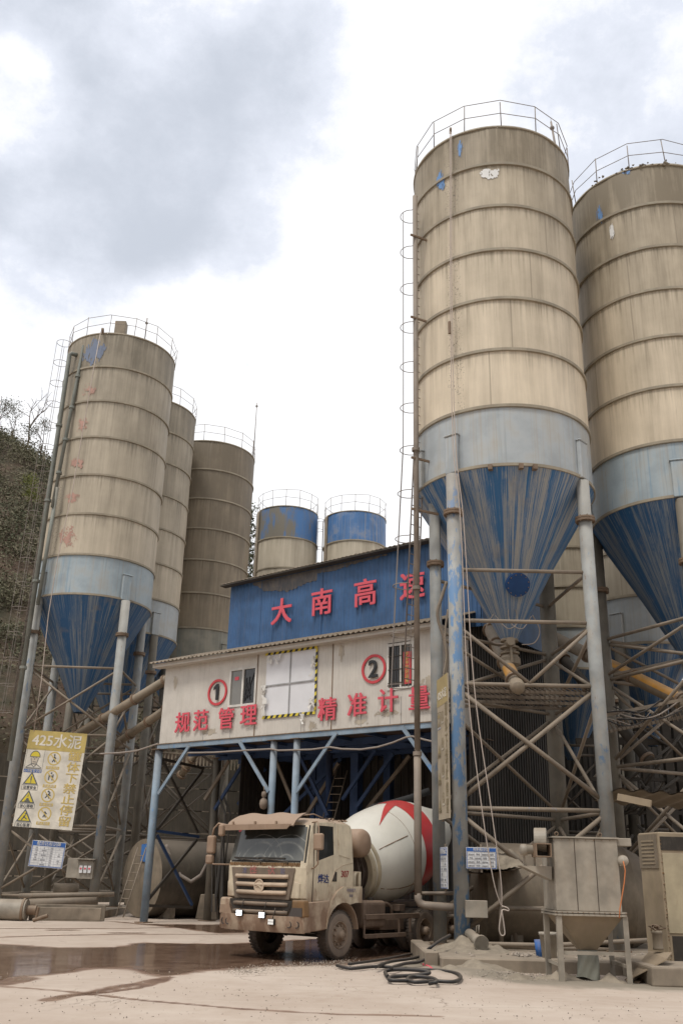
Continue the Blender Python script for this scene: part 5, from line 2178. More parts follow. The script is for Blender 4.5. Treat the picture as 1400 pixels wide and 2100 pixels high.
for i in range(8):
    zt__ = 1.28 + .06 * noise.noise(Vector((i * .9, 2, 0)))
    zb__ = .62 + .16 * noise.noise(Vector((i * .6, 7, 0)))
    q = tc_ - ta * .125 - tx * (.05 + i * .055) + Vector((0, 0, zb__))
    pb_.par(q, -tx * .055, (0, 0, zt__ - zb__), -ta * .05)
M['tankblue'] = flat('tank blue paint', (0.05, 0.16, 0.42), .5)
pb_.build('paint_patch', M['tankblue'], tk_)
ld = thing('steel_ladder', 'narrow dusty ladder leaning against the round end of the horizontal tank', 'ladder', P(255, 1880, 40.3))
mb = MB()
a0_, a1_, b0_, b1_ = P(238, 1879, 39.9), P(283, 1738, 41.2), P(253, 1881, 39.7), P(300, 1738, 41.0)
mb.tube([a0_, a1_], .028, 6)
mb.tube([b0_, b1_], .028, 6)
mb.build('rail', M['brace'], ld)
mb = MB()
for k in range(1, 8):
    mb.tube([a0_ + (a1_ - a0_) * k / 8, b0_ + (b1_ - b0_) * k / 8], .02, 5)
mb.build('rung', M['brace'], ld)
hang('tank_hose', 'thick dusty hose looping down behind the corner post', 'hose', [P(341, 1732, 41), P(352, 1765, 41), P(370, 1795, 41), P(392, 1808, 41), P(412, 1795, 41), P(428, 1765, 41), P(436, 1720, 41)], .07, 'cable')
eb = thing('switch_box', 'open grey switch box with red breakers among the left silo legs', 'electrical box', P(163, 1785, 40.8))
mb = MB()
q = P(135, 1800, 40.8)
mb.box(q.x, q.x + .45, q.y, q.y + .25, q.z, q.z + .75)
mb.build('door', M['galv'], eb, bevel=.01)
mb = MB()
q = P(157, 1802, 40.7)
mb.box(q.x, q.x + .62, q.y + .05, q.y + .3, q.z, q.z + .7)
mb.box(q.x - .05, q.x + .68, q.y - .1, q.y + .32, q.z + .72, q.z + .76)
mb.build('cabinet', M['galv'], eb, bevel=.01)
mb = MB()
for k in range(3):
    mb.box(q.x + .08 + k * .17, q.x + .2 + k * .17, q.y - .02, q.y + .05, q.z + .22, q.z + .5)
bb = mb.build('breaker', M['signpaper'], eb)
mb = MB()
for k in range(3):
    mb.box(q.x + .1 + k * .17, q.x + .17 + k * .17, q.y - .035, q.y - .02, q.z + .36, q.z + .42)
mb.build('breaker_switch', M['red'], bb)
# pipes and beams lying at the front of the left silos
rp = thing('steel_drum', 'wide dusty steel drum lying at the left edge of the yard', 'drum', G(20, 1888))
q = G(20, 1889)
mb = MB()
mb.cyl((q.x - 2.4, q.y + .4, .36), (q.x + .45, q.y + .4, .36), .36, 28)
mb.build('drum_shell', M['galv'], rp)
mb = MB()
for xx in (q.x + .35, q.x - 1.2):
    mb.lathe([(.36, -.04), (.40, -.04), (.40, .04), (.36, .04)], 28, (xx, q.y + .4, .36), (1, 0, 0), smooth=False)
mb.cyl((q.x + .45, q.y + .4, .36), (q.x + .8, q.y + .4, .36), .16, 16)
mb.build('flange', M['rusty'], rp)
bm = thing('steel_trough', 'dusty folded steel trough lying in front of the near left leg', 'trough', G(130, 1889))
a, b_ = G(58, 1888), G(206, 1890)
mb = MB()
mb.par(Vector((a.x, a.y, 0)), b_ - a, (0, .7, 0), (0, 0, .04))
mb.par(Vector((a.x, a.y, .04)), b_ - a, (0, .04, 0), (0, 0, .42))
mb.par(Vector((a.x, a.y + .66, .04)), b_ - a, (0, .04, 0), (0, 0, .50))
mb.build('trough_side', M['concrete'], bm, bevel=.015)
mb = MB()
q = G(68, 1891)
mb.cyl((q.x, q.y, .06), (q.x + .5, q.y, .22), .07, 10)
mb.cyl((q.x + .1, q.y, .12), (q.x + .15, q.y - .05, .5), .05, 8)
mb.build('bolt_lug', M['rusty'], bm)
for (x0, y0, x1_, y1_, r_, lab) in ((60, 1852, 200, 1846, .16, 'thick dusty pipe lying behind the steel trough'), (40, 1837, 235, 1834, .09, 'thin dusty pipe lying furthest back between the left silo legs')):
    a, b_ = P(x0, y0, 39.2), P(x1_, y1_, 39.4)
    mb = MB()
    mb.tube([a, b_], r_, 12)
    tag(mb.build('steel_pipe', M['brace']), lab, 'pipe')
lc_ = thing('cylinder_drum', 'short dusty drum lying between the left silo legs', 'drum', P(135, 1825, 42))
mb = MB()
q = P(135, 1825, 42)
mb.cyl((q.x - .5, q.y, q.z), (q.x + .45, q.y + .3, q.z), .26, 18)
mb.build('drum_shell', M['concrete'], lc_)
# pad under the left silos
pd = MB()
pd.box(-19, -9.0, 40.6, 48, -.3, .27)
for o_ in (pd.build('silo_pad', M['concrete']),):
    tag(o_, 'low concrete pad under the row of left silos', 'concrete pad')

# ================================================================== MIXER TRUCK
TH = R(37.5)
tf = Vector((-math.sin(TH), -math.cos(TH), 0))
tl = Vector((math.cos(TH), -math.sin(TH), 0))
TM = G(697, 1968) - tl * 1.2 + tf * .28
trz = math.atan2(tf.y, tf.x)
def muddy(name, base, mudtop, mud=(0.235, 0.165, 0.115), rust=0.3, amount=.75):
    """paint with dust film and thrown-up mud that thickens towards the wheels"""
    m = Mat(name)
    x_, y_, z_ = m.sep(m.obj)
    n1 = m.noise(m.obj, 1.6, 6, .6)
    n2 = m.noise(m.map(m.obj, (1, 1, .5)), 6, 8, .68)
    run = m.noise(m.map(m.obj, (11, 11, .7)), 1.0, 4, .6)
    c = m.mix(m.step(n1, .3, .7), tuple(q * .86 for q in base), tuple(min(1, q * 1.12) for q in base))
    c = m.mix(m.math('MULTIPLY', m.step(n2, .42, .72), .42), c, (0.36, 0.285, 0.205))
    c = m.mix(m.math('MULTIPLY', m.step(run, .5, .72), .38), c, (0.25, 0.19, 0.135))
    h = m.math('ADD', z_, m.math('MULTIPLY', m.math('SUBTRACT', n2, .5), 1.1))
    h = m.math('ADD', h, m.math('MULTIPLY', m.math('SUBTRACT', run, .5), .6))
    c = m.mix(m.math('MULTIPLY', m.math('SUBTRACT', 1.0, m.step(h, mudtop - .5, mudtop)), m.math('MULTIPLY', m.step(m.noise(m.map(m.obj, (1, 1, .7), (7, 3, 2)), 2.3, 7, .65), .34, .56), amount)), c, mud)
    rs = m.step(m.noise(m.map(m.obj, (1, 1, .45), (4, 2, 1)), 4.5, 8, .72), .6, .67)
    c = m.mix(m.math('MULTIPLY', rs, rust), c, (0.15, 0.075, 0.035))
    c = m.mix(m.math('MULTIPLY', m.step(m.upness(), .35, .85), .85), c, (0.30, 0.215, 0.155))
    m.bump(n2, .25, .012)
    return m.done(c, .58)


M['cab'] = muddy('dusty cream cab paint', (0.58, 0.505, 0.375), 1.7, (0.21, 0.13, 0.085), .45)
M['cabbrown'] = weather('mud caked plastic', (0.25, 0.17, 0.115), 0.6, rust=0.3, updust=0.8, dustcol=(0.30, 0.215, 0.155))
M['bumper'] = muddy('muddy bumper', (0.40, 0.31, 0.225), 1.45, (0.185, 0.11, 0.07), .9, .85)
M['grille'] = weather('muddy grille surround', (0.15, 0.115, 0.085), 0.35, updust=0.7, dustcol=(0.27, 0.20, 0.145))
M['slat'] = weather('dusty grille slat', (0.42, 0.33, 0.245), 0.3, updust=0.6, dustcol=(0.32, 0.235, 0.17))
M['chassis'] = weather('muddy chassis', (0.13, 0.09, 0.065), 0.45, updust=0.7, dustcol=(0.22, 0.155, 0.11))
M['under'] = weather('dark underbody', (0.03, 0.025, 0.02), 0.3, updust=0.3)  # also on dark plates that stand in for shade
M['tyre'] = weather('muddy tyre', (0.075, 0.062, 0.052), 0.5, updust=0.3, dustcol=(0.20, 0.15, 0.11))
M['tyreside'] = weather('muddy tyre wall', (0.19, 0.15, 0.12), 0.5, updust=0, dustcol=(0.25, 0.195, 0.145))
M['rim'] = weather('muddy wheel rim', (0.22, 0.165, 0.12), 0.5, updust=0.3, dustcol=(0.27, 0.195, 0.14))
M['rust'] = weather('brown rust', (0.17, 0.095, 0.04), 0.3, rust=0.8)
M['seam'] = flat('dark seam', (0.05, 0.035, 0.025), 0.8)
M['drum'] = weather('white mixer drum', (0.60, 0.585, 0.525), 0.14, updust=0.2, rough=0.35, var=0.05, bump=0.02)
M['drumbase'] = weather('drum ring', (0.40, 0.345, 0.25), 0.3, rust=0.6)
M['drumred'] = weather('drum red paint', (0.40, 0.012, 0.015), 0.2, updust=0.1, rough=0.35, var=.1, bump=0.02)
M['drumdark'] = weather('drum head dark', (0.075, 0.055, 0.045), 0.3, rust=0.4)
M['lens'] = flat('dark lamp lens', (0.05, 0.04, 0.035), 0.25, 0, 0.6)
M['letterblue'] = flat('truck blue lettering', (0.02, 0.04, 0.16), 0.5)
M['letterred'] = flat('truck red number', (0.26, 0.03, 0.03), 0.5)
M['letterfadeb'] = flat('faded blue lettering', (0.16, 0.15, 0.22), 0.6)
M['letterfader'] = flat('faded red lettering', (0.36, 0.12, 0.11), 0.6)
m = Mat('dirty windscreen')
x, y, z = m.sep(m.obj)
arcs = None
for (py_, pz_) in ((0.65, 1.93), (-0.15, 1.93)):
    dd = m.math('SQRT', m.math('ADD', m.math('POWER', m.math('SUBTRACT', y, py_), 2.0), m.math('POWER', m.math('SUBTRACT', z, pz_), 2.0)))
    dn = m.math('ADD', dd, m.math('MULTIPLY', m.math('SUBTRACT', m.noise(m.obj, 3, 3), .5), .05))
    for rr, wd_ in ((.28, .035), (.56, .045), (.72, .015)):
        k = m.math('SUBTRACT', 1.0, m.step(m.math('ABSOLUTE', m.math('SUBTRACT', dn, rr)), 0.0, wd_))
        arcs = k if arcs is None else m.math('MAXIMUM', arcs, k)
outer = m.step(m.noise(m.map(m.obj, (1, 1, .6)), 2.2, 6, .6), .42, .7)
edge = m.step(m.math('ABSOLUTE', y), .72, 1.05)
lowd = m.step(z, 2.35, 2.05)
dust_ = m.math('ADD', m.math('MULTIPLY', m.math('MULTIPLY', arcs, m.step(m.noise(m.obj, 2.5, 3), .38, .55)), .45), m.math('ADD', m.math('MULTIPLY', outer, .07), m.math('ADD', m.math('MULTIPLY', edge, .16), m.math('MULTIPLY', lowd, .2))), True)
c = m.mix(dust_, (0.025, 0.028, 0.026), (0.25, 0.25, 0.225))
M['windscreen'] = m.done(c, m.math('ADD', .08, m.math('MULTIPLY', dust_, .5)), 0, .7)
M['sideglass'] = flat('cab side glass', (0.015, 0.016, 0.015), 0.12, 0, 0.6)
mm_ = Mat('lamp light')
M['ledlight'] = mm_.done((0.8, 0.85, 0.9), .3, 0, .5, (0.85, 0.93, 1.0), 5.0)
mm_ = Mat('lamp dim')
M['leddim'] = mm_.done((0.7, 0.7, 0.68), .3, 0, .5, (1, .97, .9), .25)

truck = thing('mixer_truck', 'muddy cream concrete mixer truck with white and red drum leaving the shed', 'truck', (TM.x, TM.y, 0), trz)
B = dict(local=True)
# cab shell: side profile lofted across the width, front corners rounded in plan
prof = [(1.08, 1.22), (1.15, 1.30), (1.17, 1.93), (1.15, 2.03), (0.95, 2.86), (0.90, 2.95), (0.78, 3.02), (0.3, 3.06), (-.55, 3.05), (-.70, 3.01), (-.76, 2.92), (-.78, 2.0), (-.78, 1.22)]
secs = [(-1.21, .26), (-1.19, .13), (-1.10, .05), (-.95, .015), (-.5, 0), (0, 0), (.5, 0), (.95, .015), (1.10, .05), (1.19, .13), (1.21, .26)]
mb = MB()
rows = []
for (x, z) in prof:
    row = []
    for (y, cx_) in secs:
        tp = 1.0 - max(0, (z - 2.0)) * 0.055
        zz = z - (0.10 * abs(y / 1.21) ** 6 if z > 2.9 else 0)
        xx = x - cx_ if x > .6 else (x + cx_ * .25 if x < -.5 else x)
        row.append((xx, y * tp, zz))
    rows.append(row)
ncs = len(secs)
vs = [p for r_ in rows for p in r_]
fs = []
for i in range(len(rows) - 1):
    for j in range(ncs - 1):
        fs.append((i * ncs + j, i * ncs + j + 1, (i + 1) * ncs + j + 1, (i + 1) * ncs + j))
fs.append(tuple(i * ncs for i in range(len(rows)))[::1])
fs.append(tuple(i * ncs + ncs - 1 for i in range(len(rows)))[::-1])
fs.append(tuple(range(ncs))[::-1] + tuple((len(rows) - 1) * ncs + j for j in range(ncs)))
mb.add(vs, fs)
cab = mb.build('cab', M['cab'], truck, bevel=.02, seg=2, **B)


def front(y, z):
    """point on the front skin of the cab"""
    for i in range(len(prof) - 1):
        (x0, z0), (x1_, z1_) = prof[i], prof[i + 1]
        if z0 <= z <= z1_ and z1_ > z0:
            x = x0 + (x1_ - x0) * (z - z0) / (z1_ - z0)
            break
    else:
        x = .9
    a = abs(y)
    cx_ = 0
    for k in range(5, ncs - 1):
        if secs[k][0] <= a <= secs[k + 1][0]:
            f = (a - secs[k][0]) / (secs[k + 1][0] - secs[k][0])
            cx_ = secs[k][1] + f * (secs[k + 1][1] - secs[k][1])
    return Vector((x - cx_, y * (1.0 - max(0, (z - 2.0)) * 0.055), z))


def skin(name, y0, y1, z0, z1, off, mat, ny_=14, nz_=6, parent=None, inset=0.0, both=True):
    mb = MB()

    def fn(u, v):
        y, z = y0 + (y1 - y0) * u, z0 + (z1 - z0) * v
        if inset:
            y *= 1 + inset * v
        p = front(y, z)
        return p + Vector((off, 0, 0)) + Vector((0, math.copysign(off * .5, y) * (abs(y) > 1.0), 0))
    mb.grid(fn, ny_, nz_)
    base = len(mb.v)
    return mb.build(name, mat, parent or truck, **B)


skin('windscreen_seal', -1.17, 1.17, 2.045, 2.865, .006, M['rubber'], 20, 6)
skin('windscreen', -1.12, 1.12, 2.085, 2.825, .012, M['windscreen'], 20, 6)
# grille panel: trapezoid surround with slats
mb = MB()
gy = lambda z: .98 - (1.93 - z) * .22
pts_ = [(-gy(1.93), 1.93), (gy(1.93), 1.93), (gy(1.25), 1.25), (-gy(1.25), 1.25)]
mb.prism([(p[0], p[1]) for p in pts_][::-1], (1.16, 0, 0), (0, 1, 0), (0, 0, 1), .02, (1, 0, 0))
gr_ = mb.build('grille', M['grille'], truck, bevel=.015, **B)
mb = MB()
for z0, z1_ in ((1.60, 1.695), (1.43, 1.525)):
    mb.box(1.17, 1.19, -.76, .76, z0, z1_)
mb.build('grille_gap_shade', M['under'], gr_, **B)  # solid dark strips stand in for the shade in the gaps
for z0, w_ in ((1.70, .80), (1.53, .77), (1.36, .74)):
    mb = MB()
    mb.tube([(1.175, -w_, z0 + .04), (1.225, -w_ * .9, z0 + .035), (1.24, 0, z0 + .03), (1.225, w_ * .9, z0 + .035), (1.175, w_, z0 + .04)], .048, 10)
    mb.build('slat', M['slat'], gr_, **B)
mb = MB()
mb.lathe([(.001, 0), (.135, 0), (.15, .02), (.15, .035), (.125, .035), (.12, .02), (.001, .02)], 32, (1.25, 0.0, 1.53), (1, 0, 0), smooth=False)
em = mb.build('emblem', M['slat'], gr_, **B)
mb = MB()
for k in range(3):
    a = math.pi / 2 + k * 2 * math.pi / 3 - .25
    d_ = Vector((0, math.cos(a), math.sin(a)))
    n_ = Vector((0, -math.sin(a), math.cos(a)))
    c_ = Vector((1.272, 0, 1.53))
    mb.add([c_ - d_ * .0 + n_ * .035, c_ + d_ * .12, c_ - n_ * .035 - d_ * .01, c_ + Vector((.025, 0, 0))], [(0, 3, 1), (1, 3, 2), (0, 1, 2)])
mb.build('emblem_star', M['cab'], em, **B)
for ch, y, mt in (('津', -.55, 'letterfadeb'), ('烨', -.28, 'letterfader'), ('达', .28, 'letterfader'), ('能', .62, 'letterfadeb')):
    mb = MB()
    mb.text(ch, (1.183, y, 1.80 if mt == 'letterfadeb' else 1.76), (0, 1, 0), (0, 0, 1), .15 if mt == 'letterfadeb' else .24, .003, .0, 'CENTER')
    mb.build('lettering', M[mt], gr_, **B)
# rusty sill strip with wipers
mb = MB()
for k in range(34):
    y = -1.05 + k * .0635
    p = front(y, 1.99)
    mb.box(p.x - .02, p.x + .012 + random.random() * .01, y - .03, y + .025, 1.955 + random.random() * .02, 2.035)
mb.build('wiper_sill', M['rust'], truck, **B)
for y0, y1 in ((.75, -.05), (-.05, -.85)):
    mb = MB()
    a, b_ = front(y0, 2.06) + Vector((.05, 0, 0)), front(y1, 2.12) + Vector((.05, 0, 0))
    mb.tube([front(y0, 2.0) + Vector((.03, 0, 0)), a, b_], .014, 6)
    mb.bar(front(y0 - .1, 2.13) + Vector((.03, 0, 0)), front(y1 - .1, 2.14) + Vector((.03, 0, 0)), .015, .03)
    mb.build('wiper', M['under'], truck, **B)
mb = MB()
p = front(-1.0, 2.76)
mb.cyl(p + Vector((.015, 0, 0)), p + Vector((.022, 0, 0)), .05, 16)
mb.build('inspection_sticker', M['red'], truck, **B)
# sun visor, torn at its left end
mb = MB()


def vis(u, v):
    y = -1.12 + 2.1 * u
    c_ = 1 - (y / 1.25) ** 4 * .25
    x = 1.33 - .46 * v
    z = 2.84 + .30 * v ** .6 + .02 * math.sin(y * 7) * v
    return Vector((x - .12 * (1 - c_) * 2, y, z - .05 * (1 - c_)))


mb.grid(vis, 24, 6)
nb = len(mb.v)
mb.v += [(x - .015, y, z - .02) for x, y, z in mb.v[:nb]]
mb.f += [tuple(i + nb for i in f[::-1]) for f in mb.f[:]]
mb.s += [True] * (len(mb.f) - len(mb.s))
mb.prism([(-1.10, 2.72), (.82, 2.74), (.95, 2.85), (-1.12, 2.85)][::-1], (1.335, 0, 0.02), (0, 1, 0), (0, 0, 1), .02, (1, 0, 0))
for y in (-.9, -.2, .45):
    mb.box(1.30, 1.34, y, y + .04, 2.86, 2.94)
mb.build('sun_visor', M['cabbrown'], truck, **B)
# roof crust and rails
mb = MB()
for k in range(150):
    stone(mb, (random.uniform(-.7, .2), random.uniform(-1.1, 1.12), 3.03 - .0), random.uniform(.02, .06))
mb.tube([(.4, .55, 3.12), (.1, .6, 3.16), (-.3, .55, 3.10)], .015, 5)
mb.build('roof_crust', M['cabbrown'], truck, **B)
# sides: door, window, vents, lettering
for sd_ in (1, -1):
    yb_ = lambda z: sd_ * 1.21 * (1.0 - max(0, z - 2.0) * .055)
    off = lambda x, z, o_=.008: Vector((x, yb_(z) + sd_ * o_, z))

    def panel(name, pts, mat, o0=.001, o1=.014, parent=truck):
        mb = MB()
        k = len(pts)
        f = [off(x, z, o1) for x, z in pts]
        b_ = [off(x, z, o0) for x, z in pts]
        fs_ = [tuple(range(k)), tuple(reversed(range(k, 2 * k)))]
        for i in range(k):
            j = (i + 1) % k
            fs_.append((j, i, k + i, k + j))
        if sd_ > 0:
            fs_ = [q[::-1] for q in fs_]
        mb.add(f + b_, fs_)
        return mb.build(name, mat, parent, **B)
    dr = panel('door', [(.83, 1.25), (-.02, 1.25), (-.02, 2.26), (.80, 2.06)], M['cab'])
    panel('door_frame', [(.80, 2.06), (.72, 2.06), (.66, 2.88), (.74, 2.93)], M['cab'], parent=dr)
    panel('door_frame', [(-.02, 2.2), (.05, 2.2), (.05, 2.9), (-.02, 2.93)], M['cab'], parent=dr)
    panel('door_frame', [(.70, 2.87), (.0, 2.87), (.0, 2.93), (.74, 2.93)], M['cab'], .001, .0155, parent=dr)
    panel('side_window', [(.75, 2.07), (.03, 2.24), (.03, 2.88), (.68, 2.88)], M['sideglass'], .001, .006)
    panel('door_handle', [(.12, 1.66), (-.05, 1.66), (-.05, 1.86), (.02, 1.88)][::1], M['under'], .015, .02, dr)
    panel('door_seam', [(.845, 1.22), (.83, 1.22), (.79, 2.06), (.75, 2.95), (.765, 2.95), (.805, 2.06)], M['seam'], .0, .016)
    panel('door_seam', [(-.03, 1.3), (-.045, 1.3), (-.045, 2.95), (-.03, 2.95)], M['seam'], .0, .004)
    panel('quarter_panel', [(-.15, 2.24), (-.55, 2.18), (-.66, 2.3), (-.66, 2.82), (-.60, 2.9), (-.15, 2.9)], M['cab'], .0, .012)
    if sd_ > 0:
        mb = MB()
        mb.text('烨达', off(.66, 1.64, .018), (-1, 0, 0), (0, 0, 1), .205, .004, .012)
        mb.build('lettering', M['letterblue'], dr, **B)
        mb = MB()
        mb.text('307', off(-.22, 1.76, .006), (-1, 0, 0), (0, 0, 1), .205, .004, .004)
        mb.build('fleet_number', M['letterred'], truck, **B)
    # swage line
    mb = MB()
    mb.tube([off(.25, 1.3, .012), off(.22, 1.55, .012), off(.0, 1.9, .012), off(-.3, 2.02, .002), off(-.7, 2.08, .002)], .008, 5)
    mb.build('swage_line', M['slat'], truck, **B)
    # wheel arch panel
    out = [(.36, .66), (.32, 1.0), (.16, 1.28), (-.04, 1.46), (-.25, 1.55), (-.98, 1.56), (-.98, 1.20), (-.72, 1.20)]
    inn = [(-.28 + .65 * math.cos(a), .56 + .65 * math.sin(a)) for a in [R(112), R(98), R(84), R(66), R(48), R(30), R(12)]]
    mb = MB()
    pts = out + inn
    mb.prism(pts if sd_ < 0 else pts[::-1], (0, sd_ * 1.19, 0), (1, 0, 0), (0, 0, 1), .10, (0, sd_, 0))
    fn_ = mb.build('wheel_arch', M['cab'], truck, bevel=.015, **B)
    if sd_ > 0:
        mb = MB()
        mb.text('中国重汽', (-.36, 1.294, 1.44), (-1, 0, 0), (0, 0, 1), .09, .002, .0)
        mb.text('豪瀚', (-.46, 1.294, 1.33), (-1, 0, 0), (0, 0, 1), .07, .002, .0)
        mb.build('lettering', M['letterfadeb'], fn_, **B)
    mb = MB()
    mb.prism([(1.0, .60), (1.0, 1.22), (.22, 1.26), (.36, .64)] if sd_ > 0 else [(1.0, .60), (1.0, 1.22), (.22, 1.26), (.36, .64)][::-1], (0, sd_ * 1.13, 0), (1, 0, 0), (0, 0, 1), .13, (0, sd_, 0))
    mb.build('step_panel', M['bumper'], truck, bevel=.02, **B)
    mb = MB()
    mb.tube([(.62 * math.cos(a) , sd_ * .95, .55 + .68 * math.sin(a)) for a in [R(150 + 15 * k) for k in range(0, 4)]], .05, 6)
    mb.lathe([(.70, -.18), (.70, .30), (.66, .30), (.66, -.18)], 16, (0, sd_ * .9, .56), (0, 1, 0), R(185), R(340), ref=(1, 0, 0))
    mb.build('mud_flap', M['cabbrown'], truck, **B)
# bumper
mb = MB()


def bump_fn(u, v):
    y = -1.27 + 2.54 * u
    x = 1.32 - .16 * abs(y / 1.27) ** 4
    z = .58 + .34 * v
    return Vector((x - .05 * (1 - v) ** 3, y, z))


mb.grid(bump_fn, 26, 4)
mb.grid(lambda u, v: Vector((bump_fn(u, 1).x - .35 * v, -1.27 + 2.54 * u, .92)), 26, 2)
mb.grid(lambda u, v: Vector((bump_fn(u, 0).x - .35 * (1 - v), -1.27 + 2.54 * u, .58)), 26, 2)
for s_ in (-1, 1):
    mb.box(.92, 1.15, s_ * 1.27 - .004, s_ * 1.27 + .004, .6, .92)
bmp = mb.build('bumper', M['bumper'], truck, **B)
mb = MB()
mb.box(.95, 1.20, -.95, .95, .90, 1.24)
mb.build('bumper_recess_shade', M['under'], truck, **B)  # dark box stands in for the shaded hollow behind the slats
for z0 in (1.15, .98):
    mb = MB()
    mb.tube([(1.18, -.82, z0), (1.23, -.6, z0), (1.25, 0, z0), (1.23, .6, z0), (1.18, .82, z0)], .045, 8)
    mb.build('bumper_slat', M['grille'], truck, **B)
for s_ in (1, -1):
    mb = MB()
    q = [(s_ * .72, .88), (s_ * .92, 1.26), (s_ * 1.26, 1.26), (s_ * 1.29, .90)]
    mb.prism(q if s_ > 0 else q[::-1], (.98, 0, 0), (0, 1, 0), (0, 0, 1), .22, (1, 0, 0))
    hs__ = mb.build('headlight_housing', M['rust'] if s_ > 0 else M['bumper'], truck, bevel=.04, seg=2, **B)
    mb = MB()
    q = [(s_ * .86, .92), (s_ * .95, 1.10), (s_ * 1.24, 1.10), (s_ * 1.25, .92)]
    mb.prism(q if s_ > 0 else q[::-1], (1.2, 0, 0), (0, 1, 0), (0, 0, 1), .012, (1, 0, 0))
    mb.build('headlight', M['lens'] if s_ > 0 else M['cabbrown'], hs__, **B)
    for y in (.92, 1.10):
        mb = MB()
        x_ = 1.30 - .16 * (y / 1.27) ** 4
        mb.lathe([(.075, -.02), (.075, .012), (.055, .012), (.05, -.01), (.001, -.01)], 16, (x_, s_ * y, .755), (1, 0, 0), smooth=False)
        mb.build('fog_lamp', M['lens'], bmp, **B)
    mb = MB()
    q = [(s_ * 1.0, 1.30), (s_ * .80, 1.93), (s_ * 1.12, 1.93), (s_ * 1.14, 1.30)]
    mb.prism([(s_ * .85, 1.28), (s_ * 1.08, 1.28), (s_ * 1.1, 1.62), (s_ * .93, 1.66)] if s_ > 0 else [(s_ * .85, 1.28), (s_ * 1.08, 1.28), (s_ * 1.1, 1.62), (s_ * .93, 1.66)][::-1], (1.09, 0, 0), (0, 1, 0), (0, 0, 1), .075, (1, 0, 0))
    mb.build('corner_deflector', M['cab'], truck, bevel=.02, **B)
for y, z, mt in ((-.47, .95, 'ledlight'), (.22, .93, 'ledlight'), (.50, .80, 'leddim')):
    mb = MB()
    mb.box(1.31, 1.37, y - .10, y + .08, z - .07, z + .06)
    lmp = mb.build('work_lamp', M['under'], truck, bevel=.01, **B)
    mb = MB()
    for i in range(3):
        for j in range(2):
            mb.box(1.37, 1.375, y - .09 + i * .054, y - .045 + i * .054, z - .06 + j * .058, z - .012 + j * .058)
    mb.build('lamp_face', M[mt], lmp, **B)
    mb = MB()
    mb.tube([(1.33, y, z + .05), (1.3, y + .02, z + .16), (1.27, y + .02, z + .28)], .01, 5)
    mb.build('lamp_wire', M['under'], lmp, **B)
# mirrors
mb = MB()
mb.tube([(.86, 1.17, 2.92), (.90, 1.36, 2.94), (.92, 1.42, 2.80), (.92, 1.42, 2.02), (.90, 1.30, 1.94), (.86, 1.2, 1.92)], .018, 6)
mr_ = mb.build('mirror_arm', M['cabbrown'], truck, **B)
mb = MB()
mb.box(.86, .98, 1.30, 1.55, 2.32, 2.68)
mb.build('mirror', M['cabbrown'], mr_, bevel=.04, seg=2, **B)
mb = MB()
mb.tube([(.9, -1.15, 2.86), (1.0, -1.40, 2.88), (1.05, -1.62, 2.92), (1.08, -1.74, 2.80), (1.08, -1.80, 2.55)], .025, 6)
mb.tube([(.95, -1.18, 1.98), (1.05, -1.72, 1.98), (1.08, -1.78, 2.1)], .02, 6)
mr_ = mb.build('mirror_arm', M['cabbrown'], truck, **B)
for (y0, y1, z0, z1_) in ((-1.92, -1.68, 2.22, 2.64), (-1.93, -1.72, 1.98, 2.20), (-1.56, -1.40, 2.62, 2.90)):
    mb = MB()
    mb.box(1.0, 1.13, y0, y1, z0, z1_)
    mb.build('mirror', M['cabbrown'], mr_, bevel=.045, seg=2, **B)


# wheels
def wheel(x, y, side, r=.525, w=.30, dual=False, mats=('tyre', 'rim')):
    ax = Vector((0, side, 0))
    o_ = Vector((x, y, r - .01))
    mb = MB()
    pr = [(.29, -w / 2 + .03), (.40, -w / 2), (.49, -w / 2 + .015), (r, -w / 2 + .045), (r, w / 2 - .045), (.49, w / 2 - .015), (.42, w / 2), (.30, w / 2 - .02)]
    mb.lathe(pr, 48, o_, ax)
    if dual:
        mb.lathe(pr, 48, o_ - ax * (w + .05), ax)
    for k in range(40):                     # tread blocks
        a = k * 2 * math.pi / 40
        c_ = o_ + Vector((math.cos(a), 0, math.sin(a))) * (r - .004)
        tg = Vector((-math.sin(a), 0, math.cos(a)))
        rd_ = Vector((math.cos(a), 0, math.sin(a)))
        for s_ in (-1, 1):
            mb.par(c_ + ax * (s_ * w * .27 - w * .16) - tg * .022, ax * w * .32, tg * .044, rd_ * .016)
    ty_ = mb.build('wheel', M['tyre'], truck, **B)
    mb = MB()
    mb.lathe([(.485, w / 2 - .0165), (.42, w / 2 + .003), (.305, w / 2 - .015)], 48, o_, ax)
    mb.build('tyre_wall', M['tyreside'], ty_, **B)
    mb = MB()
    dp = w / 2 - .02
    mb.lathe([(.30, dp), (.29, dp + .02), (.265, dp + .0), (.25, dp - .05 if not dual else dp - .16), (.19, dp - .03 if not dual else dp - .17), (.17, dp + .0 if not dual else dp - .15), (.10, dp + .01 if not dual else dp - .1), (.095, dp + .07), (.07, dp + .10), (.001, dp + .105)], 40, o_, ax)
    rm = mb.build('rim', M['rim'], ty_, **B)
    mb = MB()
    for k in range(10):
        a = k * math.pi / 5
        c_ = o_ + Vector((math.cos(a), 0, math.sin(a))) * .205 + ax * (dp - .05 if not dual else dp - .18)
        mb.cyl(c_, c_ + ax * .075, .022, 8)
    mb.build('wheel_nut', M['rim'], ty_, **B)


for s_ in (1, -1):
    wheel(0.0, s_ * 1.05, s_)
    wheel(-3.65, s_ * 1.06, s_, dual=True)
    wheel(-5.0, s_ * 1.06, s_, dual=True)
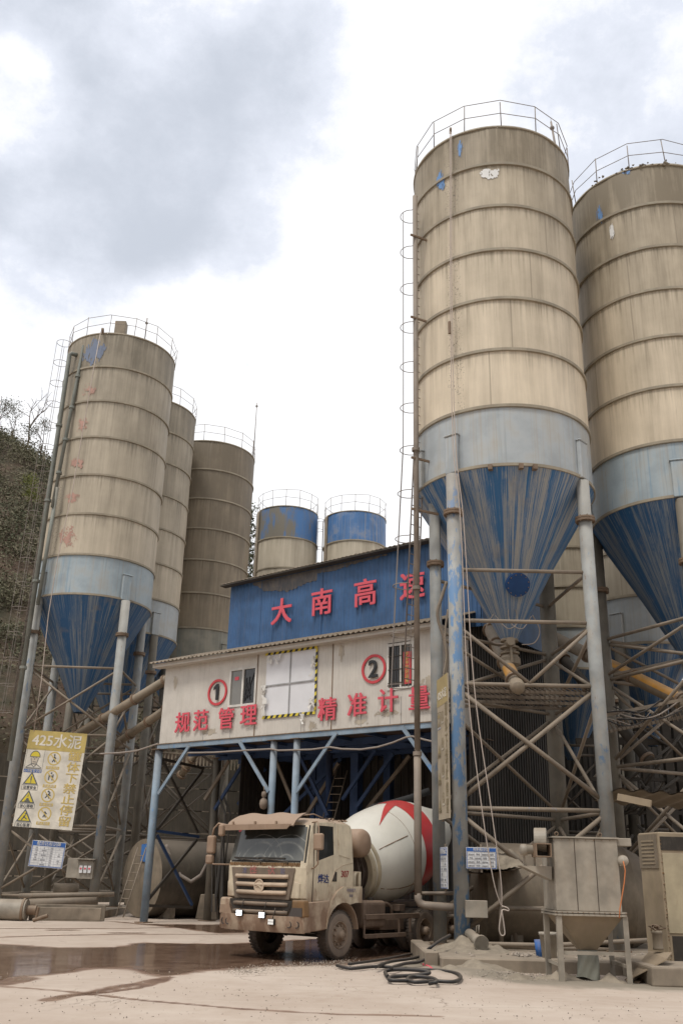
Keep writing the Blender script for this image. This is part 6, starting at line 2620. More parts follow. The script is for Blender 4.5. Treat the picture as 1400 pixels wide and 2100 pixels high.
# chassis, guards, tank
mb = MB()
for s_ in (1, -1):
    mb.box(-6.2, .95, s_ * .43 - .05, s_ * .43 + .05, .78, 1.06)
for x in (.6, -1.0, -2.4, -3.65, -5.0, -6.1):
    mb.box(x - .06, x + .06, -.42, .42, .82, 1.0)
for x in (0, -3.65, -5):
    mb.cyl((x, -1.0, .53), (x, 1.0, .53), .10, 12)
mb.box(-.5, .9, -.4, .4, .72, 1.2)
mb.build('chassis', M['under'], truck, **B)
mb = MB()
mb.box(-1.95, -1.02, .58, 1.14, .62, 1.24)
mb.build('fuel_tank', M['chassis'], truck, bevel=.09, seg=3, **B)
mb = MB()
mb.cyl((-1.6, .9, 1.23), (-1.6, .9, 1.31), .08, 14)
mb.build('filler_cap', M['under'], truck, **B)
for s_ in (1, -1):
    mb = MB()
    mb.box(-3.35, -.98, s_ * 1.20 - .02, s_ * 1.20 + .02, .82, .94)
    mb.box(-2.75, -.98, s_ * 1.18 - .02, s_ * 1.18 + .02, .40, .50)
    for x in (-1.0, -2.5, -3.0):
        mb.box(x - .03, x + .03, s_ * 1.15 - .02, s_ * 1.15 + .02, .42 if x > -2.9 else .5, .86)
    mb.build('side_guard', M['chassis'], truck, bevel=.01, **B)
mb = MB()
mb.tube([(-1.98, .75, 1.16), (-2.45, .8, 1.16), (-2.58, .85, 1.08), (-2.6, .85, .9)], .045, 8)
mb.box(-3.0, -2.72, .75, 1.0, .98, 1.14)
mb.box(-6.0, -1.9, .38, .50, 1.06, 1.18)
mb.box(-3.1, -2.0, .35, .9, .55, .8)
mb.build('pipework', M['chassis'], truck, bevel=.01, **B)
mb = MB()
mb.tube([(-.95, .85, 1.25), (-.95, .85, 1.75), (-1.0, .85, 1.85), (-1.15, .85, 1.88), (-1.15, .85, 1.2)], .06, 8)
mb.build('intake_pipe', M['cab'], truck, **B)
# water tank behind the cab and drum front stand
mb = MB()
mb.lathe([(.001, 0), (.2, .02), (.30, .06), (.34, .14), (.34, 1.7), (.3, 1.76), (.001, 1.8)], 28, (-1.22, 1.02, 2.56), (0, -1, 0))
mb.build('water_tank', M['cabbrown'], truck, **B)
mb = MB()
for s_ in (1, -1):
    mb.bar((-1.5, s_ * .45, 1.0), (-1.75, s_ * .4, 2.1), .14, .12)
mb.box(-1.9, -1.5, -.5, .5, 1.06, 1.5)
mb.tube([(-1.25, .7, 2.2), (-1.4, .75, 1.7), (-1.3, .7, 1.2)], .02, 6)
mb.tube([(-1.5, .6, 2.3), (-1.62, .68, 1.9), (-1.55, .62, 1.3)], .018, 6)
mb.build('drum_stand', M['drumdark'], truck, **B)
# the drum
DO = Vector((-1.85, 0, 1.98))
DA = Vector((-math.cos(R(15)), 0, math.sin(R(15)))).normalized()
dprof = [(.62, .0), (.78, .04), (.80, .10), (1.0, .42), (1.14, .80), (1.20, 1.15), (1.225, 1.55), (1.23, 2.15), (1.20, 2.55), (1.08, 3.0), (.85, 3.6), (.66, 4.15), (.64, 4.25)]
mb = MB()
mb.lathe(dprof, 72, DO, DA)
mb.lathe([(.64, 4.25), (.5, 4.25), (.45, 3.6), (.001, 3.5)], 40, DO, DA)
dru = mb.build('drum', M['drum'], truck, **B)
mb = MB()
mb.lathe([(.001, -.06), (.5, -.05), (.62, -.02), (.66, .02)], 48, DO, DA)
mb.build('drum_head', M['drumdark'], dru, **B)
mb = MB()
mb.lathe([(.66, -.05), (.80, -.05), (.85, .0), (.85, .08), (.80, .12), (.70, .10)], 72, DO, DA, smooth=False)
mb.lathe([(.80, .14), (.885, .16), (.90, .2), (.885, .24), (.84, .24)], 72, DO, DA, smooth=False)
mb.build('drum_ring', M['drumbase'], dru, **B)


def drr(t):
    for i in range(len(dprof) - 1):
        if dprof[i][1] <= t <= dprof[i + 1][1]:
            f = (t - dprof[i][1]) / max(1e-6, dprof[i + 1][1] - dprof[i][1])
            return dprof[i][0] + f * (dprof[i + 1][0] - dprof[i][0])
    return .64


dx = Vector((0, 1, 0))
dy = DA.cross(dx)
if dy.z < 0:
    dy = -dy


def DP(t, a, o_=.008):
    """a measured from truck-left horizontal, up positive"""
    r_ = drr(t) + o_
    return DO + DA * t + (dx * math.cos(a) + dy * math.sin(a)) * r_


mb = MB()                                   # red band round the shoulder
mb.grid(lambda u, v: DP(1.92 + (2.62 - 1.92) * v + .08 * math.sin(2 * math.pi * u + 2.4), -math.pi + 2 * math.pi * u), 96, 6)
rbm = mb.build('red_band', M['drumred'], dru, **B)
mb = MB()                                   # swoosh running forward from the band
mb.grid(lambda u, v: DP(2.15 - 1.45 * u, R(80) - R(26) * u ** 1.3 + R(15) * (v - .5) * (1 - u) ** .9, .011), 40, 6)
mb.build('red_swoosh', M['drumred'], dru, **B)
mb = MB()
mb.tube([DP(t, R(25) + .0 * t, .004) for t in (.3, .5, .7, .9, 1.1, 1.3)], .012, 5)
mb.tube([DP(t, R(-38), .004) for t in (.3, .6, .9, 1.2, 1.5, 1.8)], .012, 5)
mb.tube([DP(1.42, R(-70) + R(140) * k / 24, .001) for k in range(25)], .006, 5)
mb.build('weld_seam', M['rust'], dru, **B)
mb = MB()
mb.lathe([(1.19, 2.60), (1.05, 2.78)], 4, DO, DA)
mb = MB()
for s_ in (1, -1):
    mb.bar((-5.3, s_ * .42, 1.05), (-5.2, s_ * .4, 2.35), .16, .14)
mb.box(-5.6, -5.05, -.75, .75, 1.0, 1.2)
mb.build('rear_stand', M['drumdark'], truck, **B)
for o_ in list(bpy.data.objects):
    if o_.parent == truck and o_.name.split('.')[0] in ('wheel', 'chassis', 'fuel_tank', 'filler_cap', 'side_guard', 'pipework', 'intake_pipe', 'water_tank', 'drum_stand', 'drum', 'rear_stand', 'mud_flap'):
        o_.location.x -= .28
rs_ = thing('rubber_seal', 'shaggy black rubber strip hanging just above the white drum', 'rubber strip', P(800, 1650, 29.5))
mb = MB()
pts = [P(x, y, 29.2) for x, y in ((716, 1693), (740, 1676), (765, 1656), (800, 1648), (840, 1637), (880, 1622))]
mb.tube(pts, .10, 8)
for k in range(90):
    f = random.random() * 4.99
    i = int(f)
    p = pts[i] + (pts[i + 1] - pts[i]) * (f - i)
    mb.tube([p, p + Vector((random.gauss(0, .06), random.gauss(0, .06), random.uniform(-.18, .2)))], [.012, .003], 4, False)
mb.build('strip', M['rubber'], rs_)

# ================================================================== RIGHT FOREGROUND
# concrete plinth and block
pl_ = thing('concrete_plinth', 'low dusty concrete plinth under the near right silo', 'plinth', (3, 21, 0))
mb = MB()
c0 = G(905, 1996)
c1 = G(1330, 1992)
fy = 21.6
xl = P(905, 1990, fy).x
mb.prism([(xl, fy), (9.5, fy - .2), (9.5, 30), (xl - .05, 30)], (0, 0, -.2), (1, 0, 0), (0, 1, 0), .46)
mb.build('slab', M['concrete'], pl_, bevel=.03)
kb = thing('kerb_block', 'square dusty concrete block at the plinth corner where hoses climb', 'block', (2, 22, 0))
mb = MB()
q = P(868, 1992, 22.3)
mb.box(q.x, xl - .01, 22.0, 25.9, -.1, .34)
mb.build('block', M['concrete'], kb, bevel=.03)
M['pile2'] = M['pile']


def heap(name, label, cx, cy, rx, ry, h, z0=0.0, seed=0, a_=.35):
    mb = MB()
    n_ = 26

    def fn(u, v):
        a = 2 * math.pi * u
        rr = v
        x, y = cx + rx * rr * math.cos(a), cy + ry * rr * math.sin(a)
        k = max(0, 1 - rr) ** 1.25
        z = z0 - .03 + h * k * (1 + a_ * noise.noise(Vector((x * 3.5, y * 3.5, seed)))) + .03 * noise.noise(Vector((x * 9, y * 9, seed))) * (rr < .97)
        return Vector((x, y, z))
    mb.grid(fn, 48, n_)
    o_ = mb.build(name, M['pile'])
    return tag(o_, label, 'dust heap')


heap('dust_heap', 'dust heaped up round the foot of the near blue leg', NL.x + .1, NL.y - .5, 1.2, 1.3, .34, .24, 1, .7)
heap('dust_heap', 'dust spilling over the plinth edge onto the yard', 3.0, 21.5, 1.2, .6, .26, .0, 2, .8)
heap('dust_heap', 'rubble and grit heaped between the hopper legs', 4.45, 20.2, 1.0, .7, .15, .0, 3, .8)
heap('dust_heap', 'small grit heap left of the hopper legs', 3.65, 20.2, .5, .4, .14, .0, 4, .8)
heap('dust_heap', 'grit heap at the right hopper leg by the leaning board', 5.3, 19.85, .5, .4, .16, .0, 5, .8)
# dust hopper on its frame
FL_, FR_ = G(1152, 2017), G(1281, 2017)
FR_.y = FL_.y
hx = Vector((1, 0, 0))
hy_ = Vector((-hx.y, hx.x, 0))
wH = (FR_ - FL_).length
dH = 1.15
HB = lambda u, v, z: FL_ + hx * u + hy_ * v + Vector((0, 0, z))
hz_r = zat(1877, FL_.x, FL_.y)
hz_t = zat(1718, FL_.x, FL_.y)
hop = thing('dust_hopper', 'grey box dust hopper on angle iron legs with a cloth sleeve below', 'hopper', FL_)
for (u, v) in ((0, 0), (wH, 0), (0, dH), (wH, dH)):
    mb = MB()
    s_ = .05
    mb.par(HB(u - s_, v - s_, 0), hx * .10, hy_ * .012, (0, 0, hz_r))
    mb.par(HB(u - s_ if u < .5 else u + s_ - .012, v - s_ + .012, 0), hx * .012, hy_ * .09, (0, 0, hz_r))
    mb.build('leg', M['galv'], hop)
mb = MB()
for k in range(14):
    q = HB(-.05 + (wH + .06) * k / 13, -.085, hz_r + .058)
    mb.cyl(q, q - hy_ * .015, .012, 6)
for k in range(9):
    q = HB(-.03 + (wH + .0) * k / 8, -.045, hz_t - .03)
    mb.cyl(q, q - hy_ * .012, .011, 6)
mb.build('bolt', M['rusty'], hop)
zc_ = zat(1957, FL_.x, FL_.y)
mb = MB()
mb.par(HB(.05, -.02, zc_), hx * (wH - .1), hy_ * .04, (0, 0, .06))
mb.par(HB(-.02, .05, .28), hx * .04, hy_ * (dH - .1), (0, 0, .06))
mb.par(HB(wH - .02, .05, .28), hx * .04, hy_ * (dH - .1), (0, 0, .06))
mb.build('cross_rail', M['galv'], hop)
mb = MB()
iu = .06
mb.par(HB(-iu - .03, -.08, hz_r - .0), hx * (wH + .12), hy_ * (dH + .12), (0, 0, .035))
mb.par(HB(-iu - .03, -.08, hz_r + .05), hx * (wH + .12), hy_ * (dH + .12), (0, 0, .03))
mb.build('rim', M['galv'], hop)
mb = MB()
bo_ = (-.03, wH - .04, -.03, dH)
mb.par(HB(bo_[0], bo_[2], hz_r + .08), hx * (bo_[1] - bo_[0]), hy_ * (bo_[3] - bo_[2]), (0, 0, hz_t - hz_r - .08))
bx = mb.build('box', M['galv'], hop, bevel=.012)
mb = MB()
for f in (.32, .64):
    mb.par(HB(bo_[0] + (bo_[1] - bo_[0]) * f, bo_[2] - .006, hz_r + .09), hx * .012, hy_ * .006, (0, 0, hz_t - hz_r - .1))
mb.build('seam', M['seam'], bx)
mb = MB()
mb.par(HB(bo_[0] - .03, bo_[2] - .03, hz_t), hx * (bo_[1] - bo_[0] + .06), hy_ * (bo_[3] - bo_[2] + .06), (0, 0, .03))
for u in (.02, wH - .1):
    pass
mb.build('lid', M['galv'], hop)
mb = MB()
for u in (.05, wH * .72):
    c_ = HB(u, .02, hz_t + .075)
    mb.tube([c_ + (hx * math.cos(a) + Vector((0, 0, math.sin(a)))) * .035 for a in [k * math.pi / 5 for k in range(10)]], .01, 5, closed=True)
mb.build('lifting_eye', M['rusty'], hop)
mb = MB()
zo = zat(1952, FL_.x, FL_.y)
tp = [HB(.0, 0, hz_r), HB(wH - .02, 0, hz_r), HB(wH - .02, dH, hz_r), HB(.0, dH, hz_r)]
bt = [HB(.48, .35, zo), HB(.76, .35, zo), HB(.76, .65, zo), HB(.48, .65, zo)]
mb.add(tp + bt, [(0, 4, 5, 1), (1, 5, 6, 2), (2, 6, 7, 3), (3, 7, 4, 0), (4, 7, 6, 5)])
mb.build('cone', M['hopper'], hop)
mb = MB()


def slv(u, v):
    a = 2 * math.pi * u
    r_ = .185 + .02 * math.sin(a * 3 + v * 4) * v + .035 * v * math.cos(a) ** 2 + .012 * math.sin(a * 7 + v * 9)
    z = zo + .02 - v * (zo - .045)
    return HB(.62 - .02 * v, .42, 0) + hx * r_ * math.cos(a) + hy_ * r_ * .8 * math.sin(a) + Vector((0, 0, z + .03 * v * math.sin(a * 2)))


mb.grid(slv, 32, 12)
mb.build('cloth_sleeve', M['bag'], hop)
# blower and motor beside the hopper
bw = thing('blower_fan', 'dusty square mouthed blower fan bolted to the left of the hopper box', 'fan', P(1110, 1740, 19.7))
YB = 19.75
mb = MB()
q = P(1112, 1724, YB)
mb.lathe([(.001, 0), (.245, 0), (.245, .24), (.001, .24)], 28, q + Vector((-.14, .12, .0)), (1, -.25, 0), smooth=False)
a, b_ = P(1096, 1708, YB), P(1131, 1757, YB - .1)
mb.build('fan_housing', M['galv'], bw, bevel=.01)
mb = MB()
q0_ = P(1099, 1757, YB - .35)
wx = P(1131, 1757, YB - .35).x - q0_.x
hz = P(1099, 1731, YB - .35).z - q0_.z
mb.par(q0_, (wx, 0, 0), (0, .45, 0), (0, 0, .02))
mb.par(q0_ + Vector((0, 0, hz)), (wx, 0, 0), (0, .45, 0), (0, 0, .02))
mb.par(q0_ + Vector((0, 0, .02)), (.02, 0, 0), (0, .45, 0), (0, 0, hz - .02))
mb.par(q0_ + Vector((wx - .02, 0, .02)), (.02, 0, 0), (0, .45, 0), (0, 0, hz - .02))
mb.build('fan_mouth', M['rusty'], bw)
mb = MB()
mb.par(q0_ + Vector((.03, .3, .03)), (wx - .06, 0, 0), (0, .02, 0), (0, 0, hz - .05))
mb.build('fan_mouth_shade', M['under'], bw)  # dark plate stands in for the shade inside the mouth
mb = MB()
a, b_ = P(1066, 1743, YB), P(1096, 1742, YB)
mb.lathe([(.001, 0), (.08, .0), (.11, .03), (.11, .12), (.09, .13), (.085, (b_ - a).length)], 20, a, b_ - a)
mb.build('motor', M['galv'], bw)
mb = MB()
a, b_ = P(1068, 1775, YB), P(1131, 1777, YB)
c_ = P(1131, 1805, YB)
mb.add([a, b_, c_, a + Vector((0, .5, 0)), b_ + Vector((0, .5, 0)), c_ + Vector((0, .5, 0))], [(0, 2, 1), (3, 4, 5), (0, 1, 4, 3), (1, 2, 5, 4), (2, 0, 3, 5)])
for x in (1073, 1094, 1122):
    p = P(x, 1776, YB + .1)
    mb.par(p, (.04, 0, 0), (0, .04, 0), (0, 0, .36))
mb.build('bracket', M['galv'], bw)
vm = thing('vibrator_motor', 'round dusty vibrator motor with orange cable on the hopper right side', 'motor', P(1276, 1764, 19.7))
mb = MB()
p = P(1276, 1765, 19.6)
mb.lathe([(.001, -.12), (.075, -.11), (.10, -.06), (.10, .22), (.001, .22)], 20, p, (.1, 1, 0))
mb.build('motor_body', M['galv'], vm)
mb = MB()
a = P(1264, 1735, 19.7)
mb.par(a, (.29, 0, 0), (0, .3, 0), (0, 0, .15))
mb.build('terminal_box', M['galv'], vm, bevel=.01)
mb = MB()
mb.tube([P(x, y, 19.45) for x, y in ((1277, 1766), (1281, 1785), (1279, 1810), (1274, 1840), (1270, 1865), (1269, 1883))], .011, 6)
mb.build('cable', M['cableorange'], vm)
# dusty shelf with heap
sh = thing('dusty_shelf', 'sagging sheet shelf heaped with cement dust behind the material notice', 'shelf', P(1000, 1785, 24.6))
z0 = P(960, 1786, 24.2).z
xa, xb = P(950, 1786, 24.2).x, P(1082, 1786, 24.2).x
mb = MB()
mb.grid(lambda u, v: Vector((xa + (xb - xa) * u, 24.25 + 1.7 * v, z0 + .05 * math.sin(u * 3.1) * -1 + .16 * u + .03 * noise.noise(Vector((u * 6, v * 2, 0))) - .03)), 20, 6)
mb.grid(lambda u, v: Vector((xa + (xb - xa) * u, 24.25 + 1.7 * v, z0 - .02 + .05 * math.sin(u * 3.1) * -1 + .16 * u + .03 * noise.noise(Vector((u * 6, v * 2, 0))) - .03)), 20, 6)
mb.build('sheet', M['rusty'], sh)
mb = MB()


def shp(u, v):
    x = xa + .15 + (xb - xa - .2) * u
    y = 24.3 + 1.6 * v
    k = math.sin(math.pi * min(1, max(0, v))) ** .5 * math.sin(math.pi * min(.999, max(.001, u))) ** .4
    return Vector((x, y, z0 + .12 * u + .62 * k * (.85 + .3 * noise.noise(Vector((x * 4, y * 3, 0)))) + .05 * noise.noise(Vector((x * 11, y * 9, 0)))))


mb.grid(shp, 40, 20)
mb.build('dust_pile', M['pile'], sh)
mb = MB()
for xx, yy in ((xa + .1, 25.7), (xb - .1, 25.7), (xa + .9, 24.5)):
    mb.tube([(xx, yy, .25), (xx, yy, z0)], .05, 8)
mb.build('prop', M['brace'], sh)
# horizontal tank under the silo
ht_ = thing('storage_tank', 'big dim horizontal tank with domed right end behind the hopper', 'tank', (5.6, 26.4, .25))
tz = P(1150, 1838, 26.6).z
x0_, x1_ = P(985, 1838, 26.6).x, P(1275, 1838, 26.6).x
mb = MB()
mb.lathe([(1.28, 0), (1.28, x1_ - x0_)], 44, (x0_, 26.6, tz), (1, 0, 0))
mb.build('tank_shell', M['tank'], ht_)
mb = MB()
mb.lathe([(.001, -.25), (.6, -.2), (1.0, -.1), (1.28, 0)], 44, (x0_, 26.6, tz), (1, 0, 0))
mb.build('tank_end', M['tank'], ht_)
mb = MB()
mb.lathe([(1.28, 0), (1.1, .38), (.75, .70), (.4, .82), (.001, .85)], 44, (x1_, 26.6, tz), (1, 0, 0))
mb.build('tank_end', M['tank'], ht_)
mb = MB()
for xx in (x0_ + .6, x1_ - .6):
    mb.box(xx, xx + .3, 25.7, 27.5, .2, tz - .85)
mb.build('saddle', M['concrete'], ht_)
# valve pipe end at the near leg foot and other pipes
vp = thing('valve_pipe', 'short dusty valve pipe poking out at the foot of the near blue leg', 'pipe', P(975, 1930, 23.6))
mb = MB()
a, b_ = P(962, 1915, 24.2), P(987, 1935, 23.2)
mb.tube([a, b_], .12, 16)
mb.lathe([(.12, 0), (.17, 0), (.17, .08), (.12, .08)], 18, b_, a - b_, smooth=False)
mb.lathe([(.001, 0), (.16, 0)], 18, b_, a - b_)
mb.build('pipe_end', M['galv'], vp)
mb = MB()
c_ = a + (b_ - a) * .55
mb.tube([c_, c_ + Vector((.02, -.02, .28)), c_ + Vector((.07, -.02, .30)), c_ + Vector((.06, -.02, .12))], .014, 6)
mb.build('lever', M['galv'], vp)
hang('ground_pipe', 'dusty pipe with a blue mark running along the plinth to the hopper', 'pipe', [P(990, 1936, 24.0), P(1125, 1939, 24.0), P(1330, 1928, 24.4)], .055, 'brace')
pw_ = thing('junction_box', 'dusty flat junction box fixed right of the near blue leg', 'electrical box', P(975, 1865, 24.1))
mb = MB()
a = P(955, 1882, 24.05)
mb.par(a, (P(1000, 1882, 24.05).x - a.x, 0, 0), (0, .2, 0), (0, 0, P(955, 1846, 24.05).z - a.z))
mb.build('box_body', M['galv'], pw_, bevel=.012)
hang('ground_pipe', 'horizontal dusty pipe passing behind the junction box under the silo', 'pipe', [P(1000, 1862, 25.0), P(1125, 1864, 25.0), P(1260, 1866, 25.0)], .06, 'brace')
hang('ground_pipe', 'thin upper pipe running from the leg behind to the truck side', 'pipe', [P(862, 1832, 25.8), P(935, 1832, 25.2)], .045, 'pipe')
# buckets, gas bottle, boards, block, cabinet
bu = thing('plastic_bucket', 'dirty white plastic bucket on the plinth behind the hopper legs', 'bucket', P(1134, 1968, 22.4))
p = Vector((P(1126, 1968, 22.2).x, 22.2, .26))
mb = MB()
mb.lathe([(.001, .0), (.15, .0), (.19, .44), (.205, .44), (.205, .5), (.18, .5), (.15, .03)], 24, p)
mb.build('bucket_body', M['bucket'], bu)
bu2 = thing('plastic_bucket', 'bright blue plastic bucket tucked behind the dirty white one', 'bucket', (p.x - .09, p.y + .3, .26))
mb = MB()
mb.lathe([(.001, .0), (.13, .0), (.16, .33), (.15, .33), (.12, .02)], 20, (p.x - .09, p.y + .3, .26))
mb.build('bucket_body', M['bucketblue'], bu2)
YCB = 21.0
cn = P(1371, 1962, YCB)
cab_ = thing('control_cabinet', 'tall dusty control cabinet with yellowed door at the right edge', 'cabinet', (cn.x, cn.y, 0))
zt1 = zat(1706, cn.x, cn.y)
zb1 = .25
ldir = Vector((P(1327, 1950, YCB + .9).x - cn.x, .9, 0))
mb = MB()
mb.par(Vector((cn.x, cn.y, zb1)), ldir, (1.3, .1, 0), (0, 0, zt1 - zb1))
mb.build('cabinet_body', M['hopper'], cab_, bevel=.02)
ln_ = ldir.normalized()
nn = Vector((ln_.y, -ln_.x, 0))
if nn.y > 0:
    nn = -nn
mb = MB()
L_ = ldir.length
mb.par(Vector((cn.x, cn.y, zt1 - .72)) + ln_ * L_ * .08 + nn * .0, ln_ * L_ * .9, nn * .02, (0, 0, .68))
lv_ = mb.build('louvre_panel', M['tank'], cab_)
mb = MB()
for k in range(7):
    mb.par(Vector((cn.x, cn.y, zt1 - .64 + k * .075)) + ln_ * L_ * .22 + nn * .02, ln_ * L_ * .6, nn * .012, (0, 0, .035))
mb.build('louvre', M['hopper'], lv_)
fdir = Vector((1.3, .1, 0)).normalized()
fn2 = Vector((fdir.y, -fdir.x, 0))
FB = lambda u, z, o_: Vector((cn.x, cn.y, z)) + fdir * u + fn2 * o_
mb = MB()
mb.par(FB(.03, zt1 - .36, .0), fdir * 1.2, fn2 * .012, (0, 0, .27))
mb.build('opening_shade', M['under'], cab_)  # flat dark plate stands in for the shaded inside
mb = MB()
mb.par(FB(.05, .85, .0), fdir * 1.2, fn2 * .02, (0, 0, zt1 - .42 - .85))
mb.build('cabinet_door', M['yellowpanel'], cab_, bevel=.006)
mb = MB()
mb.par(FB(.10, .30, .0), fdir * 1.1, fn2 * .012, (0, 0, .5))
mb.build('opening_shade', M['under'], cab_)  # lower dark plate, again in place of shade inside
mb = MB()
for k in range(34):
    z = .3 + k * (zt1 - .4) / 34
    stone(mb, FB(.03 + random.gauss(0, .006), z, .012), random.uniform(.01, .028))
mb.build('crusted_edge', M['rust'], cab_)
gb = thing('gas_can', 'small dusty ribbed canister with tangled wire on its top', 'canister', P(1349, 1948, 20.8))
p = P(1349, 1948, 20.6)
mb = MB()
mb.lathe([(.001, 0), (.10, 0), (.105, .03), (.095, .05), (.095, .28), (.11, .30), (.11, .33), (.09, .35), (.001, .36)], 20, p)
mb.build('canister_body', M['tank'], gb)
mb = MB()
for k in range(10):
    mb.tube([p + Vector((random.gauss(0, .05), random.gauss(0, .04), .35)) for _ in range(1)] + [p + Vector((random.gauss(0, .07), random.gauss(0, .05), .38 + random.random() * .08)) for _ in range(3)], .014, 5)
mb.build('wire_tangle', M['rusty'], gb)
cbk = thing('concrete_block', 'chunky dusty concrete block at the bottom right edge', 'block', G(1340, 2022))
q = G(1338, 2023)
mb = MB()
mb.par((q.x, q.y, -.02), (2.2, .05, 0), (-.0, 2.6, 0), (0, 0, P(1338, 1982, q.y).z + .02))
mb.build('block', M['concrete'], cbk, bevel=.04, seg=2)
bd_ = thing('leaning_board', 'warped dusty board leaning on the concrete block', 'board', G(1300, 2008))
mb = MB()
a, b_, c_, d_ = P(1282, 2008, 20.1), P(1310, 1980, 20.9), P(1378, 1950, 20.6), P(1330, 1992, 19.9)
pts = [P(1283, 2010, 19.9), P(1366, 1966, 19.75), P(1377, 1953, 20.3), P(1330, 1951, 21.0), P(1290, 1995, 20.7)]
mb.add(pts + [p_ - Vector((0, 0, .025)) for p_ in pts], [(0, 1, 2, 3, 4), (9, 8, 7, 6, 5)] + [(i, (i + 1) % 5, (i + 1) % 5 + 5, i + 5)[::-1] for i in range(5)])
mb.build('board_panel', M['wood'], bd_)
for (xa_, ya_, xb_, yb2, lab) in ((1285, 2013, 1320, 2004, 'bent strip of sheet metal lying under the leaning board'), (1305, 2018, 1333, 2002, 'curled metal offcut on the ground by the concrete block')):
    mb = MB()
    a, b_ = G(xa_, ya_), G(xb_, yb2)
    mb.bar(Vector((a.x, a.y, .03)), Vector((b_.x, b_.y, .14)), .10, .015)
    mb.bar(Vector((b_.x, b_.y, .14)), Vector((b_.x + .05, b_.y, .30)), .10, .015)
    tag(mb.build('metal_offcut', M['rusty']), lab, 'scrap')
# awning sheet at the right edge
aw = thing('awning_sheet', 'dusty profiled awning sheet with a pale batten at the right edge', 'awning', P(1330, 1635, 23.5))
a = P(1264, 1622, 24.0)
mb = MB()


def awf(u, v):
    p = a + Vector((u * 3.2, v * 2.4 - u * .9, -.22 * u * 1.0 - .12 * v))
    return p + Vector((0, 0, .035 * math.sin(u * 46) + .05))


mb.grid(awf, 120, 2)
mb.grid(lambda u, v: awf(u, v) - Vector((0, 0, .025)), 120, 2)
mb.build('sheet', M['roof'], aw)
mb = MB()
mb.bar(P(1266, 1634, 23.9), P(1334, 1648, 23.3), .06, .16)
mb.build('batten', M['wood'], aw)
# steelwork behind the right silos
gt = thing('steel_gantry', 'dim steel gantry of columns, beams and braces in the shadow behind the right silos', 'gantry', (9, 33, 0))
random.seed(21)
YG = 32.5
for x in (1262, 1300, 1345, 1395, 1430):
    mb = MB()
    p, q = P(x - 12, 1440, YG), P(x, 1880, YG)
    mb.par((q.x - .13, YG + random.gauss(0, .4), 0), (.26, 0, 0), (0, .26, 0), (0, 0, p.z))
    mb.build('column', M['bracedark'], gt)
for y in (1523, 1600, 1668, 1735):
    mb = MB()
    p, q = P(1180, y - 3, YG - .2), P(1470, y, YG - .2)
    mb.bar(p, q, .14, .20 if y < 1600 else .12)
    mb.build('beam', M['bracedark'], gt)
for k in range(16):
    mb = MB()
    x = random.uniform(1260, 1400)
    y = random.uniform(1470, 1760)
    mb.tube([P(x, y, YG - .5), P(x + random.choice((-1, 1)) * random.uniform(40, 110), y + random.uniform(50, 130), YG - .3)], .05, 6)
    mb.build('brace', M['bracedark'], gt)
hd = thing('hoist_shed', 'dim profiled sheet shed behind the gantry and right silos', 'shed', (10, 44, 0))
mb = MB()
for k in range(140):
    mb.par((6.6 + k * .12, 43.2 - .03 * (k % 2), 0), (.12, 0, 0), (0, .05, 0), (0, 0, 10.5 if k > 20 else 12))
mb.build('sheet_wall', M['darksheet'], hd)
mb = MB()
for k in range(10):
    mb.par((7.0 + k * .12, 39.0 - .03 * (k % 2), 4), (.12, 0, 0), (0, .05, 0), (0, 0, 4.5))
M['palesheet'] = weather('pale profiled sheet', (0.40, 0.35, 0.27), .25, streak=.3)
mb.build('pale_sheet_panel', M['palesheet'], hd)
# slung hoses and cables over the small walkway at the right
cw = thing('cable_walkway', 'narrow bar walkway slung with loose cables behind the right leg', 'walkway', P(1320, 1460, 27.5))
mb = MB()
for k in range(20):
    f = k / 19
    mb.tube([P(1238 + 170 * f, 1478 - 22 * f, 27.0), P(1250 + 165 * f, 1500 - 26 * f, 28.6)], .018, 5)
mb.bar(P(1236, 1468, 27.0), P(1412, 1432, 27.0), .07, .09)
mb.bar(P(1246, 1500, 28.6), P(1420, 1466, 28.6), .07, .09)
mb.build('grating', M['brace'], cw)
for k in range(7):
    mb = MB()
    x0_, x1_ = 1236 + random.uniform(0, 30), 1330 + random.uniform(0, 80)
    y0_, y1_ = 1448 + random.uniform(0, 30), 1430 + random.uniform(0, 35)
    mb.tube(spline([P(x0_, y0_, 26.9), P((x0_ * 2 + x1_) / 3, (y0_ + y1_) / 2 + random.uniform(8, 24), 26.8), P((x0_ + 2 * x1_) / 3, (y0_ + y1_) / 2 + random.uniform(5, 26), 26.8), P(x1_, y1_, 27.0)]), random.uniform(.012, .026), 6)
    mb.build('loose_cable', M['cable' if k % 2 else 'hose'], cw)
# ropes: hoist lines down the near silo
rp_ = thing('hoist_rope', 'pair of pale hoist ropes hanging from the near silo rail to a tied loop', 'rope', P(923, 265, 23.9))
q = near_pt(SA, RA)
tp_ = P(922, 262, 24.2)
for dx_ in (0, 1):
    mb = MB()
    pts = [P(x, y, Y) for x, y, Y in ((922 + 3 * dx_, 262, 24.15), (923 + 3 * dx_, 600, 24.15), (928 + 5 * dx_, 900, 24.0), (944 + 6 * dx_, 1070, 23.9), (958 + 13 * dx_, 1400, 23.9), (985 + 19 * dx_, 1640, 23.95), (1010 + 16 * dx_, 1800, 24.0), (1028, 1860, 24.1))]
    mb.tube(spline(pts), .014, 5)
    mb.build('rope_line', M['rope'], rp_)
mb = MB()
mb.tube(spline([P(x, y, 24.0) for x, y in ((1028, 1858), (1040, 1862), (1042, 1868), (1030, 1866), (1026, 1880), (1023, 1905), (1027, 1918), (1034, 1916), (1033, 1900), (1028, 1866))]), .016, 6)
mb.build('knot_loop', M['rope'], rp_)
mb = MB()
p = P(921, 672, 24.1)
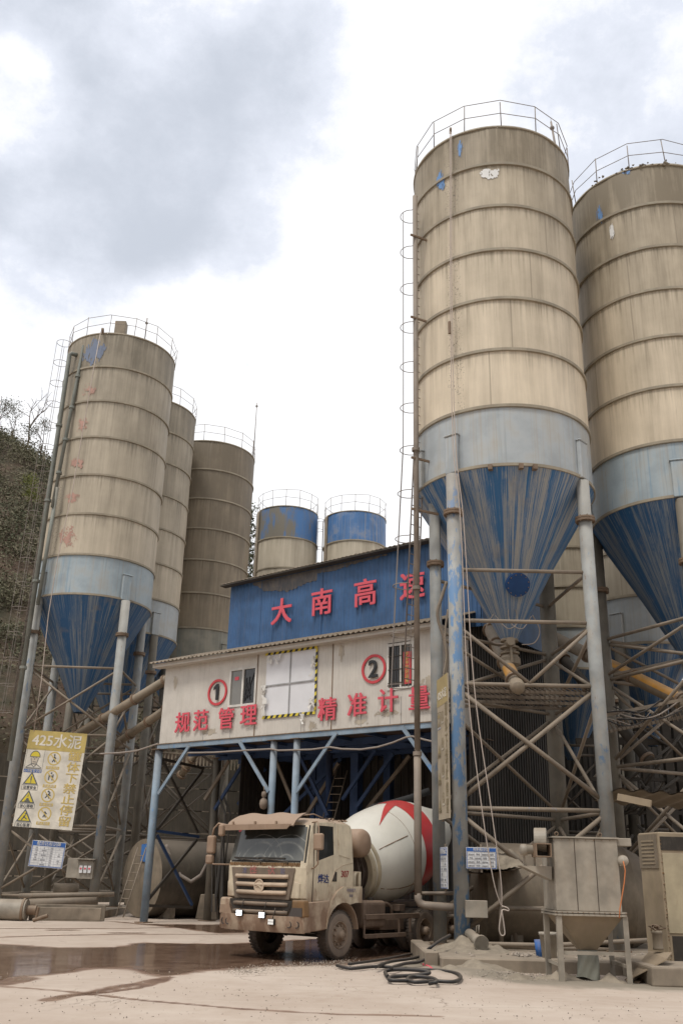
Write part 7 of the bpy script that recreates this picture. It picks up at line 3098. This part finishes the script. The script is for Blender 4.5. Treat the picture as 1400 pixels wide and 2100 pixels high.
mb.cyl(p - Vector((0, 0, .2)), p + Vector((0, 0, .2)), .045, 10)
mb.build('rope_weight', M['rusty'], rp_)
mb = MB()
p = P(923, 268, 24.2)
mb.cyl(p - Vector((.03, 0, 0)), p + Vector((.03, 0, 0)), .10, 16)
mb.build('pulley', M['rusty'], rp_)
rp2 = thing('hoist_rope', 'thin hoist rope hanging down the foremost left silo', 'rope', P(205, 676, 40.4))
mb = MB()
mb.tube([P(x, y, 40.35) for x, y in ((207, 680), (190, 770), (150, 1000), (118, 1150), (100, 1260), (85, 1400), (70, 1500))], .02, 5)
mb.build('rope_line', M['rope'], rp2)
mb = MB()
p = P(211, 678, 40.4)
mb.cyl(p - Vector((.04, 0, 0)), p + Vector((.04, 0, 0)), .14, 12)
mb.build('pulley', M['rusty'], rp2)
# hoses coiled on the yard
hz_ = thing('rubber_hose', 'thick black rubber hoses coiled on the yard beside the plinth', 'hose', G(860, 2005))


def hose(pix, r_, smooth=9):
    ps = []
    pp = [(*G(x, y, z)[:2], z) if Y is None else tuple(P(x, y, Y)) for x, y, z, Y in pix]
    pp = [Vector(p) for p in pp]
    n_ = len(pp)
    for i in range(n_ - 1):
        p0, p1, p2, p3 = pp[max(0, i - 1)], pp[i], pp[i + 1], pp[min(n_ - 1, i + 2)]
        for k in range(smooth):
            t = k / smooth
            ps.append(0.5 * ((2 * p1) + (p2 - p0) * t + (2 * p0 - 5 * p1 + 4 * p2 - p3) * t * t + (3 * p1 - p0 - 3 * p2 + p3) * t ** 3))
    ps.append(pp[-1])
    mb = MB()
    mb.tube(ps, r_, 8)
    mb.build('hose_run', M['hose'], hz_)


z_ = .05
hose([(691, 1980, z_, None), (720, 1986, z_, None), (770, 1982, z_, None), (820, 1985, z_, None), (860, 1988, z_, None), (900, 1990, z_, None), (935, 1996, z_, None), (944, 2005, z_, None), (930, 2013, z_, None), (890, 2012, z_, None), (850, 2014, z_, None), (835, 2008, z_, None), (848, 2002, z_, None), (885, 2006, z_, None), (895, 2013, .09, None), (880, 2017, z_, None)], .034)
hose([(770, 1983, .10, None), (800, 1972, .10, None), (840, 1966, .12, None), (862, 1960, .15, None), (880, 1945, 0, 22.6), (900, 1930, 0, 22.9), (922, 1918, 0, 23.4)], .034)
hose([(800, 1985, .12, None), (830, 1976, .14, None), (860, 1972, .14, None), (885, 1958, 0, 22.2), (893, 1950, 0, 22.2)], .034)
hose([(795, 2003, z_, None), (790, 1992, z_, None), (815, 1988, .1, None), (860, 1990, .12, None), (880, 1995, .1, None), (850, 2000, .06, None), (805, 2003, z_, None), (800, 2010, z_, None), (840, 2011, z_, None)], .036)
hose([(715, 1977, z_, None), (780, 1968, z_, None), (850, 1955, z_, None), (868, 1953, .1, None)], .03)
mb = MB()
p = G(868, 1978, .06)
mb.tube([p, G(880, 1983, .06), G(888, 1990, .04)], .03, 6)
mb.build('red_nozzle', M['red'], hz_)
# crust of oddments on the plinth
deb = MB()
for k in range(70):
    x, y = random.uniform(2.6, 8), random.uniform(21.9, 24)
    stone(deb, (x, y, .27), random.uniform(.02, .07))
for k in range(40):
    p = P(random.uniform(1045, 1085), 1968, 22.6)
    stone(deb, (p.x, p.y + random.uniform(-.4, .4), .28), random.uniform(.03, .07))
tag(deb.build('rubble', M['stone']), 'loose rubble strewn over the concrete plinth', None, None, 'stuff')
